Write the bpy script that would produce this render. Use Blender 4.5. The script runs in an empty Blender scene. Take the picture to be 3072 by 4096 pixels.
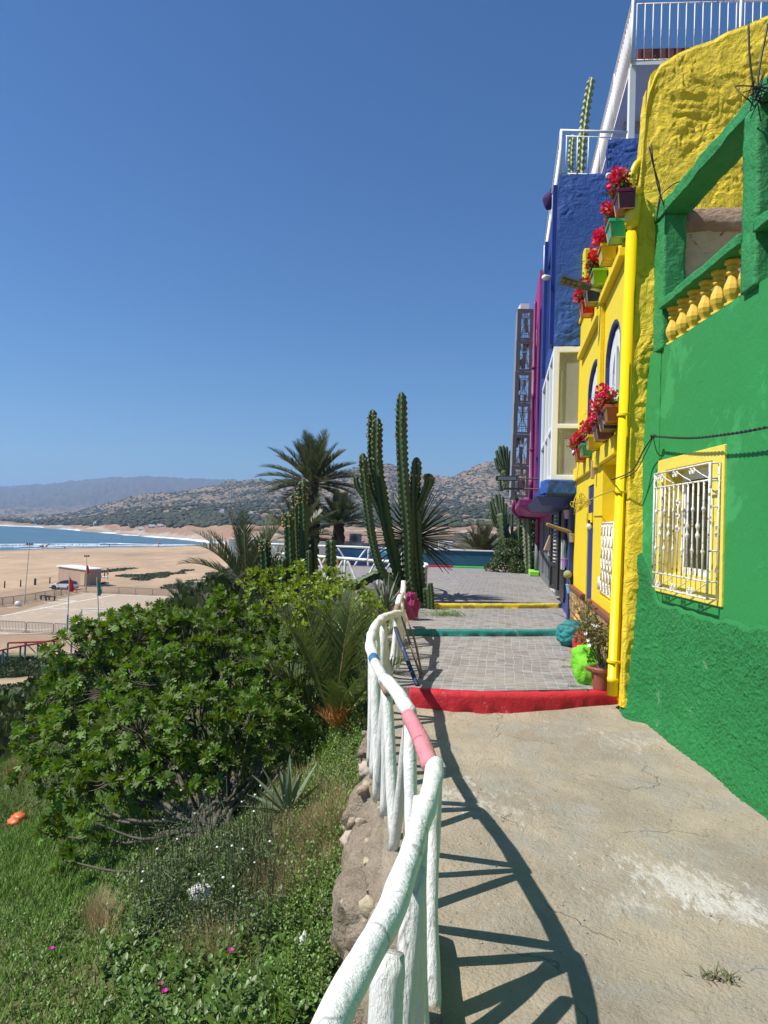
import bpy, bmesh, math, random
import numpy as np
from mathutils import Vector, Matrix, geometry
rad = math.radians
S = bpy.context.scene
C = S.collection
# ------------------------------------------------------------ camera, sky, sun, exposure
FPX = 2840.0; EYE = 1.65
def cam_matrix(roll=1.8):
    t = rad(roll); c, s = math.cos(t), math.sin(t)
    ax, bx = 50/FPX, -59/FPX
    a = ax*c - bx*s; b = ax*s + bx*c
    yaw = math.atan(a); pit = math.atan(-b*math.cos(yaw))
    return Matrix.Rotation(yaw, 4, 'Z') @ Matrix.Rotation(math.pi/2 + pit, 4, 'X') @ Matrix.Rotation(t, 4, 'Z')
CM = cam_matrix()
cam = bpy.data.objects.new('camera', bpy.data.cameras.new('camera')); C.objects.link(cam)
cam.matrix_world = Matrix.Translation((0, 0, EYE)) @ CM
cam.data.sensor_fit = 'VERTICAL'; cam.data.sensor_height = 36; cam.data.sensor_width = 27
cam.data.lens = FPX/4096*36
cam.data.clip_start = 0.05; cam.data.clip_end = 40000
S.camera = cam
SUN = Vector((-1.0, -0.25, 1.36)).normalized()
W = bpy.data.worlds.new('World'); S.world = W; W.use_nodes = True
nt = W.node_tree
bg = nt.nodes['Background']; sky = nt.nodes.new('ShaderNodeTexSky'); sky.sky_type = 'NISHITA'
sky.sun_disc = False
sky.sun_elevation = math.asin(SUN.z); sky.sun_rotation = math.atan2(SUN.x, SUN.y)
sky.altitude = 0; sky.air_density = 1.15; sky.dust_density = 0.0; sky.ozone_density = 3.2
skh = nt.nodes.new('ShaderNodeHueSaturation'); skh.inputs['Saturation'].default_value = 1.12; nt.links.new(sky.outputs[0], skh.inputs['Color'])
skm = nt.nodes.new('ShaderNodeMix'); skm.data_type = 'RGBA'; skm.blend_type = 'MULTIPLY'; skm.inputs[0].default_value = 1; skm.inputs[7].default_value = (.54, .80, 1.06, 1); nt.links.new(skh.outputs[0], skm.inputs[6])
nt.links.new(skm.outputs[2], bg.inputs[0]); bg.inputs[1].default_value = 0.072
sun = bpy.data.objects.new('sun', bpy.data.lights.new('sun', 'SUN')); C.objects.link(sun)
sun.data.energy = 4.8; sun.data.angle = rad(0.53); sun.data.color = (1.0, 0.95, 0.87)
sun.rotation_euler = SUN.to_track_quat('Z', 'Y').to_euler()
S.view_settings.view_transform = 'Standard'; S.view_settings.look = 'None'
S.view_settings.exposure = 0.46; S.view_settings.gamma = 1.0
S.cycles.volume_bounces = 1; S.cycles.max_bounces = 8; S.cycles.transparent_max_bounces = 16
S.cycles.volume_step_rate = 4.0
# ------------------------------------------------------------ measuring: photo point -> place on a known plane
FA, FB = 1.104, 0.15                      # facade line  x = FA + FB*y
def ray(px, py):
    return (CM.to_3x3() @ Vector(((px-1536)/FPX, -(py-2048)/FPX, -1.0)))
def at(px, py, X=None, Y=None, Z=None, off=None):
    d = ray(px, py)
    if Y is not None: t = Y/d.y
    elif X is not None: t = X/d.x
    elif Z is not None: t = (Z-EYE)/d.z
    else: t = (FA+off)/(d.x - FB*d.y)
    return Vector((t*d.x, t*d.y, EYE + t*d.z))
def fac(y, off=0.0, z=0.0): return Vector((FA+off+FB*y, y, z))
# ------------------------------------------------------------ noise
rng = np.random.default_rng(7); random.seed(11)
_T = np.random.default_rng(3).random((64, 64, 64))
def vnoise(x, y, z=0.0):
    x, y, z = np.broadcast_arrays(np.asarray(x, float), np.asarray(y, float), np.asarray(z, float))
    xi, yi, zi = np.floor(x).astype(int), np.floor(y).astype(int), np.floor(z).astype(int)
    fx, fy, fz = x-xi, y-yi, z-zi
    fx, fy, fz = [f*f*(3-2*f) for f in (fx, fy, fz)]
    r = 0
    for a in (0, 1):
        for b in (0, 1):
            for c in (0, 1):
                w = (fx if a else 1-fx)*(fy if b else 1-fy)*(fz if c else 1-fz)
                r = r + w*_T[(xi+a) % 64, (yi+b) % 64, (zi+c) % 64]
    return r*2-1
def fbm(x, y, z=0.0, o=4, g=0.5):
    r = 0; a = 1; t = 0
    for k in range(o):
        f = 2.03**k
        r = r + a*vnoise(np.asarray(x)*f+k*7.3, np.asarray(y)*f+k*3.1, np.asarray(z)*f+k*5.7); t += a; a *= g
    return r/t
def sstep(a, b, x):
    t = np.clip((np.asarray(x, float)-a)/(b-a), 0, 1); return t*t*(3-2*t)
# ------------------------------------------------------------ materials
_M = {}
def mat(name, col, rough=0.7, bump=0.0, bscale=20.0, col2=None, cscale=3.0, cmix=0.5, detail=6, spec=0.5, metal=0.0, bump2=0.0, b2scale=100.0,
        spots=None, sscale=8.0, sth=0.6, stretch=(1, 1, 1), trans=None, distort=0.0, island=0.0, alpha=None, cracks=None):
    """procedural principled material: two-tone mottling, one or two bumps, optional patches of a third colour"""
    if name in _M: return _M[name]
    m = bpy.data.materials.new(name); m.use_nodes = True; n = m.node_tree; L = n.links.new
    p = n.nodes['Principled BSDF']
    p.inputs['Roughness'].default_value = rough; p.inputs['Metallic'].default_value = metal
    p.inputs['Specular IOR Level'].default_value = spec
    tc = n.nodes.new('ShaderNodeTexCoord'); mp = n.nodes.new('ShaderNodeMapping'); mp.inputs['Scale'].default_value = stretch
    L(tc.outputs['Object'], mp.inputs['Vector']); V = mp.outputs[0]
    def noise(sc, de=detail, ro=0.6, dist=0.0):
        t = n.nodes.new('ShaderNodeTexNoise'); t.inputs['Scale'].default_value = sc; t.inputs['Detail'].default_value = de
        t.inputs['Roughness'].default_value = ro; t.inputs['Distortion'].default_value = dist; L(V, t.inputs['Vector']); return t.outputs['Fac']
    def ramp(src, a, b):
        r = n.nodes.new('ShaderNodeMapRange'); r.inputs['From Min'].default_value = a; r.inputs['From Max'].default_value = b
        L(src, r.inputs['Value']); return r.outputs[0]
    def mix(f, a, b):
        x = n.nodes.new('ShaderNodeMix'); x.data_type = 'RGBA'
        if isinstance(f, float): x.inputs[0].default_value = f
        else: L(f, x.inputs[0])
        for i, v in ((6, a), (7, b)):
            if isinstance(v, tuple): x.inputs[i].default_value = (*v, 1)
            else: L(v, x.inputs[i])
        return x.outputs[2]
    c2 = col2 or tuple(v*0.72 for v in col)
    out = mix(ramp(noise(cscale), 0.5-0.25/max(cmix, .05)*0.5, 0.5+0.25/max(cmix, .05)*0.5), c2, col)
    if spots: out = mix(ramp(noise(sscale, 8, 0.7, distort), sth, sth+0.04), out, spots)
    if cracks:
        vt = n.nodes.new('ShaderNodeTexVoronoi'); vt.feature = 'DISTANCE_TO_EDGE'; vt.inputs['Scale'].default_value = cracks[0]
        nn = n.nodes.new('ShaderNodeTexNoise'); nn.inputs['Scale'].default_value = cracks[0]*2.5; nn.inputs['Detail'].default_value = 8; L(V, nn.inputs['Vector'])
        vm = n.nodes.new('ShaderNodeVectorMath'); vm.operation = 'MULTIPLY_ADD'; L(nn.outputs['Color'], vm.inputs[0]); vm.inputs[1].default_value = (.5/cracks[0],)*3; L(V, vm.inputs[2]); L(vm.outputs[0], vt.inputs['Vector'])
        r3 = n.nodes.new('ShaderNodeMapRange'); r3.inputs['From Min'].default_value = 0; r3.inputs['From Max'].default_value = cracks[1]; r3.inputs['To Min'].default_value = .75; r3.inputs['To Max'].default_value = 0; L(vt.outputs['Distance'], r3.inputs['Value'])
        mk = n.nodes.new('ShaderNodeMath'); mk.operation = 'MULTIPLY'; L(r3.outputs[0], mk.inputs[0]); L(ramp(noise(cracks[0]*1.1, 3), .50, .58), mk.inputs[1])
        out = mix(mk.outputs[0], out, tuple(v*.25 for v in col))
    if island:
        g = n.nodes.new('ShaderNodeNewGeometry'); hs = n.nodes.new('ShaderNodeHueSaturation')
        r = n.nodes.new('ShaderNodeMapRange'); r.inputs['To Min'].default_value = 1-island; r.inputs['To Max'].default_value = 1+island
        L(g.outputs['Random Per Island'], r.inputs['Value']); L(r.outputs[0], hs.inputs['Value'])
        r2 = n.nodes.new('ShaderNodeMapRange'); r2.inputs['To Min'].default_value = 0.5-0.05*island; r2.inputs['To Max'].default_value = 0.5+0.05*island
        L(g.outputs['Random Per Island'], r2.inputs['Value']); L(r2.outputs[0], hs.inputs['Hue'])
        L(out, hs.inputs['Color']); out = hs.outputs[0]
    L(out, p.inputs['Base Color'])
    if bump:
        b = n.nodes.new('ShaderNodeBump'); b.inputs['Strength'].default_value = 1.0; b.inputs['Distance'].default_value = bump
        L(noise(bscale, 8, 0.65, distort), b.inputs['Height']); last = b
        if bump2:
            b2 = n.nodes.new('ShaderNodeBump'); b2.inputs['Strength'].default_value = 1.0; b2.inputs['Distance'].default_value = bump2
            L(noise(b2scale, 4, 0.6), b2.inputs['Height']); L(b.outputs[0], b2.inputs['Normal']); last = b2
        L(last.outputs[0], p.inputs['Normal'])
    if trans:
        t = n.nodes.new('ShaderNodeBsdfTranslucent'); ms = n.nodes.new('ShaderNodeMixShader'); ms.inputs[0].default_value = trans
        hs = n.nodes.new('ShaderNodeHueSaturation'); hs.inputs['Value'].default_value = 1.5; hs.inputs['Saturation'].default_value = 1.15; L(out, hs.inputs['Color'])
        L(hs.outputs[0], t.inputs[0]); L(p.outputs[0], ms.inputs[1]); L(t.outputs[0], ms.inputs[2])
        L(ms.outputs[0], n.nodes['Material Output'].inputs['Surface'])
    _M[name] = m; return m
def glass_mat(name, tint=(0.8, 0.85, 0.85), opacity=0.35):
    if name in _M: return _M[name]
    m = bpy.data.materials.new(name); m.use_nodes = True; n = m.node_tree; L = n.links.new
    p = n.nodes['Principled BSDF']; p.inputs['Base Color'].default_value = (*tint, 1); p.inputs['Roughness'].default_value = 0.04
    p.inputs['Specular IOR Level'].default_value = 0.8
    t = n.nodes.new('ShaderNodeBsdfTransparent'); t.inputs[0].default_value = (0.86, 0.88, 0.86, 1)
    ms = n.nodes.new('ShaderNodeMixShader'); ms.inputs[0].default_value = opacity
    L(t.outputs[0], ms.inputs[1]); L(p.outputs[0], ms.inputs[2]); L(ms.outputs[0], n.nodes['Material Output'].inputs['Surface'])
    _M[name] = m; return m
# ------------------------------------------------------------ mesh building
def npmesh(name, V, Fc, m=None, parent=None, smooth=False):
    """V (n,3) array; Fc list of (k,) index arrays of one size or a list of lists"""
    me = bpy.data.meshes.new(name)
    V = np.asarray(V, np.float32)
    if isinstance(Fc, np.ndarray):
        k = Fc.shape[1]; nf = len(Fc)
        me.vertices.add(len(V)); me.vertices.foreach_set('co', V.ravel())
        me.loops.add(nf*k); me.loops.foreach_set('vertex_index', Fc.astype(np.int32).ravel())
        me.polygons.add(nf); me.polygons.foreach_set('loop_start', np.arange(0, nf*k, k, dtype=np.int32))
        me.polygons.foreach_set('loop_total', np.full(nf, k, np.int32)); me.update(calc_edges=True)
    else:
        me.from_pydata([tuple(map(float, v)) for v in V], [], [list(map(int, f)) for f in Fc])
    if smooth: me.polygons.foreach_set('use_smooth', [True]*len(me.polygons))
    if m: me.materials.append(m)
    o = bpy.data.objects.new(name, me); C.objects.link(o)
    if parent: o.parent = parent
    return o
class MB:
    def __init__(s): s.v = []; s.f = []
    def add(s, vs, fs):
        b = len(s.v); s.v += [tuple(v) for v in vs]; s.f += [[i+b for i in f] for f in fs]; return s
    def box(s, a, b):
        x0, y0, z0 = a; x1, y1, z1 = b
        return s.add([(x0,y0,z0),(x1,y0,z0),(x1,y1,z0),(x0,y1,z0),(x0,y0,z1),(x1,y0,z1),(x1,y1,z1),(x0,y1,z1)],
                     [(0,3,2,1),(4,5,6,7),(0,1,5,4),(1,2,6,5),(2,3,7,6),(3,0,4,7)])
    def hexa(s, bottom, top):
        return s.add(list(bottom)+list(top), [(3,2,1,0),(4,5,6,7),(0,1,5,4),(1,2,6,5),(2,3,7,6),(3,0,4,7)])
    def prism(s, base, vec):
        n = len(base); base = [Vector(p) for p in base]; vec = Vector(vec)
        return s.add(base+[p+vec for p in base], [tuple(range(n))[::-1], tuple(range(n, 2*n))]+[(i,(i+1)%n,(i+1)%n+n,i+n) for i in range(n)])
    def tube(s, pts, r, n=8, cap=True, jit=0.0, seed=0):
        pts = [Vector(p) for p in pts]; rr = r if isinstance(r, (list, tuple)) else [r]*len(pts)
        ring = []; up = None; b = len(s.v); rd = random.Random(seed)
        for i, p in enumerate(pts):
            t = (pts[min(i+1, len(pts)-1)]-pts[max(i-1, 0)]); t = t.normalized() if t.length > 1e-9 else Vector((0,0,1))
            if up is None: up = Vector((0,0,1)) if abs(t.z) < .9 else Vector((1,0,0))
            a = (up - t*up.dot(t)).normalized(); up = a; c = t.cross(a)
            for k in range(n):
                th = 2*math.pi*k/n; q = rr[i]*(1+jit*(rd.random()-.5))
                s.v.append(tuple(p+a*math.cos(th)*q+c*math.sin(th)*q))
        for i in range(len(pts)-1):
            for k in range(n):
                k2 = (k+1) % n; s.f.append([b+i*n+k, b+i*n+k2, b+(i+1)*n+k2, b+(i+1)*n+k])
        if cap: s.f.append([b+k for k in range(n)][::-1]); s.f.append([b+(len(pts)-1)*n+k for k in range(n)])
        return s
    def lathe(s, prof, o=(0,0,0), n=16, axis=None):
        o = Vector(o); R = Vector((0,0,1)).rotation_difference(Vector(axis)).to_matrix() if axis is not None else Matrix.Identity(3)
        b = len(s.v)
        for r, z in prof:
            for k in range(n):
                th = 2*math.pi*k/n; s.v.append(tuple(o+R@Vector((r*math.cos(th), r*math.sin(th), z))))
        for i in range(len(prof)-1):
            for k in range(n):
                k2 = (k+1) % n; s.f.append([b+i*n+k, b+i*n+k2, b+(i+1)*n+k2, b+(i+1)*n+k])
        s.f.append([b+k for k in range(n)][::-1]); s.f.append([b+(len(prof)-1)*n+k for k in range(n)])
        return s
    def ball(s, c, r, n=8, sq=(1,1,1)):
        c = Vector(c); b = len(s.v); m = max(4, n//2+1)
        for i in range(1, m):
            ph = math.pi*i/m
            for k in range(n):
                th = 2*math.pi*k/n; s.v.append((c.x+r*sq[0]*math.sin(ph)*math.cos(th), c.y+r*sq[1]*math.sin(ph)*math.sin(th), c.z+r*sq[2]*math.cos(ph)))
        t = len(s.v); s.v.append((c.x, c.y, c.z+r*sq[2])); s.v.append((c.x, c.y, c.z-r*sq[2]))
        for i in range(m-2):
            for k in range(n):
                k2 = (k+1) % n; s.f.append([b+i*n+k, b+(i+1)*n+k, b+(i+1)*n+k2, b+i*n+k2])
        for k in range(n):
            s.f.append([t, b+k, b+(k+1) % n]); s.f.append([t+1, b+(m-2)*n+(k+1) % n, b+(m-2)*n+k])
        return s
    def build(s, name, m, parent=None, smooth=False, bevel=0.0, loc=None):
        o = npmesh(name, np.array(s.v), s.f, m, parent, smooth)
        if bevel:
            md = o.modifiers.new('bevel', 'BEVEL'); md.width = bevel; md.segments = 2; md.limit_method = 'ANGLE'; md.angle_limit = rad(35)
        return o
def tag(o, label=None, cat=None, group=None, kind=None):
    if label: o['label'] = label
    if cat: o['category'] = cat
    if group: o['group'] = group
    if kind: o['kind'] = kind
    return o
def thing(name, loc, label, cat, group=None):
    o = bpy.data.objects.new(name, None); C.objects.link(o); o.location = loc; o.empty_display_size = .1
    return tag(o, label, cat, group)
def adopt(o, parent):
    """parent o to an empty that has a location, keeping world coordinates of its mesh"""
    o.parent = parent; o.matrix_parent_inverse = Matrix.Translation(-Vector(parent.location)); return o
def copy_tree(o, parent=None):
    c = o.copy(); C.objects.link(c)
    if parent: c.parent = parent
    for ch in list(o.children): copy_tree(ch, c)
    return c
def bez(pts, n=12):
    """smooth curve through points (Catmull-Rom)"""
    P = [Vector(p) for p in pts]; P = [P[0]*2-P[1]]+P+[P[-1]*2-P[-2]]; out = []
    for i in range(1, len(P)-2):
        for k in range(n):
            t = k/n; a, b, c, d = P[i-1], P[i], P[i+1], P[i+2]
            out.append(0.5*((2*b)+(-a+c)*t+(2*a-5*b+4*c-d)*t*t+(-a+3*b-3*c+d)*t**3))
    out.append(P[-2]); return out
def grid(name, fn, nu, nv, m, parent=None, smooth=True):
    u, v = np.meshgrid(np.linspace(0, 1, nu), np.linspace(0, 1, nv), indexing='ij')
    X, Y, Z = fn(u, v); V = np.stack([X.ravel(), Y.ravel(), Z.ravel()], 1)
    i, j = np.meshgrid(np.arange(nu-1), np.arange(nv-1), indexing='ij'); a = (i*nv+j).ravel()
    return npmesh(name, V, np.stack([a, a+nv, a+nv+1, a+1], 1), m, parent, smooth)
def panel(mb, outer, holes, o, u, v, n, th):
    """flat wall with openings: outer and holes are 2-D loops in (u,v); front face at o, thickness th going against n"""
    o, u, v, n = map(Vector, (o, u, v, n))
    loops = [outer]+list(holes); P = [(Vector((p[0], p[1], 0))) for L in loops for p in L]
    tris = geometry.tessellate_polygon([[Vector((p[0], p[1], 0)) for p in L] for L in loops])
    fr = [o+u*p.x+v*p.y for p in P]; bk = [q-n*th for q in fr]; N = len(P); flip = u.cross(v).dot(n) < 0
    fs = []
    for t in tris:
        a, b, c = [P[i] for i in t]
        ccw = (b-a).cross(c-a).z > 0
        t = tuple(t) if ccw != flip else tuple(t)[::-1]
        fs.append(t); fs.append(tuple(i+N for i in t)[::-1])
    b0 = 0
    for L in loops:
        k = len(L)
        for i in range(k):
            j = (i+1) % k; fs.append((b0+i, b0+j, b0+j+N, b0+i+N))
        b0 += k
    mb.add(fr+bk, fs); return mb
def fixn(o):
    bm = bmesh.new(); bm.from_mesh(o.data); bmesh.ops.recalc_face_normals(bm, faces=bm.faces); bm.to_mesh(o.data); bm.free(); return o
# ------------------------------------------------------------ leaves
def nrmz(a): return a/np.maximum(np.linalg.norm(a, axis=-1, keepdims=True), 1e-9)
def leafmesh(name, pos, dr, nm, sc, tv, tf, m, parent=None):
    pos, dr, nm = np.asarray(pos, float), nrmz(np.asarray(dr, float)), np.asarray(nm, float)
    z = nrmz(nm-dr*np.sum(nm*dr, 1, keepdims=True)); x = np.cross(dr, z); sc = np.asarray(sc, float)
    if sc.ndim == 1: sc = np.stack([sc]*3, 1)
    tv = np.asarray(tv, float)
    V = pos[:, None] + sc[:, 0:1, None]*tv[None, :, 0:1]*x[:, None] + sc[:, 1:2, None]*tv[None, :, 1:2]*dr[:, None] + sc[:, 2:3, None]*tv[None, :, 2:3]*z[:, None]
    N = len(pos); tf = np.asarray(tf); Fc = (tf[None]+(np.arange(N)*len(tv))[:, None, None]).reshape(-1, tf.shape[1])
    return npmesh(name, V.reshape(-1, 3), Fc, m, parent)
OVAL = ([(0,0,0),(.28,.35,.06),(.24,.7,.05),(0,1,-.05),(-.24,.7,.05),(-.28,.35,.06),(0,.5,0)], [(0,1,6),(1,2,6),(2,3,6),(3,4,6),(4,5,6),(5,0,6)])
_ang = [-124,-84,-74,-64,-56,-46,-38,-30,-20,-9,0,9,20,30,38,46,56,64,74,84,124]; _rr = [.30,.66,.76,.72,.44,.92,1.0,.92,.46,1.06,1.14,1.06,.46,.92,1.0,.92,.44,.72,.76,.66,.30]
FIG = ([(0,0,0),(0,.30,0)]+[(.62*r*math.sin(rad(a))*1.15, .30+.66*r*math.cos(rad(a)), -.16*abs(r*math.sin(rad(a)))**1.5+0-.10*max(0, r*math.cos(rad(a)))**2) for i, (a, r) in enumerate(zip(_ang, _rr))],
       [(1, i+2, i+3) for i in range(20)]+[(0, 2, 1), (0, 1, 22)])
BLADE = ([(-.5,0,0),(.5,0,0),(.38,.5,.06),(-.38,.5,.06),(0,1,.22)], [(0,1,2),(0,2,3),(3,2,4)])
SLIM = ([(0,0,0),(.5,.3,.1),(0,1,0),(-.5,.3,.1),(0,.3,-.12)], [(0,1,4),(1,2,4),(2,3,4),(3,0,4)])
def sph(n, r=rng):
    a = r.normal(size=(n, 3)); return nrmz(a)
# ------------------------------------------------------------ terrain
def wall_x(y): return np.interp(y, [-8, 0, 2, 3.2, 5, 8, 10, 12.2, 13.5, 14.5, 26, 27.5, 40], [-.5, -.30, -.23, -.22, -.24, -.22, -.15, -.15, -.5, -3.0, -4.2, 0, 12])
def near_h(x, y):
    d = np.maximum(0, wall_x(y)-x)
    z = -np.interp(y, [0, 3, 5, 7, 10, 14], [1.05, .85, .50, .32, .30, .6])-0.5*d*(1-0.25*sstep(4, 20, d)) - 0.02*np.maximum(0, y-8)
    z = np.maximum(z, -10.2) - 0*x
    far = sstep(24, 34, y)*sstep(-3, 6, x)            # beyond the plaza the ground falls away too
    z = z - far*(1.2+0.10*np.maximum(0, y-27))
    right = sstep(3.5, 6, x-0.15*(y-20))*sstep(18, 21, y)*(1-sstep(40, 60, y)); z = z+right*1.0
    z = np.where(d <= 0.001, z, z+(0.10*fbm(x*.7, y*.7, o=3)+.09*fbm(x*1.9, y*1.9, 6, o=3))*np.minimum(1, d*2)+0.03*fbm(x*3, y*3, 2.0, o=3))
    zb = 0.2-0.6*np.maximum(0, -1.7-2.6*sstep(15, 19, y)-x)-1.1*np.maximum(0, 11.3-y)-2.0*np.maximum(0, y-24.0)+.05*fbm(x*2, y*2, 1, o=3)
    z = np.where((x < 5) & (y > 9), np.maximum(z, zb), z)
    return np.maximum(z, -10.3)
def on_slope(x, y):
    for zz in np.arange(-.2, -9, -.02):
        p = at(x, y, Z=float(zz))
        if near_h(p.x, p.y) >= zz: return Vector((p.x, p.y, float(near_h(p.x, p.y))))
    return p
def mk_ground_mat():
    m = bpy.data.materials.new('hillside_soil'); m.use_nodes = True; n = m.node_tree; L = n.links.new; p = n.nodes['Principled BSDF']; p.inputs['Roughness'].default_value = .95
    a = n.nodes.new('ShaderNodeAttribute'); a.attribute_name = 'albedo'
    tc = n.nodes.new('ShaderNodeTexCoord')
    t = n.nodes.new('ShaderNodeTexNoise'); t.inputs['Scale'].default_value = 1.3; t.inputs['Detail'].default_value = 10; t.inputs['Roughness'].default_value = .7; L(tc.outputs['Object'], t.inputs['Vector'])
    mr = n.nodes.new('ShaderNodeMapRange'); mr.inputs['From Min'].default_value = .3; mr.inputs['From Max'].default_value = .7; mr.inputs['To Min'].default_value = .72; mr.inputs['To Max'].default_value = 1.22; L(t.outputs[0], mr.inputs['Value'])
    hs = n.nodes.new('ShaderNodeHueSaturation'); L(a.outputs['Color'], hs.inputs['Color']); L(mr.outputs[0], hs.inputs['Value']); L(hs.outputs[0], p.inputs['Base Color'])
    b = n.nodes.new('ShaderNodeBump'); b.inputs['Distance'].default_value = .12; L(t.outputs[0], b.inputs['Height']); L(b.outputs[0], p.inputs['Normal'])
    return m
GM = mk_ground_mat()
def color_attr(o, col):
    a = o.data.color_attributes.new('albedo', 'FLOAT_COLOR', 'POINT')
    a.data.foreach_set('color', np.concatenate([col, np.ones((len(col), 1))], 1).astype(np.float32).ravel())
def axis(parts):
    r = []
    for a, b, s in parts: r.append(np.arange(a, b, s))
    return np.concatenate(r+[[parts[-1][1]]])
GREEN = np.array([.055, .085, .022]); SANDC = np.array([.47, .335, .215]); DRY = np.array([.16, .13, .06])
xs = axis([(-60,-14,.8),(-14,-5,.25),(-5,0,.09),(0,14,.7),(14,60,4)]); ys = axis([(-8,2,.6),(2,14,.1),(14,30,.3),(30,62,.7)])
X, Y = np.meshgrid(xs, ys, indexing='ij'); Z = near_h(X, Y)
i, j = np.meshgrid(np.arange(len(xs)-1), np.arange(len(ys)-1), indexing='ij'); q = (i*len(ys)+j).ravel()
hillside = npmesh('hillside', np.stack([X.ravel(), Y.ravel(), Z.ravel()], 1), np.stack([q, q+len(ys), q+len(ys)+1, q+1], 1), GM, None, True)
def ground_mix(x, y, z):
    n1 = fbm(x*.25, y*.25, 9, o=4); n2 = fbm(x*1.5, y*1.5, 4, o=4)
    sandy = sstep(0.0, 0.15, (-8.8-z)*.5 + n1*1.0)
    track = np.exp(-((y-50.5-(x+25)*.28+n1*2)/2.1)**2)*(x < -12)
    sandy = np.maximum(sandy*sstep(59.5, 61.5, y+n1*3+(x+40)*.05), track)
    dry = sstep(.05, .35, n2+0.3*n1)
    c = GREEN[None]*(1-dry[:, None]*.55)+DRY[None]*dry[:, None]*.55
    return c*(1-sandy[:, None])+SANDC[None]*sandy[:, None], sandy
gc, gs = ground_mix(X.ravel(), Y.ravel(), Z.ravel()); color_attr(hillside, gc); tag(hillside, kind='structure')
# far ground: columns of known crests, (photo column, photo row) turned into real heights at real distances
SEA = -11.3
cu = [-2500,-1200,0,150,300,450,600,750,850,900,1000,1150,1370,1483,1546,1589,1637,1710,1763,1801,1878,1936,1994,2100,2400,3200,4500]
shn = {-2500:2330,-1200:2262,0:2201,150:2196,300:2191,450:2188,600:2185,750:2182,850:2177,900:2174}
shf = {-2500:2060,-1200:2085,0:2103,150:2108,300:2119,450:2133,600:2146,750:2157,850:2167,900:2172.5}
cliff = {-2500:2000,-1200:2045,0:2091,150:2092,300:2094,450:2098,600:2101,750:2103,850:2103,900:2103,1000:2103,1150:2106,1370:2110}
midc = dict(zip([-2500,-1200,0,300,450,579,700,800,1000,1200,1400,1600,1800,2000,4500],[1990,2030,2079,2074,2058,2034,2020,2012,2009,2014,2016,2022,2028,2032,2040]))
hilc = dict(zip([-2500,-1200,0,200,337,482,627,800,962,1082,1150,1250,1369,1483,1546,1589,1637,1710,1763,1801,1878,1936,1994,2100,2400,3200,4500],[1980,2020,2068,2060,2047,1990,1969,1945,1918,1906,1911,1897,1873,1853,1853,1870,1889,1893,1904,1905,1872,1850,1841,1828,1800,1790,1850]))
mtc = dict(zip([-2500,-1200,0,100,250,400,520,650,800,962,1100,1600,4500],[1930,1940,1942,1940,1923,1907,1897,1905,1910,1917,1925,1960,1990]))
def ip(d, x): return float(np.interp(x, list(d.keys()), list(d.values())))
def u_of(px, Y): return at(px, 2107, Y=100).x/100
LY = np.concatenate([np.exp(np.linspace(math.log(55), math.log(1000), 190)), np.exp(np.linspace(math.log(1015), math.log(9000), 110))])
cols = []; us = []; meta = []
for px in cu:
    us.append(u_of(px, 100))
    hz = lambda row, Yd: at(px, row, Y=Yd).z
    if px <= 900:
        yn = at(px, shn[px], Z=SEA).y; yf = at(px, shf[px], Z=SEA).y
        zc = hz(cliff[px], yf+45)
        P = [(55,-10.2),(130,-10.4),(yn-60,-10.7),(yn,SEA),(yn+25,SEA-.9),((yn+yf)/2,SEA-2.5),(yf-4,SEA-.6),(yf,SEA),(yf+9,SEA+.9),(yf+22,SEA+2.2),(yf+45,zc),(yf+110,zc+2)]
        ym = max(900, yf*1.3)
    else:
        k = min(1, (px-900)/500)
        zc = hz(ip(cliff, px), 430)
        zb = -10.4+(7.5*k)
        P = [(55,-10.2+k*3.5),(130,-10.3+k*4),(300,zb),(380,zb+.3),(405,zb+1+k*1.5),(430,zc),(520,zc+2)]
        yn = yf = 395; ym = 900
    P += [(ym,hz(ip(midc,px),ym)),(ym+160,hz(ip(midc,px),ym)-10),(1650,hz(ip(hilc,px),1650)),(2100,hz(ip(hilc,px),1650)*.6),(3200,hz(ip(mtc,px),5000)*.2+5),(5000,hz(ip(mtc,px),5000)),(6500,hz(ip(mtc,px),5000)*.7),(9000,40)]
    cols.append(np.interp(LY, [a for a, b in P], [b for a, b in P])); meta.append((yn, yf))
UU = np.concatenate([np.linspace(us[0], us[2], 40)[:-1], np.linspace(us[2], us[-5], 330)[:-1], np.linspace(us[-5], us[-1], 40)])
H = np.array([[np.interp(uu, us, np.array(cols)[:, k]) for uu in UU] for k in range(len(LY))])     # [Y][u]
Ug, Yg = np.meshgrid(UU, LY); Xg = Ug*Yg
ynu = np.interp(UU, us, [m[0] for m in meta]); yfu = np.interp(UU, us, [m[1] for m in meta])
land = sstep(0, 30, Yg-yfu[None]*1.02)
rock = np.exp(-((Yg-yfu[None]-12)/14)**2)
H = H + land*(fbm(Xg*.012, Yg*.012, 1, o=5)*np.minimum(16, (Yg-350)*.010)) + land*np.abs(fbm(Xg*.03, Yg*.009, 5, o=4))*-np.clip((Yg-600)*.012, 0, 22)
H = H + rock*fbm(Xg*.12, Yg*.1, 3, o=4)*2.2 + sstep(15, 30, Yg-yfu[None])*(1-sstep(45, 110, Yg-yfu[None]))*fbm(Xg*.06, Yg*.05, 8, o=4)*2.6*(1-sstep(45, 60, Yg-yfu[None])*.6)
H = H + (1-land)*(Yg < ynu[None]-5)*fbm(Xg*.05, Yg*.03, 6, o=3)*.12
nY, nU = H.shape; i, j = np.meshgrid(np.arange(nY-1), np.arange(nU-1), indexing='ij'); q = (i*nU+j).ravel()
farg = npmesh('beach_and_hills', np.stack([Xg.ravel(), Yg.ravel(), H.ravel()], 1), np.stack([q, q+1, q+nU+1, q+nU], 1), None, None, True)
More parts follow.
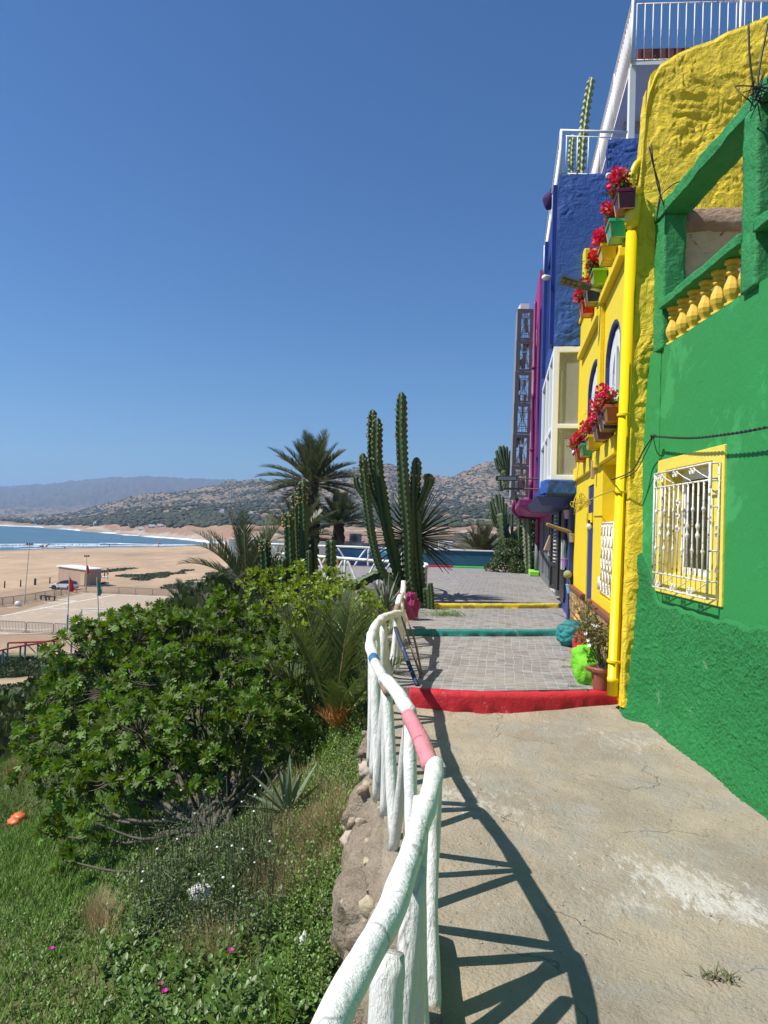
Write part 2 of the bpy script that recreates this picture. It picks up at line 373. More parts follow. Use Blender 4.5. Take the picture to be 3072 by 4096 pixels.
tag(farg, kind='structure')
wet = sstep(-26, -2, Yg-ynu[None])*(Yg < yfu[None])
n1 = fbm(Xg*.02, Yg*.02, 12, o=4)
colr = np.ones((nY, nU, 3))*SANDC
colr = colr*(1-.30*sstep(-.25, .45, fbm(Xg*.022, Yg*.012, 2, o=5)))[..., None]*(1-.12*sstep(.0, .3, fbm(Xg*.15, Yg*.05, 7, o=4)))[..., None]
wetc = np.array([.30, .235, .17])
colr = colr*(1-wet[..., None])+wetc*wet[..., None]
dist = Yg-yfu[None]
shelf = (dist > -6)*(dist < 22); colr[shelf] = np.array([.40, .33, .26])
cl = sstep(14, 20, dist)*(1-sstep(44, 56, dist)); colr = colr*(1-cl[..., None])+np.array([.29, .185, .125])*cl[..., None]
hl = sstep(44, 60, dist+10*n1); mfar = sstep(2200, 3400, Yg); hc = np.array([.28, .20, .128])*(1+.25*n1)[..., None]*(1-.55*mfar)[..., None]
colr = colr*(1-hl[..., None])+hc*hl[..., None]
scrub = hl*(0.66+.3*n1)+hl*.25*np.exp(-((dist-110)/60)**2)
scrub = np.where((Ug > .04) & (Yg < 420), sstep(-.2, .5, n1+.45)*.95, scrub)
inland = (Ug > -.16) & (Yg < 395) & (Ug > np.interp(Yg, [55, 400], [.0, -.2])); colr[inland] = (np.array([.27, .175, .115])*(1+.3*n1)[..., None])[inland]
rub = np.zeros_like(H)
color_attr(farg, colr.reshape(-1, 3))
a = farg.data.attributes.new('scrub', 'FLOAT', 'POINT'); a.data.foreach_set('value', scrub.astype(np.float32).ravel())
def far_mat():
    m = bpy.data.materials.new('sand_rock_and_scrub'); m.use_nodes = True; n = m.node_tree; L = n.links.new; p = n.nodes['Principled BSDF']; p.inputs['Roughness'].default_value = .95; p.inputs['Specular IOR Level'].default_value = .2
    a = n.nodes.new('ShaderNodeAttribute'); a.attribute_name = 'albedo'; s = n.nodes.new('ShaderNodeAttribute'); s.attribute_name = 'scrub'
    tc = n.nodes.new('ShaderNodeTexCoord'); mp = n.nodes.new('ShaderNodeMapping'); mp.inputs['Scale'].default_value = (1, .45, 1); L(tc.outputs['Object'], mp.inputs['Vector'])
    def no(sc, d, r=.6, v=None):
        t = n.nodes.new('ShaderNodeTexNoise'); t.inputs['Scale'].default_value = sc; t.inputs['Detail'].default_value = d; t.inputs['Roughness'].default_value = r; L(v or tc.outputs['Object'], t.inputs['Vector']); return t.outputs[0]
    def mth(op, a_, b_):
        t = n.nodes.new('ShaderNodeMath'); t.operation = op
        for k, v in enumerate((a_, b_)):
            if isinstance(v, (int, float)): t.inputs[k].default_value = v
            else: L(v, t.inputs[k])
        return t.outputs[0]
    # shrubs: patches some metres wide where the noise falls below the local density
    fine = no(.16, 5, .75, mp.outputs[0]); big = no(.018, 4)
    thr = mth('ADD', mth('MULTIPLY', s.outputs['Fac'], .36), mth('MULTIPLY', mth('SUBTRACT', big, .5), .45)); thr = mth('ADD', thr, .26)
    mask = n.nodes.new('ShaderNodeMapRange'); L(mth('SUBTRACT', thr, fine), mask.inputs['Value']); mask.inputs['From Min'].default_value = -.02; mask.inputs['From Max'].default_value = .03
    msk = mth('MULTIPLY', mask.outputs[0], mth('GREATER_THAN', s.outputs['Fac'], .05))
    sandn = n.nodes.new('ShaderNodeMapRange'); L(no(.22, 12, .72, mp.outputs[0]), sandn.inputs['Value']); sandn.inputs['From Min'].default_value = .3; sandn.inputs['From Max'].default_value = .7; sandn.inputs['To Min'].default_value = .78; sandn.inputs['To Max'].default_value = 1.15
    hs = n.nodes.new('ShaderNodeHueSaturation'); L(a.outputs['Color'], hs.inputs['Color']); L(sandn.outputs[0], hs.inputs['Value'])
    mx = n.nodes.new('ShaderNodeMix'); mx.data_type = 'RGBA'; L(msk, mx.inputs[0]); L(hs.outputs[0], mx.inputs[6]); mx.inputs[7].default_value = (.050, .056, .030, 1)
    L(mx.outputs[2], p.inputs['Base Color'])
    b = n.nodes.new('ShaderNodeBump'); b.inputs['Distance'].default_value = 2.0; L(mth('MULTIPLY', mth('SUBTRACT', big, fine), mth('GREATER_THAN', s.outputs['Fac'], .05)), b.inputs['Height']); L(b.outputs[0], p.inputs['Normal'])
    return m
farg.data.materials.append(far_mat())
# scrub standing on the hills: too many to count
def h_far(x, y):
    u = x/y; k = np.clip(np.searchsorted(LY, y)-1, 0, nY-2); t = (y-LY[k])/(LY[k+1]-LY[k])
    ju = np.clip(np.searchsorted(UU, u)-1, 0, nU-2); s = np.clip((u-UU[ju])/(UU[ju+1]-UU[ju]), 0, 1)
    return (H[k, ju]*(1-s)+H[k, ju+1]*s)*(1-t)+(H[k+1, ju]*(1-s)+H[k+1, ju+1]*s)*t
N = 34000
yy = np.exp(rng.uniform(math.log(400), math.log(1750), N)); uu = rng.uniform(us[2]*1.15, .36, N); xx = uu*yy
yfi = np.interp(uu, UU, yfu); keep = (yy-yfi > 52) & (fbm(xx*.018, yy*.018, 4, o=4)+rng.normal(0, .22, N) > -.05)
xx, yy = xx[keep], yy[keep]; zz = h_far(xx, yy)
ico = bmesh.new(); bmesh.ops.create_icosphere(ico, subdivisions=1, radius=1); icv = np.array([v.co[:] for v in ico.verts]); icf = np.array([[v.index for v in f.verts] for f in ico.faces]); ico.free()
r_ = rng.uniform(.8, 2.8, len(xx)); jit = rng.uniform(.7, 1.25, (len(xx), 12, 1))
V = np.stack([xx, yy, zz+r_*.35], 1)[:, None]+icv[None]*jit*r_[:, None, None]*np.array([1.25, 1.25, .85])
scr = npmesh('scrub', V.reshape(-1, 3), (icf[None]+(np.arange(len(xx))*12)[:, None, None]).reshape(-1, 3), mat('scrub_leaves', (.055, .064, .032), .95, island=.3, cscale=.3), None, False)
tag(scr, 'dark green dry scrub dotted over the tan hills across the bay', 'scrub', kind='stuff')
# ------------------------------------------------------------ sea
def sea_mat():
    m = bpy.data.materials.new('sea_water'); m.use_nodes = True; n = m.node_tree; L = n.links.new; p = n.nodes['Principled BSDF']
    p.inputs['Base Color'].default_value = (.05, .16, .22, 1); p.inputs['Roughness'].default_value = .32
    tc = n.nodes.new('ShaderNodeTexCoord'); mp = n.nodes.new('ShaderNodeMapping'); mp.inputs['Scale'].default_value = (.22, .9, 1); L(tc.outputs['Object'], mp.inputs['Vector'])
    t = n.nodes.new('ShaderNodeTexNoise'); t.inputs['Scale'].default_value = .12; t.inputs['Detail'].default_value = 8; L(mp.outputs[0], t.inputs['Vector'])
    b = n.nodes.new('ShaderNodeBump'); b.inputs['Distance'].default_value = 1.6; L(t.outputs[0], b.inputs['Height']); L(b.outputs[0], p.inputs['Normal'])
    r = n.nodes.new('ShaderNodeMix'); r.data_type = 'RGBA'; r.inputs[6].default_value = (.03, .085, .12, 1); r.inputs[7].default_value = (.075, .16, .19, 1)
    mr = n.nodes.new('ShaderNodeMapRange'); mr.inputs['From Min'].default_value = .4; mr.inputs['From Max'].default_value = .62; L(t.outputs[0], mr.inputs['Value']); L(mr.outputs[0], r.inputs[0]); L(r.outputs[2], p.inputs['Base Color'])
    return m
sea = npmesh('sea', [(-9000, 120, SEA), (-20, 120, SEA), (-20, 3500, SEA), (-9000, 3500, SEA)], [[0, 1, 2, 3]], sea_mat()); tag(sea, kind='structure')
# breaking waves: low ridges of foam along the shore
def foam(offs, h, wd, x0, x1, seed, brk):
    xs_ = np.linspace(x0, x1, 420); V = []; F = []
    for k, uu in enumerate(xs_):
        yn = np.interp(uu, UU, ynu); yf_ = np.interp(uu, UU, yfu)
        o = offs*(yf_-yn)/480 if offs > 0 else 0
        yb = yn+o+fbm(uu*30, seed, 0, o=3)*offs*.08
        a = max(0, min(1, (vnoise(uu*brk, seed*3.7, 0)+.25)*2.5)); ww = .32*wd*a*(.6+.5*abs(vnoise(uu*200, seed, 1)))
        hh = h*a
        for t, zz_ in ((-.5, 0.02), (-.25, .75), (.1, 1), (.5, .02)):
            V.append((uu*(yb+t*ww), yb+t*ww, SEA+.03+hh*zz_))
    for k in range(len(xs_)-1):
        for c in range(3): F.append([k*4+c, (k+1)*4+c, (k+1)*4+c+1, k*4+c+1])
    return V, F
V = []; F = []
for args in [(3, .18, 5, us[0], -.25, 1, 14), (16, .35, 6, us[0], -.27, 2, 9), (30, .7, 7, us[0], -.42, 3, 7), (24, .3, 3, us[0], -.30, 6, 12), (62, .4, 5, -.42, -.27, 4, 10)]:
    v, f = foam(*args); b = len(V); V += v; F += [[i+b for i in q] for q in f]
# white water on the rocks of the far shore
for k in range(110):
    uu = rng.uniform(us[2]*1.1, -.25); yf_ = np.interp(uu, UU, yfu); yb = yf_-rng.uniform(2, 12+20*(rng.random() < .15)); w_ = rng.uniform(3, 14); b = len(V)
    for t in np.linspace(-1, 1, 5): V += [(uu*yb+w_*t, yb-1.2*(1-t*t), SEA+.04), (uu*yb+w_*t, yb+1.2*(1-t*t), SEA+.04+.5*(1-t*t))]
    F += [[b+2*c, b+2*c+2, b+2*c+3, b+2*c+1] for c in range(4)]
tag(npmesh('surf', V, F, mat('foam', (.86, .88, .88), .8, cscale=.4, col2=(.7, .76, .78))), 'white foam of waves breaking along the sandy shore and rocks', 'surf', kind='stuff')
# ------------------------------------------------------------ path, terrace and kerbs
def concrete_mat():
    m = bpy.data.materials.new('worn_concrete'); m.use_nodes = True; n = m.node_tree; L = n.links.new; p = n.nodes['Principled BSDF']; p.inputs['Roughness'].default_value = .9; p.inputs['Specular IOR Level'].default_value = .3
    tc = n.nodes.new('ShaderNodeTexCoord'); V = tc.outputs['Object']
    def no(sc, d=8, r=.65, dist=0., st=None, off=(0,0,0)):
        mp = n.nodes.new('ShaderNodeMapping'); mp.inputs['Location'].default_value = off
        if st: mp.inputs['Scale'].default_value = st
        L(V, mp.inputs['Vector']); t = n.nodes.new('ShaderNodeTexNoise'); t.inputs['Scale'].default_value = sc; t.inputs['Detail'].default_value = d; t.inputs['Roughness'].default_value = r; t.inputs['Distortion'].default_value = dist
        L(mp.outputs[0], t.inputs['Vector']); return t.outputs[0]
    def mr(s, a, b, c=0., d=1.):
        t = n.nodes.new('ShaderNodeMapRange'); L(s, t.inputs['Value'])
        for k, v in zip(('From Min','From Max','To Min','To Max'), (a, b, c, d)): t.inputs[k].default_value = v
        return t.outputs[0]
    def mx(f, a, b):
        t = n.nodes.new('ShaderNodeMix'); t.data_type = 'RGBA'; L(f, t.inputs[0]) if not isinstance(f, float) else None
        for i, v in ((6, a), (7, b)):
            if isinstance(v, tuple): t.inputs[i].default_value = (*v, 1)
            else: L(v, t.inputs[i])
        return t.outputs[2]
    def ma(op, a, b):
        t = n.nodes.new('ShaderNodeMath'); t.operation = op
        for k, v in enumerate((a, b)):
            if isinstance(v, (int, float)): t.inputs[k].default_value = v
            else: L(v, t.inputs[k])
        return t.outputs[0]
    def blob(cx, cy, rx, ry, ang):      # soft ellipse mask in metres
        mp = n.nodes.new('ShaderNodeMapping'); mp.vector_type = 'TEXTURE'; mp.inputs['Location'].default_value = (cx, cy, 0); mp.inputs['Rotation'].default_value = (0, 0, ang); mp.inputs['Scale'].default_value = (rx, ry, 1000)
        L(V, mp.inputs['Vector']); t = n.nodes.new('ShaderNodeTexGradient'); t.gradient_type = 'SPHERICAL'; L(mp.outputs[0], t.inputs['Vector']); return t.outputs[0]
    c = mx(mr(no(1.1, 6, .6, .4), .42, .60), (.33, .28, .21), (.44, .37, .272))
    c = mx(mr(no(2.4, 9, .7, .3, None, (3,1,0)), .48, .64), c, (.35, .325, .275))
    c = mx(mr(no(.55, 10, .7, .6, None, (8,3,0)), .53, .60, 0, .55), c, (.44, .355, .26))
    c = mx(mr(no(70, 3, .6), .66, .70, 0, .75), c, (.13, .12, .10))             # dark pits and pebbles
    c = mx(mr(no(45, 3, .6, 0, None, (5,5,5)), .68, .71, 0, .8), c, (.56, .51, .42))
    brush = no(26, 8, .75, .2, (1.0, .35, 1)); scratch = no(9, 10, .8, .5, (1, .5, 1), (2,2,0))
    for cx, cy, rx, ry, an, g in [(1.42,3.42,.55,.30,-.75,1.15),(1.52,3.22,.32,.16,-.35,1.3),(1.15,3.22,.40,.16,-.1,.8),(1.95,3.40,.30,.12,.35,1.0),(.62,4.3,.42,.42,0,.75),(.35,4.5,.3,.5,0,.8),(1.9,5.7,.4,.4,0,.8),(1.6,5.9,.5,.2,0,.6),(.95,3.6,.5,.3,0,.45)]:
        f = ma('MULTIPLY', blob(cx, cy, rx*1.2, ry*1.2, an), .75*g); f = ma('ADD', f, ma('MULTIPLY', ma('SUBTRACT', scratch, .5), 2.0)); f = ma('ADD', f, ma('MULTIPLY', ma('SUBTRACT', brush, .5), 2.6))
        f = ma('MULTIPLY', f, mr(blob(cx, cy, rx*1.5, ry*1.6, an), 0, .3))
        c = mx(mr(f, .38, .75, 0, min(.72, .6*g)), c, (.66, .63, .57))
    # cracks: thin lines of a distorted voronoi
    vt = n.nodes.new('ShaderNodeTexVoronoi'); vt.feature = 'DISTANCE_TO_EDGE'; vt.inputs['Scale'].default_value = .9
    nn = n.nodes.new('ShaderNodeTexNoise'); nn.inputs['Scale'].default_value = 2.5; nn.inputs['Detail'].default_value = 8; L(V, nn.inputs['Vector'])
    vm = n.nodes.new('ShaderNodeVectorMath'); vm.operation = 'MULTIPLY_ADD'; L(nn.outputs['Color'], vm.inputs[0]); vm.inputs[1].default_value = (.55, .55, .55); L(V, vm.inputs[2]); L(vm.outputs[0], vt.inputs['Vector'])
    crack = mr(vt.outputs['Distance'], .0, .005, 1, 0); crack = ma('MULTIPLY', crack, mr(no(1.7, 3, .5, 0, None, (1,9,0)), .48, .56))
    c = mx(ma('MULTIPLY', crack, .6), c, (.14, .12, .09)); L(c, p.inputs['Base Color'])
    h = ma('ADD', ma('MULTIPLY', no(5, 12, .72, .3), 1.0), ma('MULTIPLY', no(60, 4, .6), .22)); h = ma('SUBTRACT', h, ma('MULTIPLY', crack, .15)); h = ma('SUBTRACT', h, ma('MULTIPLY', mr(no(70, 3, .6), .66, .70), .05))
    b = n.nodes.new('ShaderNodeBump'); b.inputs['Distance'].default_value = .045; L(h, b.inputs['Height']); L(b.outputs[0], p.inputs['Normal'])
    return m
path = grid('path', lambda u, v: (-.02-.12*(1-sstep(0, .5, v))*0+2.33*u, -3+9.75*v, .012*fbm(u*5, v*16, 1, o=4)+.02*sstep(.9, 1, u)+.06*sstep(.955, .985, v)), 60, 200, concrete_mat()); tag(path, kind='structure')
def sett_mat():
    m = bpy.data.materials.new('grey_paving'); m.use_nodes = True; n = m.node_tree; L = n.links.new; p = n.nodes['Principled BSDF']; p.inputs['Roughness'].default_value = .85; p.inputs['Specular IOR Level'].default_value = .3
    tc = n.nodes.new('ShaderNodeTexCoord')
    nn = n.nodes.new('ShaderNodeTexNoise'); nn.inputs['Scale'].default_value = 1.6; nn.inputs['Detail'].default_value = 5; L(tc.outputs['Object'], nn.inputs['Vector'])
    vm = n.nodes.new('ShaderNodeVectorMath'); vm.operation = 'MULTIPLY_ADD'; L(nn.outputs['Color'], vm.inputs[0]); vm.inputs[1].default_value = (.09, .09, 0); L(tc.outputs['Object'], vm.inputs[2])
    mp = n.nodes.new('ShaderNodeMapping'); mp.inputs['Rotation'].default_value = (0, 0, rad(90+8.5)); L(vm.outputs[0], mp.inputs['Vector'])
    br = n.nodes.new('ShaderNodeTexBrick'); br.inputs['Scale'].default_value = 1.0; br.inputs['Brick Width'].default_value = .155; br.inputs['Row Height'].default_value = .098; br.inputs['Mortar Size'].default_value = .0042; br.inputs['Mortar Smooth'].default_value = .3; br.offset = .5; br.squash = 1
    br.inputs['Color1'].default_value = (.275, .272, .262, 1); br.inputs['Color2'].default_value = (.205, .203, .20, 1); br.inputs['Mortar'].default_value = (.43, .395, .33, 1); L(mp.outputs[0], br.inputs['Vector'])
    br2 = n.nodes.new('ShaderNodeTexBrick'); br2.inputs['Scale'].default_value = 1.0; br2.inputs['Brick Width'].default_value = .155; br2.inputs['Row Height'].default_value = .098; br2.inputs['Mortar Size'].default_value = 0; br2.offset = .5; br2.inputs['Bias'].default_value = -.35
    br2.inputs['Color1'].default_value = (.0, .0, .0, 1); br2.inputs['Color2'].default_value = (1, 1, 1, 1); L(mp.outputs[0], br2.inputs['Vector'])
    st = n.nodes.new('ShaderNodeTexNoise'); st.inputs['Scale'].default_value = 9; st.inputs['Detail'].default_value = 8; mp2 = n.nodes.new('ShaderNodeMapping'); mp2.inputs['Scale'].default_value = (.7, 2.6, 1); L(tc.outputs['Object'], mp2.inputs['Vector']); L(mp2.outputs[0], st.inputs['Vector'])
    mr = n.nodes.new('ShaderNodeMapRange'); mr.inputs['From Min'].default_value = .35; mr.inputs['From Max'].default_value = .65; mr.inputs['To Min'].default_value = .72; mr.inputs['To Max'].default_value = 1.25; L(st.outputs[0], mr.inputs['Value'])
    red = n.nodes.new('ShaderNodeMix'); red.data_type = 'RGBA'; red.inputs[7].default_value = (.33, .215, .19, 1); L(br.outputs['Color'], red.inputs[6])
    ml = n.nodes.new('ShaderNodeMath'); ml.operation = 'MULTIPLY'; L(br2.outputs['Color'], ml.inputs[0]); ml.inputs[1].default_value = .26; 
    inv = n.nodes.new('ShaderNodeMath'); inv.operation = 'SUBTRACT'; inv.inputs[0].default_value = 1; L(br.outputs['Fac'], inv.inputs[1]); ml2 = n.nodes.new('ShaderNodeMath'); ml2.operation = 'MULTIPLY'; L(ml.outputs[0], ml2.inputs[0]); L(inv.outputs[0], ml2.inputs[1]); L(ml2.outputs[0], red.inputs[0])
    hs = n.nodes.new('ShaderNodeHueSaturation'); L(red.outputs[2], hs.inputs['Color']); L(mr.outputs[0], hs.inputs['Value'])
    big = n.nodes.new('ShaderNodeTexNoise'); big.inputs['Scale'].default_value = .8; big.inputs['Detail'].default_value = 8; L(tc.outputs['Object'], big.inputs['Vector'])
    bmr = n.nodes.new('ShaderNodeMapRange'); bmr.inputs['From Min'].default_value = .52; bmr.inputs['From Max'].default_value = .68; bmr.inputs['To Max'].default_value = .5; L(big.outputs[0], bmr.inputs['Value'])
    mx = n.nodes.new('ShaderNodeMix'); mx.data_type = 'RGBA'; L(bmr.outputs[0], mx.inputs[0]); L(hs.outputs[0], mx.inputs[6]); mx.inputs[7].default_value = (.36, .325, .27, 1)
    L(mx.outputs[2], p.inputs['Base Color'])
    ad = n.nodes.new('ShaderNodeMath'); ad.operation = 'MULTIPLY_ADD'; L(st.outputs[0], ad.inputs[0]); ad.inputs[1].default_value = .5; L(inv.outputs[0], ad.inputs[2])
    b = n.nodes.new('ShaderNodeBump'); b.inputs['Distance'].default_value = .008; L(ad.outputs[0], b.inputs['Height']); L(b.outputs[0], p.inputs['Normal'])
    return m
SETT = sett_mat()
def slab(name, poly, z, th=.25):
    o = MB().prism([(x, y, z-th) for x, y in poly], (0, 0, th)).build(name, SETT); fixn(o); return tag(o, kind='structure')
slab('terrace', [(-.06,6.56),(.2,6.56),(.75,6.5),(2.3,6.86),(2.42,7.2),(2.75,10.1),(2.55,10.22),(.2,9.74),(-.1,9.7)], .178)
slab('terrace', [(-.1,9.72),(.2,9.76),(2.55,10.24),(2.9,10.3),(3.35,13.2),(2.95,13.12),(.62,12.4),(.3,12.38),(.05,11.2)], .258)
slab('terrace', [(.4,12.42),(.62,12.42),(2.97,13.14),(3.35,13.2),(4.7,22.2),(4.2,22.6),(3.4,24.2),(.9,24.1),(-4.1,24.3),(-4.2,19.0),(-2.3,17.4),(-1.4,16.9),(.1,16.2),(.55,15.4),(.5,13.4)], .33, 1.2)
def kerb(pts, z0, z1, wd, m, label, grp, seed):
    """a painted step: irregular rounded concrete strip along pts"""
    P = bez(pts, 34); nU = len(P); prof = [(-.5,0),(-.52,.35),(-.5,.8),(-.38,1),(0,1.01),(.42,1.0),(.5,.6)]
    V = []; F = []; k = len(prof)
    for i, p in enumerate(P):
        t = (P[min(i+1, nU-1)]-P[max(0, i-1)]).normalized(); nrm = Vector((-t.y, t.x, 0))
        for j, (a, h) in enumerate(prof):
            q = p+nrm*(a*wd); zz = z0+(z1-z0)*h+.007*fbm(i*.35, j*.6, seed, o=3)*(h > .5)
            d = .005*fbm(i*.5, j*1.3, seed, o=4)+(.03*vnoise(i*.35, 0, seed) if h < .1 else 0)
            V.append((q.x-nrm.x*0+d*nrm.x, q.y+d*nrm.y, zz))
    for i in range(nU-1):
        for j in range(k-1): F.append((i*k+j, (i+1)*k+j, (i+1)*k+j+1, i*k+j+1))
    F.append(tuple(range(k))); F.append(tuple((nU-1)*k+j for j in range(k))[::-1])
    o = npmesh('kerb', V, F, m, None, True); fixn(o); return tag(o, label, 'kerb', grp)
RED = mat('red_paint', (.56,.012,.028), .7, .010, 26, (.45,.010,.022), 6, .6, spots=(.40,.20,.17), sscale=21, sth=.63, bump2=.002)
TEAL = mat('teal_paint', (.02,.25,.23), .7, .010, 26, (.015,.19,.18), 6, spots=(.22,.24,.2), sscale=8, sth=.60)
YEL = mat('yellow_kerb_paint', (.78,.60,.03), .7, .010, 26, (.68,.48,.03), 5, spots=(.42,.35,.2), sscale=8, sth=.59)
kerb([(.17,6.52,0),(.75,6.46,0),(1.5,6.56,0),(2.24,6.80,0)], -.02, .180, .13, RED, 'thick red painted kerb where the bare concrete meets the paved terrace', 'painted kerbs across the path', 1)
kerb([(.14,9.68,0),(.9,9.82,0),(1.8,10.02,0),(2.5,10.22,0)], .17, .262, .12, TEAL, 'teal painted kerb crossing the paving beside the painted boulders', 'painted kerbs across the path', 2)
kerb([(.55,12.36,0),(1.3,12.58,0),(2.1,12.82,0),(3.0,13.12,0)], .25, .336, .13, YEL, 'yellow painted kerb crossing the paving from the tall cactus to the blue house', 'painted kerbs across the path', 3)
# retaining wall of rubble and concrete, low stone kerb at its head
STONE = mat('rubble', (.52,.43,.31), .95, .09, 11, (.19,.14,.10), 8, .3, spots=(.60,.53,.42), sscale=11, sth=.60, bump2=.012, b2scale=60)
def rwall(u, v):
    y = -3+15.4*u; xw = wall_x(y); s = v
    x = np.where(s < .3, xw+.42-.24*(s/.3), np.where(s < .4, xw+.18-.03*((s-.3)/.1), xw+.15-.24*((s-.4)/.6)))
    z = np.where(s < .3, -.015, np.where(s < .4, -.015-.05*(s-.3)/.1, -.065-1.2*((s-.4)/.6)))
    blk = np.abs(fbm(y*2.2, z*3+s*2, 3, o=3)); d = .17*fbm(y*3.1, s*4, 4, o=6)*sstep(.25, .5, s)+.07*sstep(.12, .2, blk)*sstep(.3, .42, s)+.05*fbm(y*12, s*14, 6, o=4)*sstep(.2, .4, s)
    return x-d, y, z+.03*fbm(y*6, s*9, 7, o=4)-.05*sstep(.1, .3, fbm(y*4, s*5, 9, o=3))*sstep(.25, .4, s)
tag(grid('retaining_wall', rwall, 420, 44, STONE), 'rough rubble retaining wall under the white log railing above the grass', 'wall')
q_ = np.random.default_rng(31); bm = bmesh.new(); bmesh.ops.create_icosphere(bm, subdivisions=2, radius=1); iv = np.array([v.co[:] for v in bm.verts]); if_ = np.array([[v.index for v in f.verts] for f in bm.faces]); bm.free()
SV, SF = [], []
for k in range(170):
    y = q_.uniform(1.2, 9.5); s_ = q_.uniform(.24, .95); X_, _, Z_ = rwall(np.array((y+3)/15.4), np.array(s_)); r = q_.uniform(.012, .055)*(.7+.6*s_); v = np.sign(iv)*np.abs(iv)**.6*(1+.5*fbm(iv[:, 0:1]*1.8+k*3, iv[:, 1:2]*1.8, iv[:, 2:3]*1.8, o=3)); th_ = q_.uniform(0, 6.28); v = v@np.array([[math.cos(th_), -math.sin(th_), 0], [math.sin(th_), math.cos(th_), .3], [0, -.3, 1]])
    SV.append(v*r*.8*q_.uniform(.7, 1.35, 3)+[float(X_), y, float(Z_)]); SF.append(if_+k*len(iv))
tag(npmesh('rubble_stones', np.concatenate(SV), np.concatenate(SF), mat('rubble_stone', (.44,.36,.26), .95, .02, 30, (.27,.21,.155), 14, .3, island=.45)), 'loose stones bedded all over the rubble retaining wall', 'stones', kind='stuff')
def kerbw(u, v):
    y = -2.2+5.15*u; ang = v*math.pi
    x = .085-.105*np.cos(ang)*np.clip(np.abs(1/np.maximum(np.abs(np.cos(ang)), .7)), 1, 1.4)*(1-.0*u); z = -.03+.165*np.minimum(1, np.sin(ang)*1.9)
    e = sstep(0, .02, 1-u); return x+.02*fbm(y*4, ang*2, 1, o=4), y, z*e+.012*fbm(y*9, ang*3, 2, o=3)
tag(grid('stone_edging', kerbw, 220, 16, STONE), 'low broken stone edging at the foot of the nearest railing posts', 'edging')
# ------------------------------------------------------------ green house
GRN = mat('green_plaster', (.021,.268,.060), .68, .008, 4.5, (.018,.205,.046), .9, .25, spots=(.036,.30,.08), sscale=1.3, sth=.56, bump2=.0035, b2scale=30, distort=.6, cracks=(1.1, .006))
GRNR = mat('green_roughcast', (.019,.268,.060), .8, .008, 70, (.011,.175,.043), 1.5, .3, spots=(.10,.32,.14), sscale=1.8, sth=.62, detail=5, bump2=.005, b2scale=140)
GRND = mat('green_concrete', (.018,.255,.062), .7, .03, 9, (.018,.22,.065), 3, .5, bump2=.008, b2scale=45, distort=.4)
YF = mat('yellow_window_surround', (.80,.66,.11), .6, .008, 12, (.72,.57,.08), 3, .5)
GX = 2.27
gh = thing('green_house', (GX, 4, 0), 'green plastered house with rough dado and barred window beside the path', 'house')
WY0, WY1, WZ0, WZ1 = 5.13, 6.03, 1.33, 2.20
mb = MB(); panel(mb, [(-4, -.1), (6.42, -.1), (6.42, 3.28), (-4, 3.28)], [[(WY0, WZ0), (WY1, WZ0), (WY1, WZ1), (WY0, WZ1)]], (GX, 0, 0), (0,1,0), (0,0,1), (-1,0,0), .22)
adopt(fixn(mb.build('wall', GRN)), gh)
# rough dado, real grains
def bulge(y, z): return sstep(6.2, 6.42, y)*(.135-.028*np.clip(z, 0, 4.4))
def dado(u, v):
    y = -1.4+7.95*u; top = 1.09+.035*vnoise(y*1.3, 2, 0)+.02*vnoise(y*7, 0, 0)+ .55*sstep(6.1, 6.5, y)-.03*sstep(4, 6, y)
    z = -.06+(top+.06)*v; g = np.abs(vnoise(y*75, z*75, 1))*.013+.004*vnoise(y*30, z*30, 5)
    edge = np.minimum(1, (1-v)*45); x = GX-.006-(.016+g+.02*fbm(y*2, z*2, 3, o=3))*edge-.05*sstep(.25, 0, z)*.6-bulge(y, z)
    return x, y, z
adopt(grid('dado', dado, 1400, 200, GRNR), gh)
adopt(grid('corner_plaster', lambda u, v: (GX-.003-bulge(6.22+.22*u, .9+2.37*v)+.004*fbm(u*9, v*20, 2), 6.22+.22*u, .9+2.37*v), 60, 160, GRN), gh)
# yellow surround, reveal, white sliding window
mb = MB(); panel(mb, [(4.95,1.165),(6.21,1.165),(6.21,2.294),(4.95,2.294)], [[(WY0+.005,WZ0+.005),(WY1-.005,WZ0+.005),(WY1-.005,WZ1-.005),(WY0+.005,WZ1-.005)]], (GX-.016,0,0), (0,1,0), (0,0,1), (-1,0,0), .226)
wd = adopt(fixn(mb.build('window', YF, bevel=.006)), gh)
WH = mat('white_metal_frame', (.82,.82,.80), .4, .001, 20, (.74,.74,.72), 4)
mb = MB(); fx = GX+.13
for a, b in (((fx,WY0,WZ0),(fx+.05,WY1,WZ0+.06)), ((fx,WY0,WZ1-.09),(fx+.05,WY1,WZ1)), ((fx+.001,WY0,WZ0+.06),(fx+.049,WY0+.05,WZ1-.09)), ((fx+.001,WY1-.07,WZ0+.06),(fx+.049,WY1,WZ1-.09)),
             ((fx-.012,5.42,WZ0+.061),(fx+.04,5.49,WZ1-.091)), ((fx-.012,5.0+.43,WZ0+.061),(fx+.03,5.43,WZ1-.1))): mb.box(a, b)
adopt(mb.build('frame', WH, wd), wd) ; bpy.context.view_layer.update()
for o in wd.children: o.matrix_parent_inverse = Matrix.Identity(4)
g_ = MB().box((fx+.02,WY0+.05,WZ0+.06),(fx+.026,WY1-.05,WZ1-.09)).build('pane', glass_mat('dark_glass', (.03,.04,.045), .55), wd)
MB().box((fx+.3,WY0-.5,WZ0-.4),(fx+.33,WY1+.6,WZ1+.4)).build('curtain', mat('room_dark', (.07,.06,.045), .9), wd)
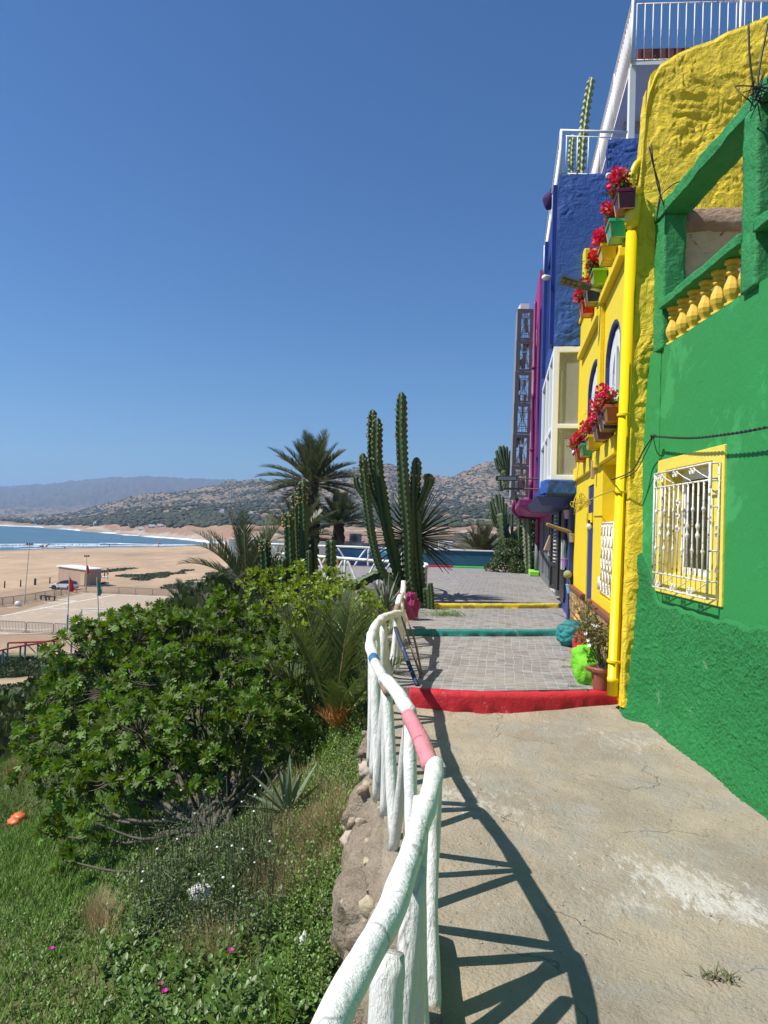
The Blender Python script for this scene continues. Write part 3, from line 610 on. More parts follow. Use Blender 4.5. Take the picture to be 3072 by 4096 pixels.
# inside of the room is closed off
adopt(MB().box((GX+.22,-4,3.05),(7,6.4,3.28)).build('roof', mat('warm_bounce_roof', (.62,.47,.33), .9, .01, 8)), gh)  # unseen roof top, coloured pale and warm to bounce light onto the plaster
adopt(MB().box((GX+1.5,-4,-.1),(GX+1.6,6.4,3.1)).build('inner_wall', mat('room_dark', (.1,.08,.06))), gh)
# terrace frame: wall top, balustrade, posts and beam
def rough_box(name, a, b, m, parent, amp=.012, n=(10, 40, 10), seed=0):
    """box whose faces carry real unevenness"""
    a, b = Vector(a), Vector(b); V = []; F = []; idx = {}
    def key(i, j, k):
        if (i, j, k) not in idx:
            t = (a.x+(b.x-a.x)*i/n[0], a.y+(b.y-a.y)*j/n[1], a.z+(b.z-a.z)*k/n[2]); idx[(i, j, k)] = len(V); V.append(t)
        return idx[(i, j, k)]
    for i in range(n[0]):
        for j in range(n[1]):
            F.append((key(i,j,0),key(i,j+1,0),key(i+1,j+1,0),key(i+1,j,0))); F.append((key(i,j,n[2]),key(i+1,j,n[2]),key(i+1,j+1,n[2]),key(i,j+1,n[2])))
    for i in range(n[0]):
        for k in range(n[2]):
            F.append((key(i,0,k),key(i+1,0,k),key(i+1,0,k+1),key(i,0,k+1))); F.append((key(i,n[1],k),key(i,n[1],k+1),key(i+1,n[1],k+1),key(i+1,n[1],k)))
    for j in range(n[1]):
        for k in range(n[2]):
            F.append((key(0,j,k),key(0,j,k+1),key(0,j+1,k+1),key(0,j+1,k))); F.append((key(n[0],j,k),key(n[0],j+1,k),key(n[0],j+1,k+1),key(n[0],j,k+1)))
    V = np.array(V); s = 9
    d = np.stack([fbm(V[:,0]*s+k*9, V[:,1]*s, V[:,2]*s+seed, o=4) for k in range(3)], 1)*amp
    return npmesh(name, V+d, F, m, parent, True)
def rb(*a, **k): o = rough_box(*a[:4], None, **k); return adopt(o, a[4])
rb('post', (GX-.02,6.17,3.26), (GX+.17,6.40,4.456), GRND, gh, n=(8,8,40), seed=2)
rb('beam', (GX-.03,4.36,4.455), (GX+.19,6.40,4.56), GRND, gh, amp=.014, n=(10,60,10), seed=3)
rb('post', (GX-.03,4.55,3.26), (GX+.20,4.74,4.456), GRND, gh, n=(8,8,40), seed=4)
rb('post', (GX+.02,4.05,3.30), (GX+.24,4.34,4.62), GRND, gh, n=(8,8,30), seed=8)
rb('handrail', (GX-.05,4.742,3.605), (GX+.16,6.168,3.675), GRND, gh, amp=.010, n=(8,60,6), seed=5)
rb('handrail', (GX-.05,2.0,3.605), (GX+.16,4.548,3.675), GRND, gh, amp=.010, n=(8,60,6), seed=6)
YB = mat('yellow_baluster_paint', (.72,.50,.05), .55, .006, 25, (.64,.40,.03), 4)
prof = [(.052,0),(.052,.012),(.03,.022),(.034,.035),(.05,.06),(.058,.085),(.052,.11),(.034,.145),(.027,.165),(.04,.172),(.04,.182),(.027,.188),(.027,.196),(.04,.203),(.04,.212),(.03,.218),(.052,.232),(.054,.245)]
b0 = None
for k in range(7):
    y = 6.10-k*.215
    if k == 0: b0 = adopt(MB().lathe([(r*1.12, z*1.33) for r, z in prof], (0,0,0), 8).build('baluster', YB, bevel=.003), gh); b0.matrix_parent_inverse = Matrix.Identity(4); b0.location = (.05, y-4, 3.279)
    else: c = b0.copy(); C.objects.link(c); c.parent = gh; c.location = (.05, y-4, 3.279)
for k in range(9):
    c = b0.copy(); C.objects.link(c); c.parent = gh; c.location = (.05, 4.38-k*.215-4, 3.279)
# ------------------------------------------------------------ iron window grille
IRON = mat('rusty_white_paint', (.80,.79,.74), .45, .0015, 60, (.66,.63,.56), 9, spots=(.26,.09,.035), sscale=38, sth=.56)
gr = thing('window_grille', (GX-.14, 5.6, 1.2), 'rusty white wrought iron cage bolted over the yellow framed window', 'window grille')
def gobj(mb, name, sm=True, sides=None): return adopt(mb.build(name, IRON, smooth=sm), gr)
gx = GX-.095; y0, y1, z0, z1 = 4.99, 6.05, 1.215, 2.165
def scroll(mb, c, r, sy, sz, ax='y', turns=1.4, w=.005):
    P = []
    for k in range(22):
        t = k/21; a = t*turns*2*math.pi; q = r*(1-.75*t)
        P.append(Vector(c)+(Vector((0, sy*(q*math.cos(a)-r), sz*q*math.sin(a))) if ax == 'y' else Vector((sy*(q*math.cos(a)-r), 0, sz*q*math.sin(a)))))
    mb.tube(P, w, 5)
mb = MB()
for z in (z0, z1, z0+.12, z1-.12): mb.tube([(gx, y0, z), (gx, y1, z)], .0075, 6)
for y in (y0, y1):
    for z in (z0, z1, z0+.12, z1-.12, 1.55, 1.86): mb.tube([(gx, y, z), (GX-.018, y, z)], .0065, 6)
    mb.tube([(gx, y, z0), (gx, y, z1)], .009, 6); mb.tube([(GX-.03, y, z0), (GX-.03, y, z1)], .008, 6)
for y in np.linspace(y0, y1, 6): mb.tube([(gx, y, z0), (GX-.018, y, z0)], .004, 4)
gobj(mb, 'frame')
ys_ = np.linspace(y0+.09, y1-.06, 11)
for k, y in enumerate(ys_):
    mb = MB(); pr = [(.007, 0)]; L_ = z1-z0-.24
    def bead(z, r, h): return [(.007, z-h), (r*.6, z-h*.8), (r*.6, z-h*.6), (r, z-h*.3), (r, z+h*.3), (r*.6, z+h*.6), (r*.6, z+h*.8), (.007, z+h)]
    if k == 5:
        mb.lathe([(.007,0),(.007,L_)], (gx, y, z0+.12), 6)
        for zz in (.36, .46, .56): 
            for s_ in (-1, 1): scroll(mb, (gx, y, z0+.12+zz), .02, s_, 1, w=.0045)
            mb.ball((gx-.004, y, z0+.12+zz+.02), .018, 6)
    else:
        if k % 2 == 0: pr += bead(L_*.29, .014, .024)+bead(L_*.72, .014, .024)
        else: pr += bead(L_*.45, .016, .032)+bead(L_*.545, .016, .032)
        mb.lathe(pr+[(.007, L_)], (gx, y, z0+.12), 8)
    gobj(mb, 'bar')
mb = MB()
for zc, s in ((z0+.06, 1), (z1-.06, -1)):
    for yc in (y0+.30, y0+.62, y0+.94):
        m2 = MB()
        for sy in (-1, 1): scroll(m2, (gx, yc, zc-.03*s), .028, sy, s)
        gobj(m2, 'scroll')
    for ya, yb_ in ((y0, y0+.30), (y0+.30, y0+.62), (y0+.62, y0+.94), (y0+.94, y1)):
        f = ya+(yb_-ya)*.5; gobj(MB().tube([(gx, ya+.02, zc+.045*s), (gx, f, zc-.005), (gx, yb_-.02, zc-.045*s)], .0045, 5), 'diagonal_rod')
for yv in (y0, y1):
    for zc in (z0+.2, z0+.45, z1-.2, z1-.45):
        m2 = MB()
        for s in (-1, 1): scroll(m2, (gx+.045, yv, zc), .016, -1, s, 'x', w=.004)
        gobj(m2, 'scroll')
# ------------------------------------------------------------ yellow house
YP = mat('yellow_plaster', (.84,.635,.010), .6, .008, 6, (.80,.58,.010), 2.0, .4, bump2=.002, b2scale=40)
YR = mat('rough_yellow_plaster', (.84,.64,.022), .68, .05, 5, (.78,.56,.018), 1.6, .5, bump2=.008, b2scale=30, distort=2.2, cracks=(1.6, .012), detail=8)
BL = mat('deep_blue_paint', (.018,.035,.20), .5, .004, 14, (.014,.026,.15), 4)
yh = thing('yellow_house', (2.1, 6.4, 0), 'bright yellow house with arched windows and a tall rough gable', 'house')
U = Vector((FB, 1, 0)); UN = U.normalized(); NN = Vector((-1, FB, 0)).normalized(); ZV = Vector((0, 0, 1))
def arch(a, b, z0, zs, zt, n=10):
    c = (a+b)/2; r = (b-a)/2; return [(a, z0), (b, z0)]+[(c+r*math.cos(t), zs+(zt-zs)*math.sin(t)) for t in np.linspace(0, math.pi, n)]
mb = MB(); A1 = arch(7.02, 8.08, 2.95, 3.55, 3.9); A2 = arch(8.52, 9.75, 2.95, 3.52, 3.86)
panel(mb, [(6.62, .1), (11.12, .1), (11.12, 4.86), (6.62, 4.86)], [A1, A2, [(8.82,.2),(9.42,.2),(9.42,2.26),(8.82,2.26)], [(7.1,.95),(8.05,.95),(8.05,2.42),(7.1,2.42)]], fac(0, 0), U, ZV, NN, .30)
adopt(fixn(mb.build('wall', YP)), yh)
def fpiece(name, ya, yb, za, zb, off0, off1, m, par, bevel=0.0):
    mb = MB(); q = [fac(ya, off0, za), fac(ya, off1, za), fac(yb, off1, za), fac(yb, off0, za)]
    mb.prism(q, (0, 0, zb-za)); o = fixn(mb.build(name, m, bevel=bevel)); return adopt(o, par)
for A in (A1, A2):
    A_ = [(p[0], p[1]) for p in A]; cy = (A_[0][0]+A_[1][0])/2; sh = lambda k, A_=A_, cy=cy: [(cy+(y-cy)*k, 3.0+(z-3.0)*k if z > 3.0 else z) for y, z in A_]
    mb = MB(); panel(mb, [(y, z) for y, z in A_], [[(cy+(y-cy)*.93, max(2.97, z-.03)) for y, z in A_]], fac(0, .002), U, ZV, NN, .06)
    w = adopt(fixn(mb.build('window', BL)), yh)
    mb = MB(); panel(mb, [(y, z-.001) for y, z in sh(.93)], [[(cy+(y-cy)*.52, max(3.10, z-.26)) for y, z in A_]], fac(0, .045), U, ZV, NN, .05)
    mb.prism([fac(cy-.05,.035,3.0), fac(cy-.05,.09,3.0), fac(cy+.05,.09,3.0), fac(cy+.05,.035,3.0)], (0,0,.8))
    f = adopt(fixn(mb.build('frame', WH)), w); f.parent = w; f.matrix_parent_inverse = Matrix.Identity(4)
    p_ = MB().prism([fac(A_[0][0],.08,2.96), fac(A_[0][0],.085,2.96), fac(A_[1][0],.085,2.96), fac(A_[1][0],.08,2.96)], (0,0,.9)).build('pane', glass_mat('window_glass', (.35,.45,.5), .6), w)
dr = fpiece('door', 8.83, 9.41, .22, 2.25, .012, .06, BL, yh)
o = fpiece('transom_panel', 8.84, 9.40, 1.78, 1.90, -.015, .011, YP, yh)
fpiece('recess_back', 7.1, 8.05, .95, 2.42, .20, .26, YP, yh)
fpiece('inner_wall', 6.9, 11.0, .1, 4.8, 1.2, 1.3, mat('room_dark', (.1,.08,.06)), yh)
fpiece('pilaster', 8.2, 8.42, 2.42, 4.35, -.05, -.002, YP, yh, .006)
fpiece('lintel', 7.0, 11.1, 2.43, 2.62, -.05, -.002, YP, yh, .008)
fpiece('cornice', 6.75, 8.3, 4.30, 4.38, -.075, -.002, YP, yh, .006); fpiece('cornice', 8.4, 10.6, 4.22, 4.30, -.075, -.002, YP, yh, .006)
fpiece('parapet_cap', 6.62, 11.12, 4.861, 4.92, -.03, .3, YP, yh, .006)
fpiece('wall', 10.75, 11.1, 4.921, 5.98, .0, .3, YP, yh, .03); 
mb = MB(); panel(mb, arch(.08, .27, 5.0, 5.6, 5.85), [], fac(10.74, 0), Vector((1,0,0)), ZV, Vector((0,-1,0)), .02); adopt(fixn(mb.build('arch_panel', BL)), yh)
GOLD = mat('gold_stone', (.42,.27,.09), .45, .06, 7, (.22,.12,.045), 9, .5, spots=(.62,.47,.22), sscale=7, sth=.56, bump2=.015, b2scale=30)
def plinth(ya, yb):
    def fn(u, v):
        y = ya+(yb-ya)*u; z = .12+.66*v; cell = fbm(y*5, z*6, 3, o=2); d = .03+.05*np.abs(cell)+.02*fbm(y*20, z*20, 2, o=3); d = d*sstep(0, .05, u)*sstep(0, .05, 1-u)
        x = FA+FB*y; return x-d, y+d*FB, z+.01*fbm(y*8, z*8, 1)
    return adopt(grid('stone_plinth', fn, int(60*(yb-ya))+2, 40, GOLD), yh)
plinth(6.75, 8.82); plinth(9.43, 11.12)
BRK = mat('brick_cap', (.22,.07,.04), .6, .004, 30, (.16,.05,.03), 12)
fpiece('brick_ledge', 6.75, 8.81, .782, .84, -.07, -.002, BRK, yh, .01); fpiece('brick_ledge', 9.44, 11.12, .782, .84, -.07, -.002, BRK, yh, .01)
# gable wall facing the camera: one sheet with real plaster relief
GS = -.15
def on_gable(px, py):
    d = ray(px, py); t = (6.405-GS*2.055)/(d.y-GS*d.x); return Vector((t*d.x, t*d.y, EYE+t*d.z))
GT = [(2.05,5.45),(2.10,5.70)]+[(on_gable(a,b).x, on_gable(a,b).z) for a, b in ((2592,290),(2620,250),(2700,205),(2780,172),(2860,145),(2960,105),(3072,58),(3300,-40))]+[(6.0,8.4)]
def gable(u, v):
    x = 2.055+3.6*u; top = np.interp(x, [p[0] for p in GT], [p[1] for p in GT])+.012*vnoise(x*6, 0, 0)
    z = .1+(top-.1)*v; rough = .12+.88*sstep(.0, .3, fbm(x*1.3+4, z*1.3, 2, o=4))
    n_ = fbm(x*4.5, z*3.6, 1, o=5); r2 = np.abs(fbm(x*7+3*n_, z*6, 8, o=4))
    pl = fbm(x*1.5+.25*n_, z*1.3, 9, o=4)*7; fr = pl-np.floor(pl); plate = (np.floor(pl)+sstep(.55, 1, fr))/7*.075
    d = plate+(.014*n_+.026*(r2)+.016*np.abs(fbm(x*15+2*n_, z*13, 5, o=4)))*rough; e = np.minimum(1, np.minimum(u*60, (1-v)*60))
    edge = .03*(1-sstep(0, .006, u))+.03*(1-sstep(0, .008, 1-v)); return x+np.interp(z, [0, 3, 4.7, 5.8], [0, .01, .03, .10])*np.exp(-u*14), 6.405+GS*(x-2.055)-d*e+edge+.02*fbm(x*1.2, z*1.2, 3), z
adopt(grid('gable', gable, 420, 560, YR), yh)
gbk = grid('gable_side', lambda u, v: (2.06+.008*fbm(u*2, v*30, 4, o=4)+np.interp(.1+5.6*v, [0, 3, 4.7, 5.8], [0, .01, .03, .10]), 6.425+.11*u, .1+5.6*v), 12, 260, YR); adopt(gbk, yh)
# thick gable body behind the sheet
mb = MB(); panel(mb, [(2.11,.1),(5.6,.1)]+[(float(x_), float(np.interp(x_, [p[0] for p in GT], [p[1] for p in GT]))-.05) for x_ in (5.6,4.6,3.9,3.4,3.0,2.7,2.45,2.3,2.22,2.19)]+[(2.11,4.6)], [], (0,6.45-GS*2.055,0), (1,GS,0), ZV, (GS,-1,0), .12); adopt(fixn(mb.build('gable_core', YP)), yh)
# bare lintel and unpainted plaster seen through the green frame
BROWN = mat('bare_concrete', (.44,.31,.22), .9, .05, 8, (.26,.17,.12), 5, bump2=.01, spots=(.45,.38,.28), sscale=5, sth=.6)
BEIGE = mat('stained_plaster', (.66,.50,.30), .9, .03, 6, (.48,.35,.20), 3, spots=(.14,.09,.06), sscale=5, sth=.60, distort=1)
la = at(2690, 850, Y=6.3); lb = at(2976, 925, Y=6.3)
la = on_gable(2690, 845); lb = on_gable(2690, 940)
adopt(grid('bare_lintel', lambda u, v: (2.40+2.4*u, 6.405+GS*(.345+2.4*u)-.16+.02*fbm(u*20, v*4, 3)+.06*abs(2*v-1)**3, lb.z+(la.z-lb.z)*v+.015*fbm(u*22, v*3, 5)-.03), 120, 14, BROWN), yh)
adopt(grid('bare_plaster', lambda u, v: (2.40+2.4*u, 6.405+GS*(.345+2.4*u)-.10+.01*fbm(u*8, v*6, 3), 3.29+(lb.z-3.29)*v), 60, 40, BEIGE), yh)
# drainpipe
YPIPE = mat('yellow_pipe_paint', (.80,.60,.004), .28, .0008, 30, (.77,.56,.004), 2)
dp = thing('drainpipe', (1.99, 6.44, .18), 'thick yellow drainpipe running down the front corner of the yellow house', 'drainpipe')
p0 = Vector((2.015, 6.54, .18)); p1 = at(2532, 800, Y=6.40)
mb = MB(); mb.lathe([(.051,0),(.051,.12),(.054,.121),(.054,.16),(.050,.161),(.050,4.20)], p0, 28, p1-p0)
adopt(mb.build('pipe', YPIPE, smooth=True), dp)
ax_ = (p1-p0).normalized(); top = p0+ax_*(p1-p0).length
mb = MB(); mb.lathe([(.055,-.25),(.066,-.2),(.068,-.02),(.07,0),(.066,.02)], top, 28, ax_); mb.tube(bez([top, top+Vector((.01,.03,.075)), top+Vector((.09,.10,.10)), top+Vector((.14,.25,.06))], 5), .06, 20); adopt(mb.build('elbow', YPIPE, smooth=True), dp)
for k, q in enumerate((.31, 1.85, 2.55)):
    c = p0+ax_*q; mb = MB(); mb.lathe([(.06,-.012),(.064,-.01),(.064,.01),(.06,.012)], c, 24, ax_); mb.box((c.x+.03,c.y-.02,c.z-.012),(c.x+.11,c.y+.0,c.z+.012)); adopt(mb.build('bracket', YPIPE, smooth=False), dp)
mb = MB(); mb.tube(bez([top+Vector((.02,.06,.08)), top+Vector((.0,.05,.22)), top+Vector((.05,.05,.36)), top+Vector((.16,.12,.42))], 6), .035, 12); adopt(mb.build('branch_pipe', YPIPE, smooth=True), dp)
# small window grille on the ground floor
mb = MB()
for z in (1.0, 1.76): mb.tube([fac(7.15,.0,z), fac(8.0,.0,z)], .012, 6)
for y in np.linspace(7.15, 8.0, 9): mb.tube([fac(y,.0,1.0), fac(y,.0,1.76)], .008, 6)
for r_k in range(3):
    for c_k in range(4):
        cc = fac(7.25+c_k*.22, -.005, 1.12+r_k*.25); mb.tube([cc+UN*(.085*math.cos(t))+ZV*(.11*math.sin(t)) for t in np.linspace(0, 2*math.pi, 14)], .008, 5)
mb.prism([fac(8.0,-.03,1.02), fac(8.0,.03,1.02), fac(8.06,.03,1.02), fac(8.06,-.03,1.02)], (0,0,.14))
tag(mb.build('window_grille', IRON, smooth=True), 'white curly iron grille low on the yellow wall behind the drainpipe', 'window grille')
tag(MB().prism([fac(8.84,.02,.75), fac(8.84,.09,.75), fac(9.08,.09,.75), fac(9.08,.02,.75)], (0,0,.62)).build('meter_box', WH, bevel=.01), 'white meter box fixed in the dark blue doorway', 'meter box')
# ------------------------------------------------------------ blue house
BW = mat('blue_plaster', (.024,.095,.37), .7, .014, 7, (.020,.078,.30), 1.5, .5, spots=(.035,.12,.40), sscale=3, sth=.58, distort=1.0, bump2=.006, b2scale=30, cracks=(1.5, .012))
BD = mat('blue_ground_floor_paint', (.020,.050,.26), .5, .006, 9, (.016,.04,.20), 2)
bh = thing('blue_house', (2.7, 11.2, .26), 'blue plastered house whose glazed bay overhangs the paved terrace', 'house')
def xpanel(name, outer, holes, y, m, par, th=.2, amp=0.0):
    mb = MB(); panel(mb, outer, holes, (0, y+.15*2.354, 0), (1,-.15,0), ZV, Vector((-.15,-1,0)).normalized(), th); return adopt(fixn(mb.build(name, m)), par)
def spanel(name, outer, holes, off, m, par, th=.18):
    mb = MB(); panel(mb, outer, holes, fac(0, off), U, ZV, NN, th); return adopt(fixn(mb.build(name, m)), par)
XB = lambda y, off=-.4: FA+off+FB*y
# camera-facing wall above the bay: sheet with plaster relief and stepped top
def bface(u, v):
    x = XB(11)+1.9*u; top = np.where(x < 3.07, 7.20, 7.72); z = 4.53+(top-4.53)*v
    pat = sstep(.0, .5, fbm(x*1.6, z*1.2, 3, o=4)); d = .012*fbm(x*5, z*5, 1, o=5)*(.3+pat)+.024*pat*np.abs(fbm(x*9, z*9, 2, o=4)); e = np.minimum(1, np.minimum(u*70, (1-v)*70))
    return x, 11.0-.15*(x-2.354)-d*e, z
adopt(grid('plaster_face', bface, 260, 360, BW), bh)
xpanel('wall', [(XB(11)+.01,4.52),(4.3,4.52),(4.3,7.69),(3.09,7.69),(3.09,7.18),(XB(11)+.01,7.18)], [], 11.04, BW, bh, .25)
ow = lambda a, b, c, d: [(a, c), (b, c), (b, d), (a, d)]
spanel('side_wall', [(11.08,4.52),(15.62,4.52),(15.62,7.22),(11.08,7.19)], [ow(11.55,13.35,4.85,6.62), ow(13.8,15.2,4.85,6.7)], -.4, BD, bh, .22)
for a, b in ((11.55,13.35),(13.8,15.2)):
    mb = MB(); o_ = fac(0, -.30)
    panel(mb, ow(a+.01,b-.01,4.86,6.6), [ow(a+.09,(a+b)/2-.04,4.95,6.5), ow((a+b)/2+.04,b-.09,4.95,6.5)], o_, U, ZV, NN, .06); w = fixn(mb.build('window', WH)); adopt(w, bh)
    MB().prism([fac(a+.05,-.27,4.9), fac(a+.05,-.265,4.9), fac(b-.05,-.265,4.9), fac(b-.05,-.27,4.9)], (0,0,1.65)).build('pane', glass_mat('window_glass'), w)
for a, b in ((11.2,11.45),(13.42,13.72)): fpiece('pilaster', a, b, 4.6, 7.15, -.46, -.402, BD, bh)
fpiece('roof', 11.26, 15.6, 6.98, 7.15, -.17, 3.0, BW, bh)
# glazed bay
CREAM = mat('cream_window_frame', (.84,.85,.85), .4, .001, 20, (.78,.79,.79), 3)
z0b, z1b = 2.45, 4.52
mb = MB(); panel(mb, ow(XB(11)+.0,2.95,z0b,z1b), [ow(XB(11)+.09,2.84,z0b+.08,3.25), ow(XB(11)+.09,2.84,3.32,z1b-.09)], (0,11.0+.15*2.354,0), (1,-.15,0), ZV, Vector((-.15,-1,0)).normalized(), .09)
bay = adopt(fixn(mb.build('bay_window', CREAM, bevel=.008)), bh)
MB().prism([(XB(11)+.08,11.04,z0b+.06),(XB(11)+.08,11.046,z0b+.06),(2.86,10.974,z0b+.06),(2.86,10.968,z0b+.06)],(0,0,z1b-z0b-.12)).build('pane', glass_mat('bay_glass', (.62,.64,.62), .33), bay)
mb = MB(); panel(mb, ow(11.101,14.3,z0b,z1b), [ow(a,b,c,d) for a, b in ((11.22,11.95),(12.05,12.9),(13.0,14.2)) for c, d in ((z0b+.08,3.25),(3.32,z1b-.09))], fac(0,-.4), U, ZV, NN, .09)
bay2 = adopt(fixn(mb.build('bay_window', CREAM, bevel=.006)), bh)
MB().prism([fac(11.15,-.36,z0b+.05), fac(11.15,-.355,z0b+.05), fac(14.25,-.355,z0b+.05), fac(14.25,-.36,z0b+.05)], (0,0,z1b-z0b-.1)).build('pane', glass_mat('bay_glass'), bay2)
spanel('side_wall', ow(14.301,15.62,z0b,z1b-.001), [], -.4, BD, bh)
CUR = mat('grey_curtain', (.60,.59,.55), .9, .0, 5, (.52,.51,.47), 2)
V = []; F = []
for k in range(60):
    x = XB(11)+.16+.0*k; t = k/59; yy_ = 11.15+t*2.6; xx_ = XB(yy_)+.17+.03*math.sin(k*1.3); V += [(xx_, yy_, z0b+.02), (xx_, yy_, z1b-.03)]
for k in range(59): F.append((2*k, 2*k+2, 2*k+3, 2*k+1))
npmesh('curtain', V, F, CUR, bay2, True)
mb = MB(); 
V = [(2.44+.02*math.sin(k*1.7)+k*.004, 11.14+.02*math.cos(k*1.7), z) for k in range(16) for z in (z0b+.02, z1b-.03)]
npmesh('curtain', V, [(2*k, 2*k+2, 2*k+3, 2*k+1) for k in range(15)], CUR, bay, True)
xpanel('inner_wall', ow(3.0,4.3,z0b,z1b), [], 14.1, mat('grey_room', (.50,.49,.45)), bh, .1)
V = [(2.5,11.9,z0b),(3.3,12.4,z0b),(3.3,12.4,z0b+1.1),(3.1,12.3,z0b+1.6),(2.5,11.9,z0b+.2)]
fpiece('inner_wall', 11.05, 14.0, z0b, z1b, .55, .65, mat('grey_room', (.50,.49,.45)), bh)
fpiece('bay_ceiling', 11.1, 15.6, z1b+.0, z1b+.08, -.3, 3, mat('white_ceiling', (.6,.6,.57)), bh)
# pale folded cloth on the bay sill
tag(grid('folded_cloth', lambda u, v: (2.58+.26*u, 11.13+.14*v, z0b+.002+.085*np.sin(math.pi*u)**.6*(.6+.4*np.sin(math.pi*v))+.008*vnoise(u*9, v*7)), 26, 12, mat('pale_cloth', (.7,.68,.58), .9)), 'pale folded cloth lying on the sill inside the glazed bay', 'cloth')
# slabs under the bay
rb('bay_slab', (XB(11)-.06,10.93,2.235), (3.2,11.5,2.449), BW, bh, amp=.022, n=(40,16,10), seed=21)
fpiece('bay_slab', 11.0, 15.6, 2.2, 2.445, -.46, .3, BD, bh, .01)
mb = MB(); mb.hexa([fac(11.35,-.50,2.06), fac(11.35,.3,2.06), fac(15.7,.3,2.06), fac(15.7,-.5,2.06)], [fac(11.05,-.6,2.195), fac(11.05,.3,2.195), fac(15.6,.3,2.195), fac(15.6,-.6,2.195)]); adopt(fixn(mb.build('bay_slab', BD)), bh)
# ground floor
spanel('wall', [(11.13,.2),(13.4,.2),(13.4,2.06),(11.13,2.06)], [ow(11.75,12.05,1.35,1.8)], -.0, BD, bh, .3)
fpiece('pilaster', 11.13, 11.35, .2, 2.05, -.07, -.002, BD, bh); fpiece('recess_back', 11.75, 12.05, 1.35, 1.8, .1, .14, mat('navy', (.01,.016,.07)), bh)
BLK = mat('black_door_paint', (.012,.012,.013), .4, .004, 30, (.03,.028,.025), 9)
WW = mat('weathered_white_wood', (.66,.64,.58), .75, .006, 22, (.46,.43,.38), 6, stretch=(1,1,.25), spots=(.22,.18,.13), sscale=9, sth=.64)
fpiece('door', 12.45, 13.25, .42, 2.0, -.035, -.002, BLK, bh); fpiece('recess_back', 12.35, 12.449, .5, 2.03, -.03, -.002, BLK, bh)
GRYW = mat('scratched_grey_wall', (.20,.21,.21), .8, .02, 8, (.10,.11,.115), 4, .5, spots=(.50,.48,.43), sscale=5, sth=.60, stretch=(1,1,.35), distort=.8)
spanel('grey_wall', ow(14.7,15.6,.25,2.04), [], .0, GRYW, bh, .3); fpiece('door_jamb', 13.4, 14.7, .25, 2.06, .1, .14, BLK, bh)
sh_ = thing('door_shutter', fac(12.9,-.1,.5), 'open black wooden shutter leaning out from the dark doorway of the blue house', 'shutter')
mb = MB(); q0 = fac(12.62,-.09); q1 = fac(13.15,-.20)
def plank(mb, a, b, z0, z1, t): d = (b-a).normalized(); n_ = Vector((-d.y, d.x, 0))*t; mb.prism([a+ZV*z0, b+ZV*z0, b+n_+ZV*z0, a+n_+ZV*z0], (0,0,z1-z0))
plank(mb, q0, q1, .62, .68, .04); plank(mb, q0, q1, 1.02, 1.10, .04); plank(mb, q0, q1, 1.95, 2.01, .04); plank(mb, q0, q0+(q1-q0)*.14, .681, 1.019, .04); plank(mb, q0+(q1-q0)*.86, q1, .681, 1.019, .04)
plank(mb, q0, q0+(q1-q0)*.14, 1.101, 1.949, .04); plank(mb, q0+(q1-q0)*.86, q1, 1.101, 1.949, .04); plank(mb, q0+(q1-q0)*.145, q0+(q1-q0)*.855, .685, 1.015, .02)
for k in range(13): plank(mb, q0+(q1-q0)*.145, q0+(q1-q0)*.855, 1.115+k*.064, 1.15+k*.064, .03)
adopt(fixn(mb.build('shutter_leaf', BLK, bevel=.003)), sh_)
wp = thing('door_plank', fac(14.1,-.05,.4), 'tall weathered white plank door standing open beside the black shutter', 'door')
mb = MB(); q0 = fac(13.5,-.08); q1 = fac(14.2,-.13); 
for k in range(4): plank(mb, q0+(q1-q0)*(k*.25+.005), q0+(q1-q0)*(k*.25+.245), .50+.02*(k % 2), 2.03, .03)
adopt(fixn(mb.build('door_leaf', WW, bevel=.003)), wp); adopt(MB().ball(q0+Vector((-.05,-.03,1.3)), .025).build('handle', BLK, smooth=True), wp)
LID = mat('worn_tan_wood', (.42,.33,.22), .8, .004, 30)
tag(MB().prism([fac(12.3,-.09,1.0), fac(12.3,-.03,1.0), fac(12.44,-.03,1.0), fac(12.44,-.09,1.0)], (0,0,.52)).build('notice_board', mat('white_board', (.74,.74,.70), .6), bevel=.004), 'narrow white board fixed behind the lilac hanging pot', 'board')
fs = thing('feed_box', fac(13.3,-.22,1.38), 'small brown tapering wooden box hanging on the white plank door', 'box')
mb = MB(); c = fac(13.3,-.24,1.30); mb.hexa([c+Vector((-.10,-.05,0)), c+Vector((.06,-.05,0)), c+Vector((.06,.06,0)), c+Vector((-.10,.06,0))], [c+Vector((.0,-.03,.28)), c+Vector((.06,-.03,.28)), c+Vector((.06,.05,.28)), c+Vector((.0,.05,.28))]); adopt(fixn(mb.build('box', LID)), fs)
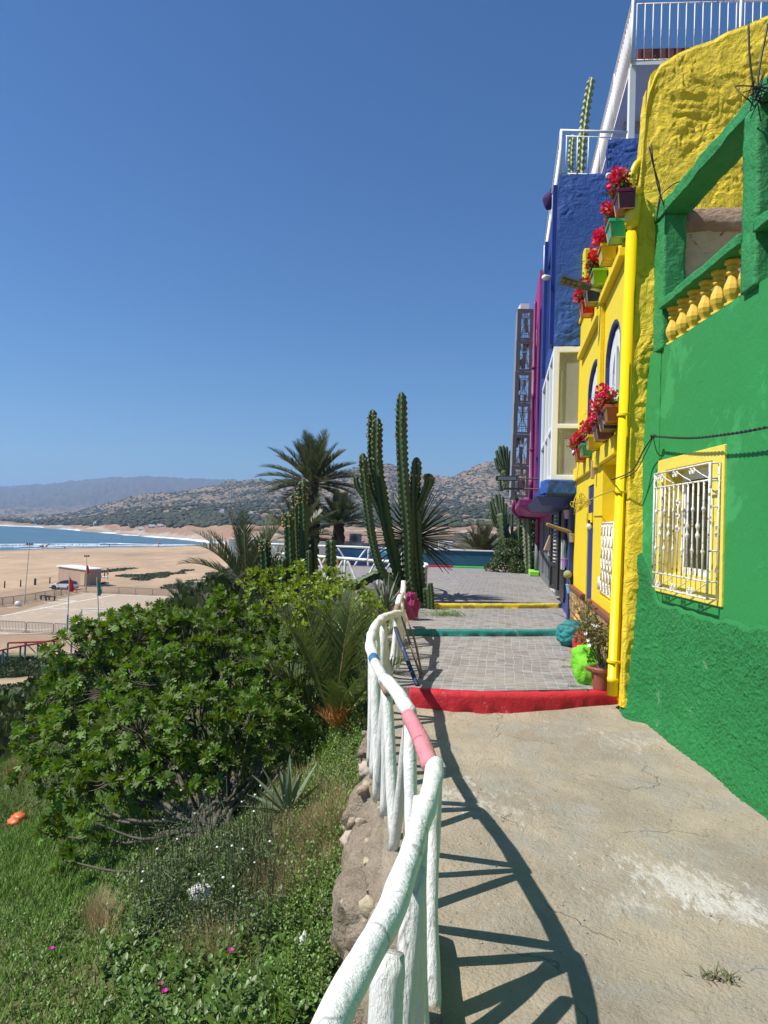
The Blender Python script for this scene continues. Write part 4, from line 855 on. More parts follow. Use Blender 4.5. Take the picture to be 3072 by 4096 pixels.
# ------------------------------------------------------------ purple house
PU = mat('magenta_plaster', (.36,.035,.20), .6, .01, 6, (.29,.028,.155), 2, .5, bump2=.002)
ph = thing('purple_house', (3.6, 17, .33), 'magenta house with overhanging upper floor beyond the blue house', 'house')
spanel('side_wall', [(15.63,2.34),(21.8,2.34),(21.8,7.95),(15.63,7.42)], [ow(16.6,17.9,2.9,4.2), ow(16.6,17.9,4.9,6.3), ow(18.6,20.4,2.9,4.2), ow(18.6,20.4,4.9,6.4)], -.45, PU, ph)
for a, b, c, d in ((16.6,17.9,2.9,4.2),(16.6,17.9,4.9,6.3),(18.6,20.4,2.9,4.2),(18.6,20.4,4.9,6.4)):
    mb = MB(); panel(mb, ow(a-.05,b+.05,c-.05,d+.05), [ow(a+.07,(a+b)/2-.03,c+.07,d-.07), ow((a+b)/2+.03,b-.07,c+.07,d-.07)], fac(0,-.47), U, ZV, NN, .015); w = adopt(fixn(mb.build('window', WH)), ph)
    MB().prism([fac(a,-.40,c), fac(a,-.395,c), fac(b,-.395,c), fac(b,-.40,c)], (0,0,d-c)).build('pane', glass_mat('window_glass'), w)
xpanel('end_wall', ow(XB(15.64,-.45)+.01,5.0,2.34,7.4), [], 15.66, PU, ph)
fpiece('roof', 15.9, 21.8, 7.2, 7.35, -.26, 3, PU, ph)
mb = MB(); mb.hexa([fac(15.9,-.5,2.05), fac(15.9,.5,2.05), fac(22,.5,2.05), fac(22,-.5,2.05)], [fac(15.62,-.80,2.20), fac(15.62,.5,2.20), fac(22,.5,2.20), fac(22,-.80,2.20)]); adopt(fixn(mb.build('soffit_slab', PU)), ph)
fpiece('soffit_slab', 15.62, 22, 2.201, 2.34, -.78, .5, PU, ph, .01)
spanel('wall', ow(15.6,21.7,1.05,2.06), [], .0, PU, ph, .3); spanel('grey_wall', ow(15.6,21.7,.25,1.049), [], .0, GRYW, ph, .3)
SHG = mat('louvre_grey', (.17,.175,.18), .7, .004, 40, (.12,.125,.13), 8, stretch=(1,1,3))
for a, b in ((16.6,17.3),(17.5,18.3),(19.2,20.3)):
    mb = MB()
    for k in range(22): mb.prism([fac(a,-.04,.62+k*.055), fac(a,-.015,.62+k*.055), fac(b,-.015,.62+k*.055), fac(b,-.04,.62+k*.055)], (0,0,.04))
    panel(mb, ow(a-.04,b+.04,.57,1.87), [ow(a,b,.61,1.83)], fac(0,-.045), U, ZV, NN, .044); adopt(fixn(mb.build('shutter', SHG)), ph)
fpiece('bracket', 16.0, 16.08, 1.1, 1.55, -.09, -.04, WW, ph, .01)
PUP = mat('magenta_pipe_paint', (.27,.025,.14), .45, .0005, 30)
pp = thing('drainpipe', fac(15.6,-.5,2.2), 'magenta drainpipe running up the corner between blue and purple walls', 'drainpipe')
mb = MB(); a = fac(15.45,-.53,2.33); mb.lathe([(.040,0),(.040,.3),(.045,.31),(.045,.4),(.038,.41),(.038,2.2),(.044,2.21),(.044,2.32),(.037,2.33),(.037,4.3),(.025,4.36)], a, 14, Vector((-.0,.02,1))); adopt(mb.build('pipe', PUP, smooth=True), pp)
for z in (3.4, 5.2): adopt(MB().lathe([(.055,0),(.064,.005),(.064,.03),(.055,.035)], a+Vector((0,.02*(z-2.3),z-2.33)), 12).build('bracket', PUP), pp)
gp = thing('drainpipe', fac(21.5,-.1,.33), 'downpipe painted magenta above and grey below at the far corner of the purple house', 'drainpipe')
c = fac(21.3,-.09,.33); e = at(2097, 2035, Y=18); 
mb = MB(); mb.tube([c+ZV*.95, c+ZV*1.62, c+Vector((-.03,-.2,1.72))], .06, 12); mb.tube([c+Vector((-.03,-.2,1.72)), fac(20,-.7,2.02), fac(16.2,-.86,2.03), fac(15.9,-.9,2.1), fac(15.85,-.9,2.32)], .04, 12); adopt(mb.build('pipe', PUP, smooth=True), gp)
adopt(MB().tube([c, c+ZV*.95], .062, 12).build('lower_pipe', SHG, smooth=True), gp)
tag(MB().prism([fac(20.8,-.30,.335), fac(20.8,-.02,.335), fac(22.1,-.02,.335), fac(22.1,-.30,.335)], (0,0,.14)).build('kerb', mat('lime_kerb_paint', (.30,.75,.08), .6, .005, 20), bevel=.02), 'short lime green painted kerb at the foot of the grey downpipe', 'kerb')
# fretwork tower: six metal screens one above the other
MG = mat('dark_grey_metal', (.115,.115,.12), .5, .002, 20, (.085,.085,.09), 3, metal=.0)
MGD = mat('fret_metal', (.16,.15,.145), .5, .001, 20)
tw = thing('fretwork_tower', (2.75,16,2.4), 'tall dark grey metal column of six pierced fretwork screens hung on the purple house', 'screen tower')
xl0, xr0, zt, zb_ = 2.545, 2.94, 6.66, 2.40
ph_ = (zt-zb_)/6
def tower_panel(k):
    z0 = zb_+k*ph_; xl = xl0+.0075*k; xr = xr0-.0005*k; mb = MB()
    hx0, hx1, hz0, hz1 = xl+.09, xr-.07, z0+.05, z0+ph_-.09
    panel(mb, ow(xl,xr,z0+.004,z0+ph_-.004), [ow(hx0,hx1,hz0,hz1)], (0,15.98+.0*k,0), (1,0,0), ZV, (0,-1,0), .012); p_ = adopt(fixn(mb.build('screen', MG)), tw)
    mb = MB(); w_ = .0055
    def hb(xa, xb, z): mb.box((xa, 15.983, z-w_), (xb, 15.99, z+w_))
    def vb(x, za, zb2): mb.box((x-w_, 15.9835, za), (x+w_, 15.9895, zb2))
    W_, H_ = hx1-hx0, hz1-hz0; cx, cz = (hx0+hx1)/2, (hz0+hz1)/2
    for s in (-1, 1):
        for t in (-1, 1):
            for i, (a, b) in enumerate(((.12,.10),(.24,.22),(.36,.34),(.46,.44))):
                hb(cx+s*W_*a-(W_*.06), cx+s*W_*a+W_*.06, cz+t*H_*b); vb(cx+s*W_*a, cz+t*H_*(b-.13), cz+t*H_*b) if t > 0 else vb(cx+s*W_*a, cz+t*H_*b, cz+t*H_*(b-.13))
                hb(min(cx, cx+s*W_*a), max(cx, cx+s*W_*a), cz+t*H_*(b-.07)); 
        vb(cx+s*W_*.33, cz-H_*.5, cz-H_*.12); vb(cx+s*W_*.20, cz+H_*.08, cz+H_*.5); vb(cx+s*W_*.08, cz-H_*.5, cz+H_*.5); hb(cx-W_*.5, cx+W_*.5, cz+s*H_*.28)
    hb(cx-W_*.5, cx+W_*.5, cz); hb(cx-W_*.3, cx+W_*.3, cz+H_*.07); hb(cx-W_*.3, cx+W_*.3, cz-H_*.07)
    o = mb.build('fretwork', MGD, p_); return p_
for k in range(6): tower_panel(k)
mb = MB(); mb.add([(xl0,15.98,zb_),(xl0+.045,15.98,zt),(xl0+.075,16.45,zt),(xl0+.03,16.45,zb_),(xl0+.012,15.985,zb_),(xl0+.057,15.985,zt),(xl0+.087,16.45,zt),(xl0+.042,16.45,zb_)], [(0,1,2,3),(4,7,6,5),(0,4,5,1),(3,2,6,7),(1,5,6,2),(0,3,7,4)])
adopt(fixn(mb.build('side_sheet', mat('light_grey_metal', (.30,.30,.31), .5))), tw)
mb = MB()
rr = random.Random(5)
for k in range(30): x = xl0+.1+rr.random()*.2; z = zb_+.1+rr.random()*(ph_*6-.35); mb.box((x, 16.3+rr.random()*.1, z), (x+.03+rr.random()*.06, 16.44, z+.08+rr.random()*.2))
tag(adopt(mb.build('back_slats', mat('tan_slats', (.30,.24,.17), .8, cscale=9, island=.7)), tw), kind='stuff')
adopt(MB().box((xl0+.10,15.99,zt),(xr0-.1,16.4,zt+.12)).build('cap', WH), tw)
# ------------------------------------------------------------ white railings and upper balcony
WR = mat('rusted_white_railing', (.80,.78,.76), .5, .001, 40, (.66,.60,.56), 5, spots=(.30,.09,.06), sscale=18, sth=.55, stretch=(1,1,.3))
WR2 = mat('white_railing_paint', (.82,.81,.79), .45, .001, 40, (.74,.72,.70), 6, spots=(.38,.20,.15), sscale=14, sth=.66)
def railing(name, pts, z0, z1, sp, label, m=WR, rr_=.010, tr=.022, tail=None):
    t = thing(name, (pts[0][0], pts[0][1], z0), label, 'railing')
    P = [Vector((p[0], p[1], 0)) for p in pts]
    mb = MB(); mb.tube([p+ZV*z1 for p in P], tr, 8); adopt(mb.build('top_rail', WR2, smooth=True), t)
    mb = MB(); mb.tube([p+ZV*(z1-.09) for p in P], .012, 6); adopt(mb.build('middle_rail', m, smooth=True), t)
    mb = MB(); mb.tube([p+ZV*(z0+.05) for p in P], .012, 6); adopt(mb.build('bottom_rail', m, smooth=True), t)
    first = None
    for a, b in zip(P, P[1:]):
        n_ = int((b-a).length/sp)
        for k in range(n_):
            q = a+(b-a)*((k+.5)/n_)
            if first is None:
                first = adopt(MB().tube([ZV*(z0+.05), ZV*(z1-.09)], rr_, 5).build('bar', m, smooth=True), t); first.matrix_parent_inverse = Matrix.Identity(4); first.location = (q.x-t.location.x, q.y-t.location.y, -z0)
            else: c = first.copy(); C.objects.link(c); c.parent = t; c.location = (q.x-t.location.x, q.y-t.location.y, -z0)
    for p in P: adopt(MB().tube([p+ZV*z0, p+ZV*(z1-.01)], tr, 8).build('post', WR2, smooth=True), t)
    return t
ub = thing('upper_balcony', (3.6,11.5,9.2), 'high white balcony slab with a red brick edge above the blue house', 'balcony')
S0 = .77
mb = MB(); mb.prism([fac(11.5,S0,9.30), (8.0,11.2,9.30), (8.0,17.2,9.30), fac(17.2,S0,9.30)], (0,0,.09)); adopt(fixn(mb.build('slab', mat('white_soffit', (.86,.83,.78), .8, .004, 10, (.80,.76,.70), 2))), ub)
mb = MB(); mb.prism([fac(11.62,S0+.12,9.391), (8.0,11.35,9.391), (8.0,11.6,9.391), fac(11.87,S0+.12,9.391)], (0,0,.26)); adopt(fixn(mb.build('brick_edge', mat('red_brick_edge', (.22,.05,.045), .8, .01, 14, (.14,.035,.03), 7, spots=(.6,.55,.5), sscale=9, sth=.62))), ub)
for y in (13.1, 15.0): mb = MB(); mb.prism([fac(y,S0+.15,9.18), (7.5,y-.05,9.18), (7.5,y+.15,9.18), fac(y+.2,S0+.15,9.18)], (0,0,.118)); adopt(fixn(mb.build('beam', mat('grey_beam', (.55,.50,.46), .8))), ub)
adopt(MB().box((6.3,11.9,7.1),(6.5,17,9.299)).build('wall', mat('white_soffit', (.62,.58,.55))), ub)
pc = at(2530, 330, Y=11.55); adopt(MB().box((pc.x-.05,11.53,7.73),(pc.x+.05,11.63,9.299)).build('post', WR2, bevel=.004), ub)
g_ = fac(11.5, S0); h_ = fac(17.2, S0)
railing('balcony_railing', [(h_.x,h_.y),(fac(15.3,S0).x,15.3),(fac(13.4,S0).x,13.4),(g_.x,g_.y),(5.3,11.4),(7.2,11.3),(7.9,11.25)], 9.33, 10.40, .125, 'rusty white iron railing round the highest balcony, against the sky')
br0 = Vector((XB(11,-.4)+.03, 11.03, 0))
railing('terrace_railing', [(XB(15.5,-.37),15.5),(XB(13.2,-.37),13.2),(br0.x,br0.y),(3.42,11.05)], 7.2, 7.93, .15, 'white railing along the flat roof of the blue house', m=WR2)
# cactus in pot on the blue roof
def euph_column(pts, r, ribs=5, amp=.42, wave=.16, seg=None, seed=0, wig=.35, steps=10):
    """ribbed, scalloped cactus column through pts -> verts, faces"""
    P = bez(pts, steps); n = len(P); L_ = [0]
    for a, b in zip(P, P[1:]): L_.append(L_[-1]+(b-a).length)
    tot = L_[-1]; m_ = max(int(tot/(r*.22)), 20); K = ribs*6; V = []; up = Vector((1,0,0)); rd = random.Random(seed)
    rr = []; tp = 0
    for i in range(m_+1):
        s = tot*i/m_; j = min(max(0, np.searchsorted(L_, s)-1), n-2); t = (s-L_[j])/max(1e-6, L_[j+1]-L_[j]); p = P[j].lerp(P[j+1], t); d = (P[j+1]-P[j]).normalized()
        a = (up-d*up.dot(d)).normalized(); up = a; b = d.cross(a); q = s/tot
        prof = min(1, .75+q*2)*(1 if q < .94 else math.sqrt(max(0, 1-((q-.94)/.06)**2))*.98+.02); prof *= 1+.10*float(vnoise(s*1.6/r*.12, seed, 0))
        tw_ = .15*math.sin(s*.8+seed)
        for k in range(K):
            th = 2*math.pi*k/K; c = math.cos(ribs*th); rib = max(0, c)**1.6; sc = 1+wave*(abs(((s/(wig*r)+.5*(int(round(k/6)) % 2)) % 1)*2-1)-.5)*2*rib
            R_ = r*prof*((1-amp)+amp*(rib*.9+.1*(1+c)/2))*sc; th2 = th+tw_+.09*rib*math.sin(s*6.28/(wig*r)+k)
            V.append(tuple(p+a*(R_*math.cos(th2))+b*(R_*math.sin(th2))))
    F = [(i*K+k, i*K+(k+1) % K, (i+1)*K+(k+1) % K, (i+1)*K+k) for i in range(m_) for k in range(K)]; F.append(tuple(m_*K+k for k in range(K)))
    return V, F, P[-1], P
CAC = mat('cactus_green', (.058,.098,.034), .5, .002, 40, (.038,.068,.026), 3, .5, spots=(.10,.10,.06), sscale=9, sth=.66, spec=.35)
CACP = mat('pale_cactus', (.42,.44,.20), .6, .003, 30, (.30,.34,.14), 4, .5)
TERRA = mat('terracotta', (.30,.095,.055), .6, .003, 30, (.24,.075,.045), 5)
pt = thing('potted_cactus', (2.83,11.6,7.2), 'tall pale cactus in a brown bowl on the flat roof of the blue house', 'cactus')
adopt(MB().lathe([(.12,0),(.2,.05),(.23,.2),(.22,.24),(.18,.2),(.02,.18)], (2.83,11.6,7.2), 18).build('pot', TERRA, smooth=True), pt)
for i, pts in enumerate(([(2.83,11.6,7.3),(2.85,11.6,8.0),(2.90,11.6,8.6),(2.98,11.6,9.15)], [(2.70,11.6,7.3),(2.68,11.62,7.8),(2.70,11.62,8.2)])):
    v, f, _, _ = euph_column(pts, .07 if i == 0 else .05, 5, .6, .35, seed=i+3, wig=1.6); adopt(npmesh('column', v, f, CACP, None, True), pt)
# purple cloth bag hung on the roof railing
hb_ = thing('hanging_hat', fac(13.2,-.42,7.6), 'dark purple hat hooked on the outside of the blue roof railing', 'hat')
c = at(2195, 800, off=-.43)
V, F = [], []
mb = MB(); mb.ball(c, .14, 14, (.8,.9,1.15)); o = mb.build('crown', mat('purple_felt', (.06,.015,.13), .85, .004, 20), smooth=True)
for v in o.data.vertices: v.co += Vector((.02*float(vnoise(v.co.x*14, v.co.y*14, v.co.z*14)), 0, .03*float(vnoise(v.co.x*9, 3, v.co.z*9))))
adopt(o, hb_)
mb = MB(); mb.lathe([(.17,0),(.19,.012),(.13,.03),(.06,.045)], c+Vector((.1,.02,.06)), 16, Vector((.9,.1,.4))); adopt(mb.build('brim', mat('purple_felt', (.06,.015,.13)), smooth=True), hb_)
# ------------------------------------------------------------ white log railing beside the path
LOG = mat('white_log_paint', (.83,.82,.78), .55, .016, 8, (.72,.73,.70), 5, .35, stretch=(1,1,1), spots=(.45,.40,.33), sscale=15, sth=.665, bump2=.005, cracks=(5, .03), b2scale=70, distort=.5)
LOGS = mat('white_log_paint_streaked', (.82,.81,.77), .55, .02, 30, (.68,.67,.64), 8, .35, stretch=(1,1,.14), spots=(.36,.29,.22), sscale=30, sth=.665, bump2=.004, cracks=(6, .03))
PINK = mat('pink_log_paint', (.72,.28,.30), .55, .018, 11, (.60,.20,.23), 5, spots=(.33,.13,.12), sscale=15, sth=.625, bump2=.002, cracks=(7, .05), distort=.6)
BROWN_ = mat('bare_weathered_wood', (.36,.25,.165), .85, .015, 30, (.19,.12,.08), 9, stretch=(1,1,.12), spots=(.62,.58,.5), sscale=12, sth=.60)
BLUEP = mat('blue_log_paint', (.03,.16,.38), .6, .008, 16, (.03,.11,.28), 6, spots=(.4,.38,.34), sscale=14, sth=.64)
def log(name, pts, r, m, par, seed=0, n=18, step=5, taper=1.0, knots=.10):
    P = bez(pts, step); N_ = len(P); V = []; F = []; up = None
    for i, p in enumerate(P):
        t = (P[min(i+1, N_-1)]-P[max(i-1, 0)]).normalized()
        if up is None: up = Vector((0,0,1)) if abs(t.z) < .9 else Vector((1,0,0))
        a = (up-t*up.dot(t)).normalized(); up = a; b = t.cross(a); s = i/(N_-1)
        q = r*(1+(taper-1)*s); e = 1.0 if 0 < i < N_-1 else .86
        for k in range(n):
            th = 2*math.pi*k/n; L_ = (p-P[0]).length
            w = 1+knots*1.5*float(fbm(L_*7+seed*5, math.cos(th)*.9+seed, math.sin(th)*.9, o=3))
            V.append(tuple(p+a*math.cos(th)*q*w*e+b*math.sin(th)*q*w*e))
    F = [(i*n+k, i*n+(k+1) % n, (i+1)*n+(k+1) % n, (i+1)*n+k) for i in range(N_-1) for k in range(n)]
    F += [tuple(range(n))[::-1], tuple((N_-1)*n+k for k in range(n))]
    o = npmesh(name, V, F, m, None, True); return adopt(o, par) if par else o
lr = thing('log_railing', (.1, 2.6, 0), 'crooked white log railing with one pink length beside the bare concrete path', 'railing')
RZ = .775
def rp(*a): return [Vector((x, y, z)) for x, y, z in a]
log('rail', rp((-.02,-.9,.80),(-.10,.1,.80),(-.135,.8,.79),(-.085,1.27,.775),(.012,1.64,.765),(.09,2.08,.77),(.15,2.45,.775),(.170,2.66,.765),(.165,2.70,.73)), .0315, LOG, lr, 1, 22, 8, 1.05, .14)
log('rail', rp((.155,2.66,.765),(.125,2.98,.775),(.08,3.34,.775)), .034, PINK, lr, 2, 20, 10, 1.02)
log('rail', rp((.09,3.32,.785),(.035,3.62,.80),(-.03,4.02,.785),(-.05,4.12,.76)), .036, LOG, lr, 3, 20, 8, .95)
log('rail', rp((-.02,3.95,.73),(-.055,4.22,.75)), .028, BROWN_, lr, 4, 14, 6)
log('rail', rp((-.05,4.18,.765),(-.115,4.62,.77)), .032, LOGS, lr, 5, 16, 8)
log('rail', rp((-.112,4.60,.773),(-.13,4.78,.775)), .0335, BLUEP, lr, 6, 16, 6, 1, .02)
log('rail', rp((-.125,4.74,.775),(-.165,5.2,.79),(-.165,5.7,.79),(-.15,6.2,.785),(-.10,6.7,.79),(.01,7.12,.77),(.06,7.35,.76)), .038, LOG, lr, 7, 18, 8, 1.0, .22)
log('rail', rp((.0,7.25,.74),(.03,7.8,.75),(.05,8.2,.77)), .032, BROWN_, lr, 8, 14, 6)
log('rail', rp((.045,8.0,.78),(.07,8.6,.80),(.11,9.2,.81),(.12,9.7,.84)), .036, LOG, lr, 9, 16, 8)
log('post', rp((.115,9.68,.26),(.12,9.7,.92)), .034, LOG, lr, 10, 12, 6)
nodes = [(-.13,.55),(-.085,1.27),(.075,1.98),(.165,2.68),(.085,3.36),(-.035,4.10),(-.12,4.72),(-.16,5.35),(-.15,6.05),(-.10,6.72),(.03,7.4),(.055,8.1),(.09,8.9),(.12,9.6)]
rd = random.Random(4)
for k, (x, y) in enumerate(nodes):
    g = .03 if y < 3 else (-.02 if y < 6.5 else .17)
    xb = x if y < 3 else x+.02
    if y < 3: xb = min(x, .09)
    log('post', rp((xb, y+.02, g),((xb+x)/2+.01, y+.015, .38),(x, y, .745)), .028+.006*rd.random(), LOGS if k != 4 else BROWN_, lr, 20+k, 14, 5, .95, .12)
    if k < len(nodes)-1:
        x2, y2 = nodes[k+1]; mx_ = (x+x2)/2; my = (y+y2)/2; g2 = g if y2 < 6.5 or y > 6.5 else .1
        if y < 3: mx_ = min(mx_, .10)
        log('brace', rp((mx_+.01, my-.05, g2),((mx_+x)/2+.012, (my+y)/2, .37),(x+.006, y+.05, .74)), .029+.005*rd.random(), LOGS, lr, 40+k, 12, 5, .95, .12)
        log('brace', rp((mx_+.015, my+.05, g2),((mx_+x2)/2+.012, (my+y2)/2, .37),(x2+.006, y2-.05, .74)), .030+.005*rd.random(), LOGS if k != 3 else LOG, lr, 60+k, 12, 5, .95, .12)
# thick near posts seen side by side
log('post', rp((.165,2.30,.10),(.155,2.46,.42),(.175,2.72,.745)), .027, LOGS, lr, 81, 16, 8)
log('post', rp((.0,1.50,.02),(.005,1.58,.35),(.015,1.66,.665)), .038, LOGS, lr, 82, 16, 8)
log('post', rp((.12,2.02,.10),(.10,2.2,.42),(.11,2.42,.74)), .030, LOGS, lr, 83, 16, 8)
# weathered planks leaning inside the railing
tag(log('leaning_plank', rp((.24,6.62,.18),(.10,7.05,.45),(.02,7.3,.62)), .022, mat('navy_worn_paint', (.015,.045,.13), .7, .01, 20, (.01,.02,.05), 8, spots=(.25,.17,.11), sscale=12, sth=.58), None, 90, 8, 6), 'blue and black weathered plank leaning inside the white log railing', 'plank')
for k, d in enumerate((.05, .10)):
    tag(log('driftwood_branch', rp((.27+d*.3,6.85+d*3,.18),(.13+d,7.2+d*3,.45),(.03+d,7.5+d*3,.70)), .014, BROWN_, None, 93+k, 8, 6, .7, .3), ['thin bare driftwood branch leaning nearest the blue plank', 'thin bare driftwood branch leaning behind, closer to the magenta driftwood'][k], 'branch')
# ------------------------------------------------------------ white fence round the plaza
def fence(name, pts, z0f, h, label, sp=.9, r=.036, grp=None):
    t = thing(name, (pts[0][0], pts[0][1], z0f(pts[0])), label, 'fence', grp); P = bez([(x, y, 0) for x, y in pts], 8)
    L_ = [0]
    for a, b in zip(P, P[1:]): L_.append(L_[-1]+(b-a).length)
    def pos(s): j = min(max(0, int(np.searchsorted(L_, s))-1), len(P)-2); return P[j].lerp(P[j+1], (s-L_[j])/max(1e-6, L_[j+1]-L_[j]))
    n_ = max(2, round(L_[-1]/sp)); N_ = [pos(L_[-1]*k/n_) for k in range(n_+1)]; N_ = [Vector((p.x, p.y, z0f(p))) for p in N_]
    log('rail', [p+ZV*(h+.02*rd.uniform(-1, 1)) for p in N_], r, LOG, t, 101, 10, 6, 1, .2)
    for k, p in enumerate(N_):
        log('post', [p, p+ZV*h*.5, p+ZV*h], r*.85, LOG, t, 120+k, 8, 3)
        if k < n_:
            q = N_[k+1]; m_ = (p+q)/2
            log('brace', [p.lerp(q, .42)+Vector((0,-.03,0)), p.lerp(q, .25)+ZV*h*.5, p.lerp(q, .05)+ZV*h], r*.75, LOG, t, 140+k, 8, 3)
            log('brace', [p.lerp(q, .58)+Vector((0,-.03,0)), p.lerp(q, .75)+ZV*h*.5, p.lerp(q, .95)+ZV*h], r*.75, LOG, t, 160+k, 8, 3)
    return t
fence('log_fence', [(-3.1,18.4),(-2.1,17.3),(-1.4,16.75),(-.6,16.3),(.15,16.0),(.6,15.2),(.62,14.2),(.5,13.2)], lambda p: .25, .62, 'white log fence curving round the bed behind the tall cactus', .85)
fence('log_fence', [(-4.1,23.2),(-2.6,23.0),(-1.2,22.9),(.2,22.8)], lambda p: .33, .62, 'white log fence at the far edge of the plaza in front of the palms', 1.0)
KY = mat('ochre_kerb_paint', (.62,.36,.04), .7, .01, 8); KB = mat('navy_kerb_paint', (.02,.05,.20), .7, .01, 8)
tag(MB().box((-3.4,23.3,.3),(-1.85,23.5,.62)).build('kerb', KY, bevel=.03), 'ochre painted low kerb under the far white fence', 'kerb')
tag(MB().box((-1.84,23.3,.3),(.3,23.5,.60)).build('kerb', KB, bevel=.03), 'navy painted low kerb under the far white fence', 'kerb')
# blue parapet and far white wall
bp = thing('blue_parapet', (1.9,24.1,.33), 'low dark blue parapet wall with a white top at the end of the plaza', 'wall')
adopt(MB().box((.45,24.1,.25),(4.3,24.3,.90)).build('wall', mat('dark_teal_blue_paint', (.022,.115,.20), .6, .01, 5, (.018,.095,.165), 2)), bp)
adopt(MB().box((.43,24.07,.902),(4.3,24.33,.945)).build('coping', WH, bevel=.008), bp)
for k, (a, b, c_) in enumerate(((.45,1.05,(.05,.55,.38)),(1.06,1.95,(.62,.02,.05)),(1.96,3.1,(.10,.60,.12)),(3.11,4.2,(.62,.02,.05)))):
    adopt(MB().box((a,23.96,.31),(b,24.08,.392)).build('painted_strip', mat('strip_%d' % k, c_, .6, .004, 20), bevel=.012), bp)
tag(MB().box((-6.5,27.5,-.4),(.4,27.7,.98)).build('garden_wall', mat('white_render', (.74,.73,.70), .8, .004, 10)), 'long white garden wall behind the far fence and palms', 'wall')
# air conditioners
def aircon(x, y, z, label, w=.46, h=.36, fan=True):
    t = thing('air_conditioner', (x, y, z), label, 'air conditioner', 'air conditioning units beyond the parapet')
    adopt(MB().box((x-w/2,y,z),(x+w/2,y+.25,z+h)).build('case', mat('aircon_white', (.72,.71,.67), .5, .001, 20), bevel=.015), t)
    if fan:
        mb = MB(); mb.lathe([(.02,0),(.13,.004),(.14,.0),(.15,-.01),(.02,-.011)], (x-.04,y-.004,z+h*.52), 20, (0,-1,0)); adopt(mb.build('fan_grille', mat('dark_plastic', (.05,.05,.05), .5)), t)
        mb = MB()
        for r in (.05, .09, .125):
            mb.tube([Vector((x-.04+r*math.cos(a), y-.014, z+h*.52+r*math.sin(a))) for a in np.linspace(0, 2*math.pi, 20)], .006, 4)
        adopt(mb.build('guard', WH), t)
    return t
aircon(1.80,25.7,.80,'white air conditioner with a round fan standing beyond the blue parapet', .52, .38)
aircon(-1.55,27.0,.98,'white air conditioner half dark on the white garden wall, left of the tall cactus', .46, .36)
aircon(-2.35,27.4,.98,'small white air conditioner on the garden wall beside the palm trunk', .30, .2)
LB = mat('light_blue_paint', (.18,.50,.72), .6, .004, 10)
lb_ = thing('water_trough', (-1.1,24.6,.2), 'light blue painted planter trough behind the white fence', 'trough')
mb = MB(); mb.hexa([(-2.1,24.6,.0),(-.3,24.6,.0),(-.3,25.2,.0),(-2.1,25.2,.0)], [(-2.2,24.55,.86),(-.2,24.55,.80),(-.2,25.25,.80),(-2.2,25.25,.86)]); adopt(fixn(mb.build('body', LB, bevel=.05)), lb_)
adopt(MB().box((-2.25,24.5,.865),(-1.0,25.3,.93)).build('rim', LB, bevel=.02), lb_)
# ------------------------------------------------------------ cacti
FRT = mat('cactus_fruit', (.42,.25,.09), .6, island=.3)
def cactus(name, cols, label, cat='cactus', base=None, ribs=5, m=CAC, fr=()):
    t = thing(name, base, label, cat)
    for i, (pts, r) in enumerate(cols):
        v, f, tip, P = euph_column(pts, r, ribs, .46, .17, seed=i*3+1, wig=.95); o = adopt(npmesh('column', v, f, m, None, True), t)
        if i in fr:
            mb = MB(); rr = random.Random(i)
            for k in range(22):
                s = int((.97-.16*rr.random()**1.3)*(len(P)-1)); a = rr.random()*6.28; p = P[s]+Vector((math.cos(a), math.sin(a), 0))*r*1.02+ZV*rr.uniform(-.02, .02)
                mb.ball(p, .017, 6)
            tag(adopt(mb.build('fruit', FRT, smooth=True), t), kind='stuff')
    return t
def col(Y, *pp, zb=None): return [at(x, y, Y=Y) for x, y in pp]
cactus('column_cactus', [
    (col(12.45,(1672,2470),(1655,2400),(1634,2300),(1628,2127),(1613,1934),(1604,1741),(1606,1567)), .105),
    (col(12.5,(1640,2460),(1610,2360),(1589,2285),(1551,2127),(1527,1982),(1507,1837),(1507,1669)), .10),
    (col(12.9,(1555,2140),(1520,2000),(1492,1880),(1486,1789),(1490,1637)), .095),
    (col(12.35,(1650,2470),(1589,2372),(1526,2280),(1493,2175),(1473,2054),(1459,1934),(1449,1811)), .082),
    (col(12.35,(1470,2010),(1440,1965),(1425,1935),(1423,1905)), .05),
    (col(12.6,(1545,2110),(1510,2030),(1480,1960),(1468,1890)), .06),
    (col(12.6,(1700,2470),(1690,2400),(1681,2330),(1666,2175),(1659,1982),(1666,1828)), .10),
    (col(12.6,(1672,2040),(1690,1990),(1708,1945),(1716,1893)), .075),
    (col(12.7,(1680,2020),(1704,1970),(1726,1930),(1728,1905)), .055),
    (col(12.3,(1655,2480),(1650,2440),(1655,2370)), .07), (col(12.3,(1700,2480),(1712,2440),(1706,2350)), .08), (col(12.2,(1722,2470),(1724,2400),(1720,2330)), .055)],
    'tallest clump of ribbed green cactus columns beside the yellow kerb', base=(.55,12.4,.25), fr=(0, 1, 3, 6, 7, 2))
cactus('column_cactus', [
    (col(11.2,(1222,2400),(1216,2277),(1212,2100),(1210,1920)), .082),
    (col(11.4,(1196,2400),(1190,2250),(1184,2100),(1181,1963)), .062),
    (col(11.1,(1166,2380),(1160,2253),(1156,2150),(1152,2045)), .092),
    (col(11.5,(1262,2380),(1257,2250),(1256,2149)), .065),
    (col(11.0,(1130,2400),(1124,2320),(1130,2233)), .07), (col(11.0,(1240,2400),(1236,2300),(1236,2200)), .05)],
    'dense group of dark cactus columns with orange buds in front of the palms', base=(-1.5,11.2,.2), fr=(0, 1, 2))
cactus('column_cactus', [(col(11.2,(1066,2400),(1062,2270),(1058,2154)), .085)], 'short single cactus column with a reddish tip left of the dense cactus group', base=(-2.1,11.2,0), fr=(0,))
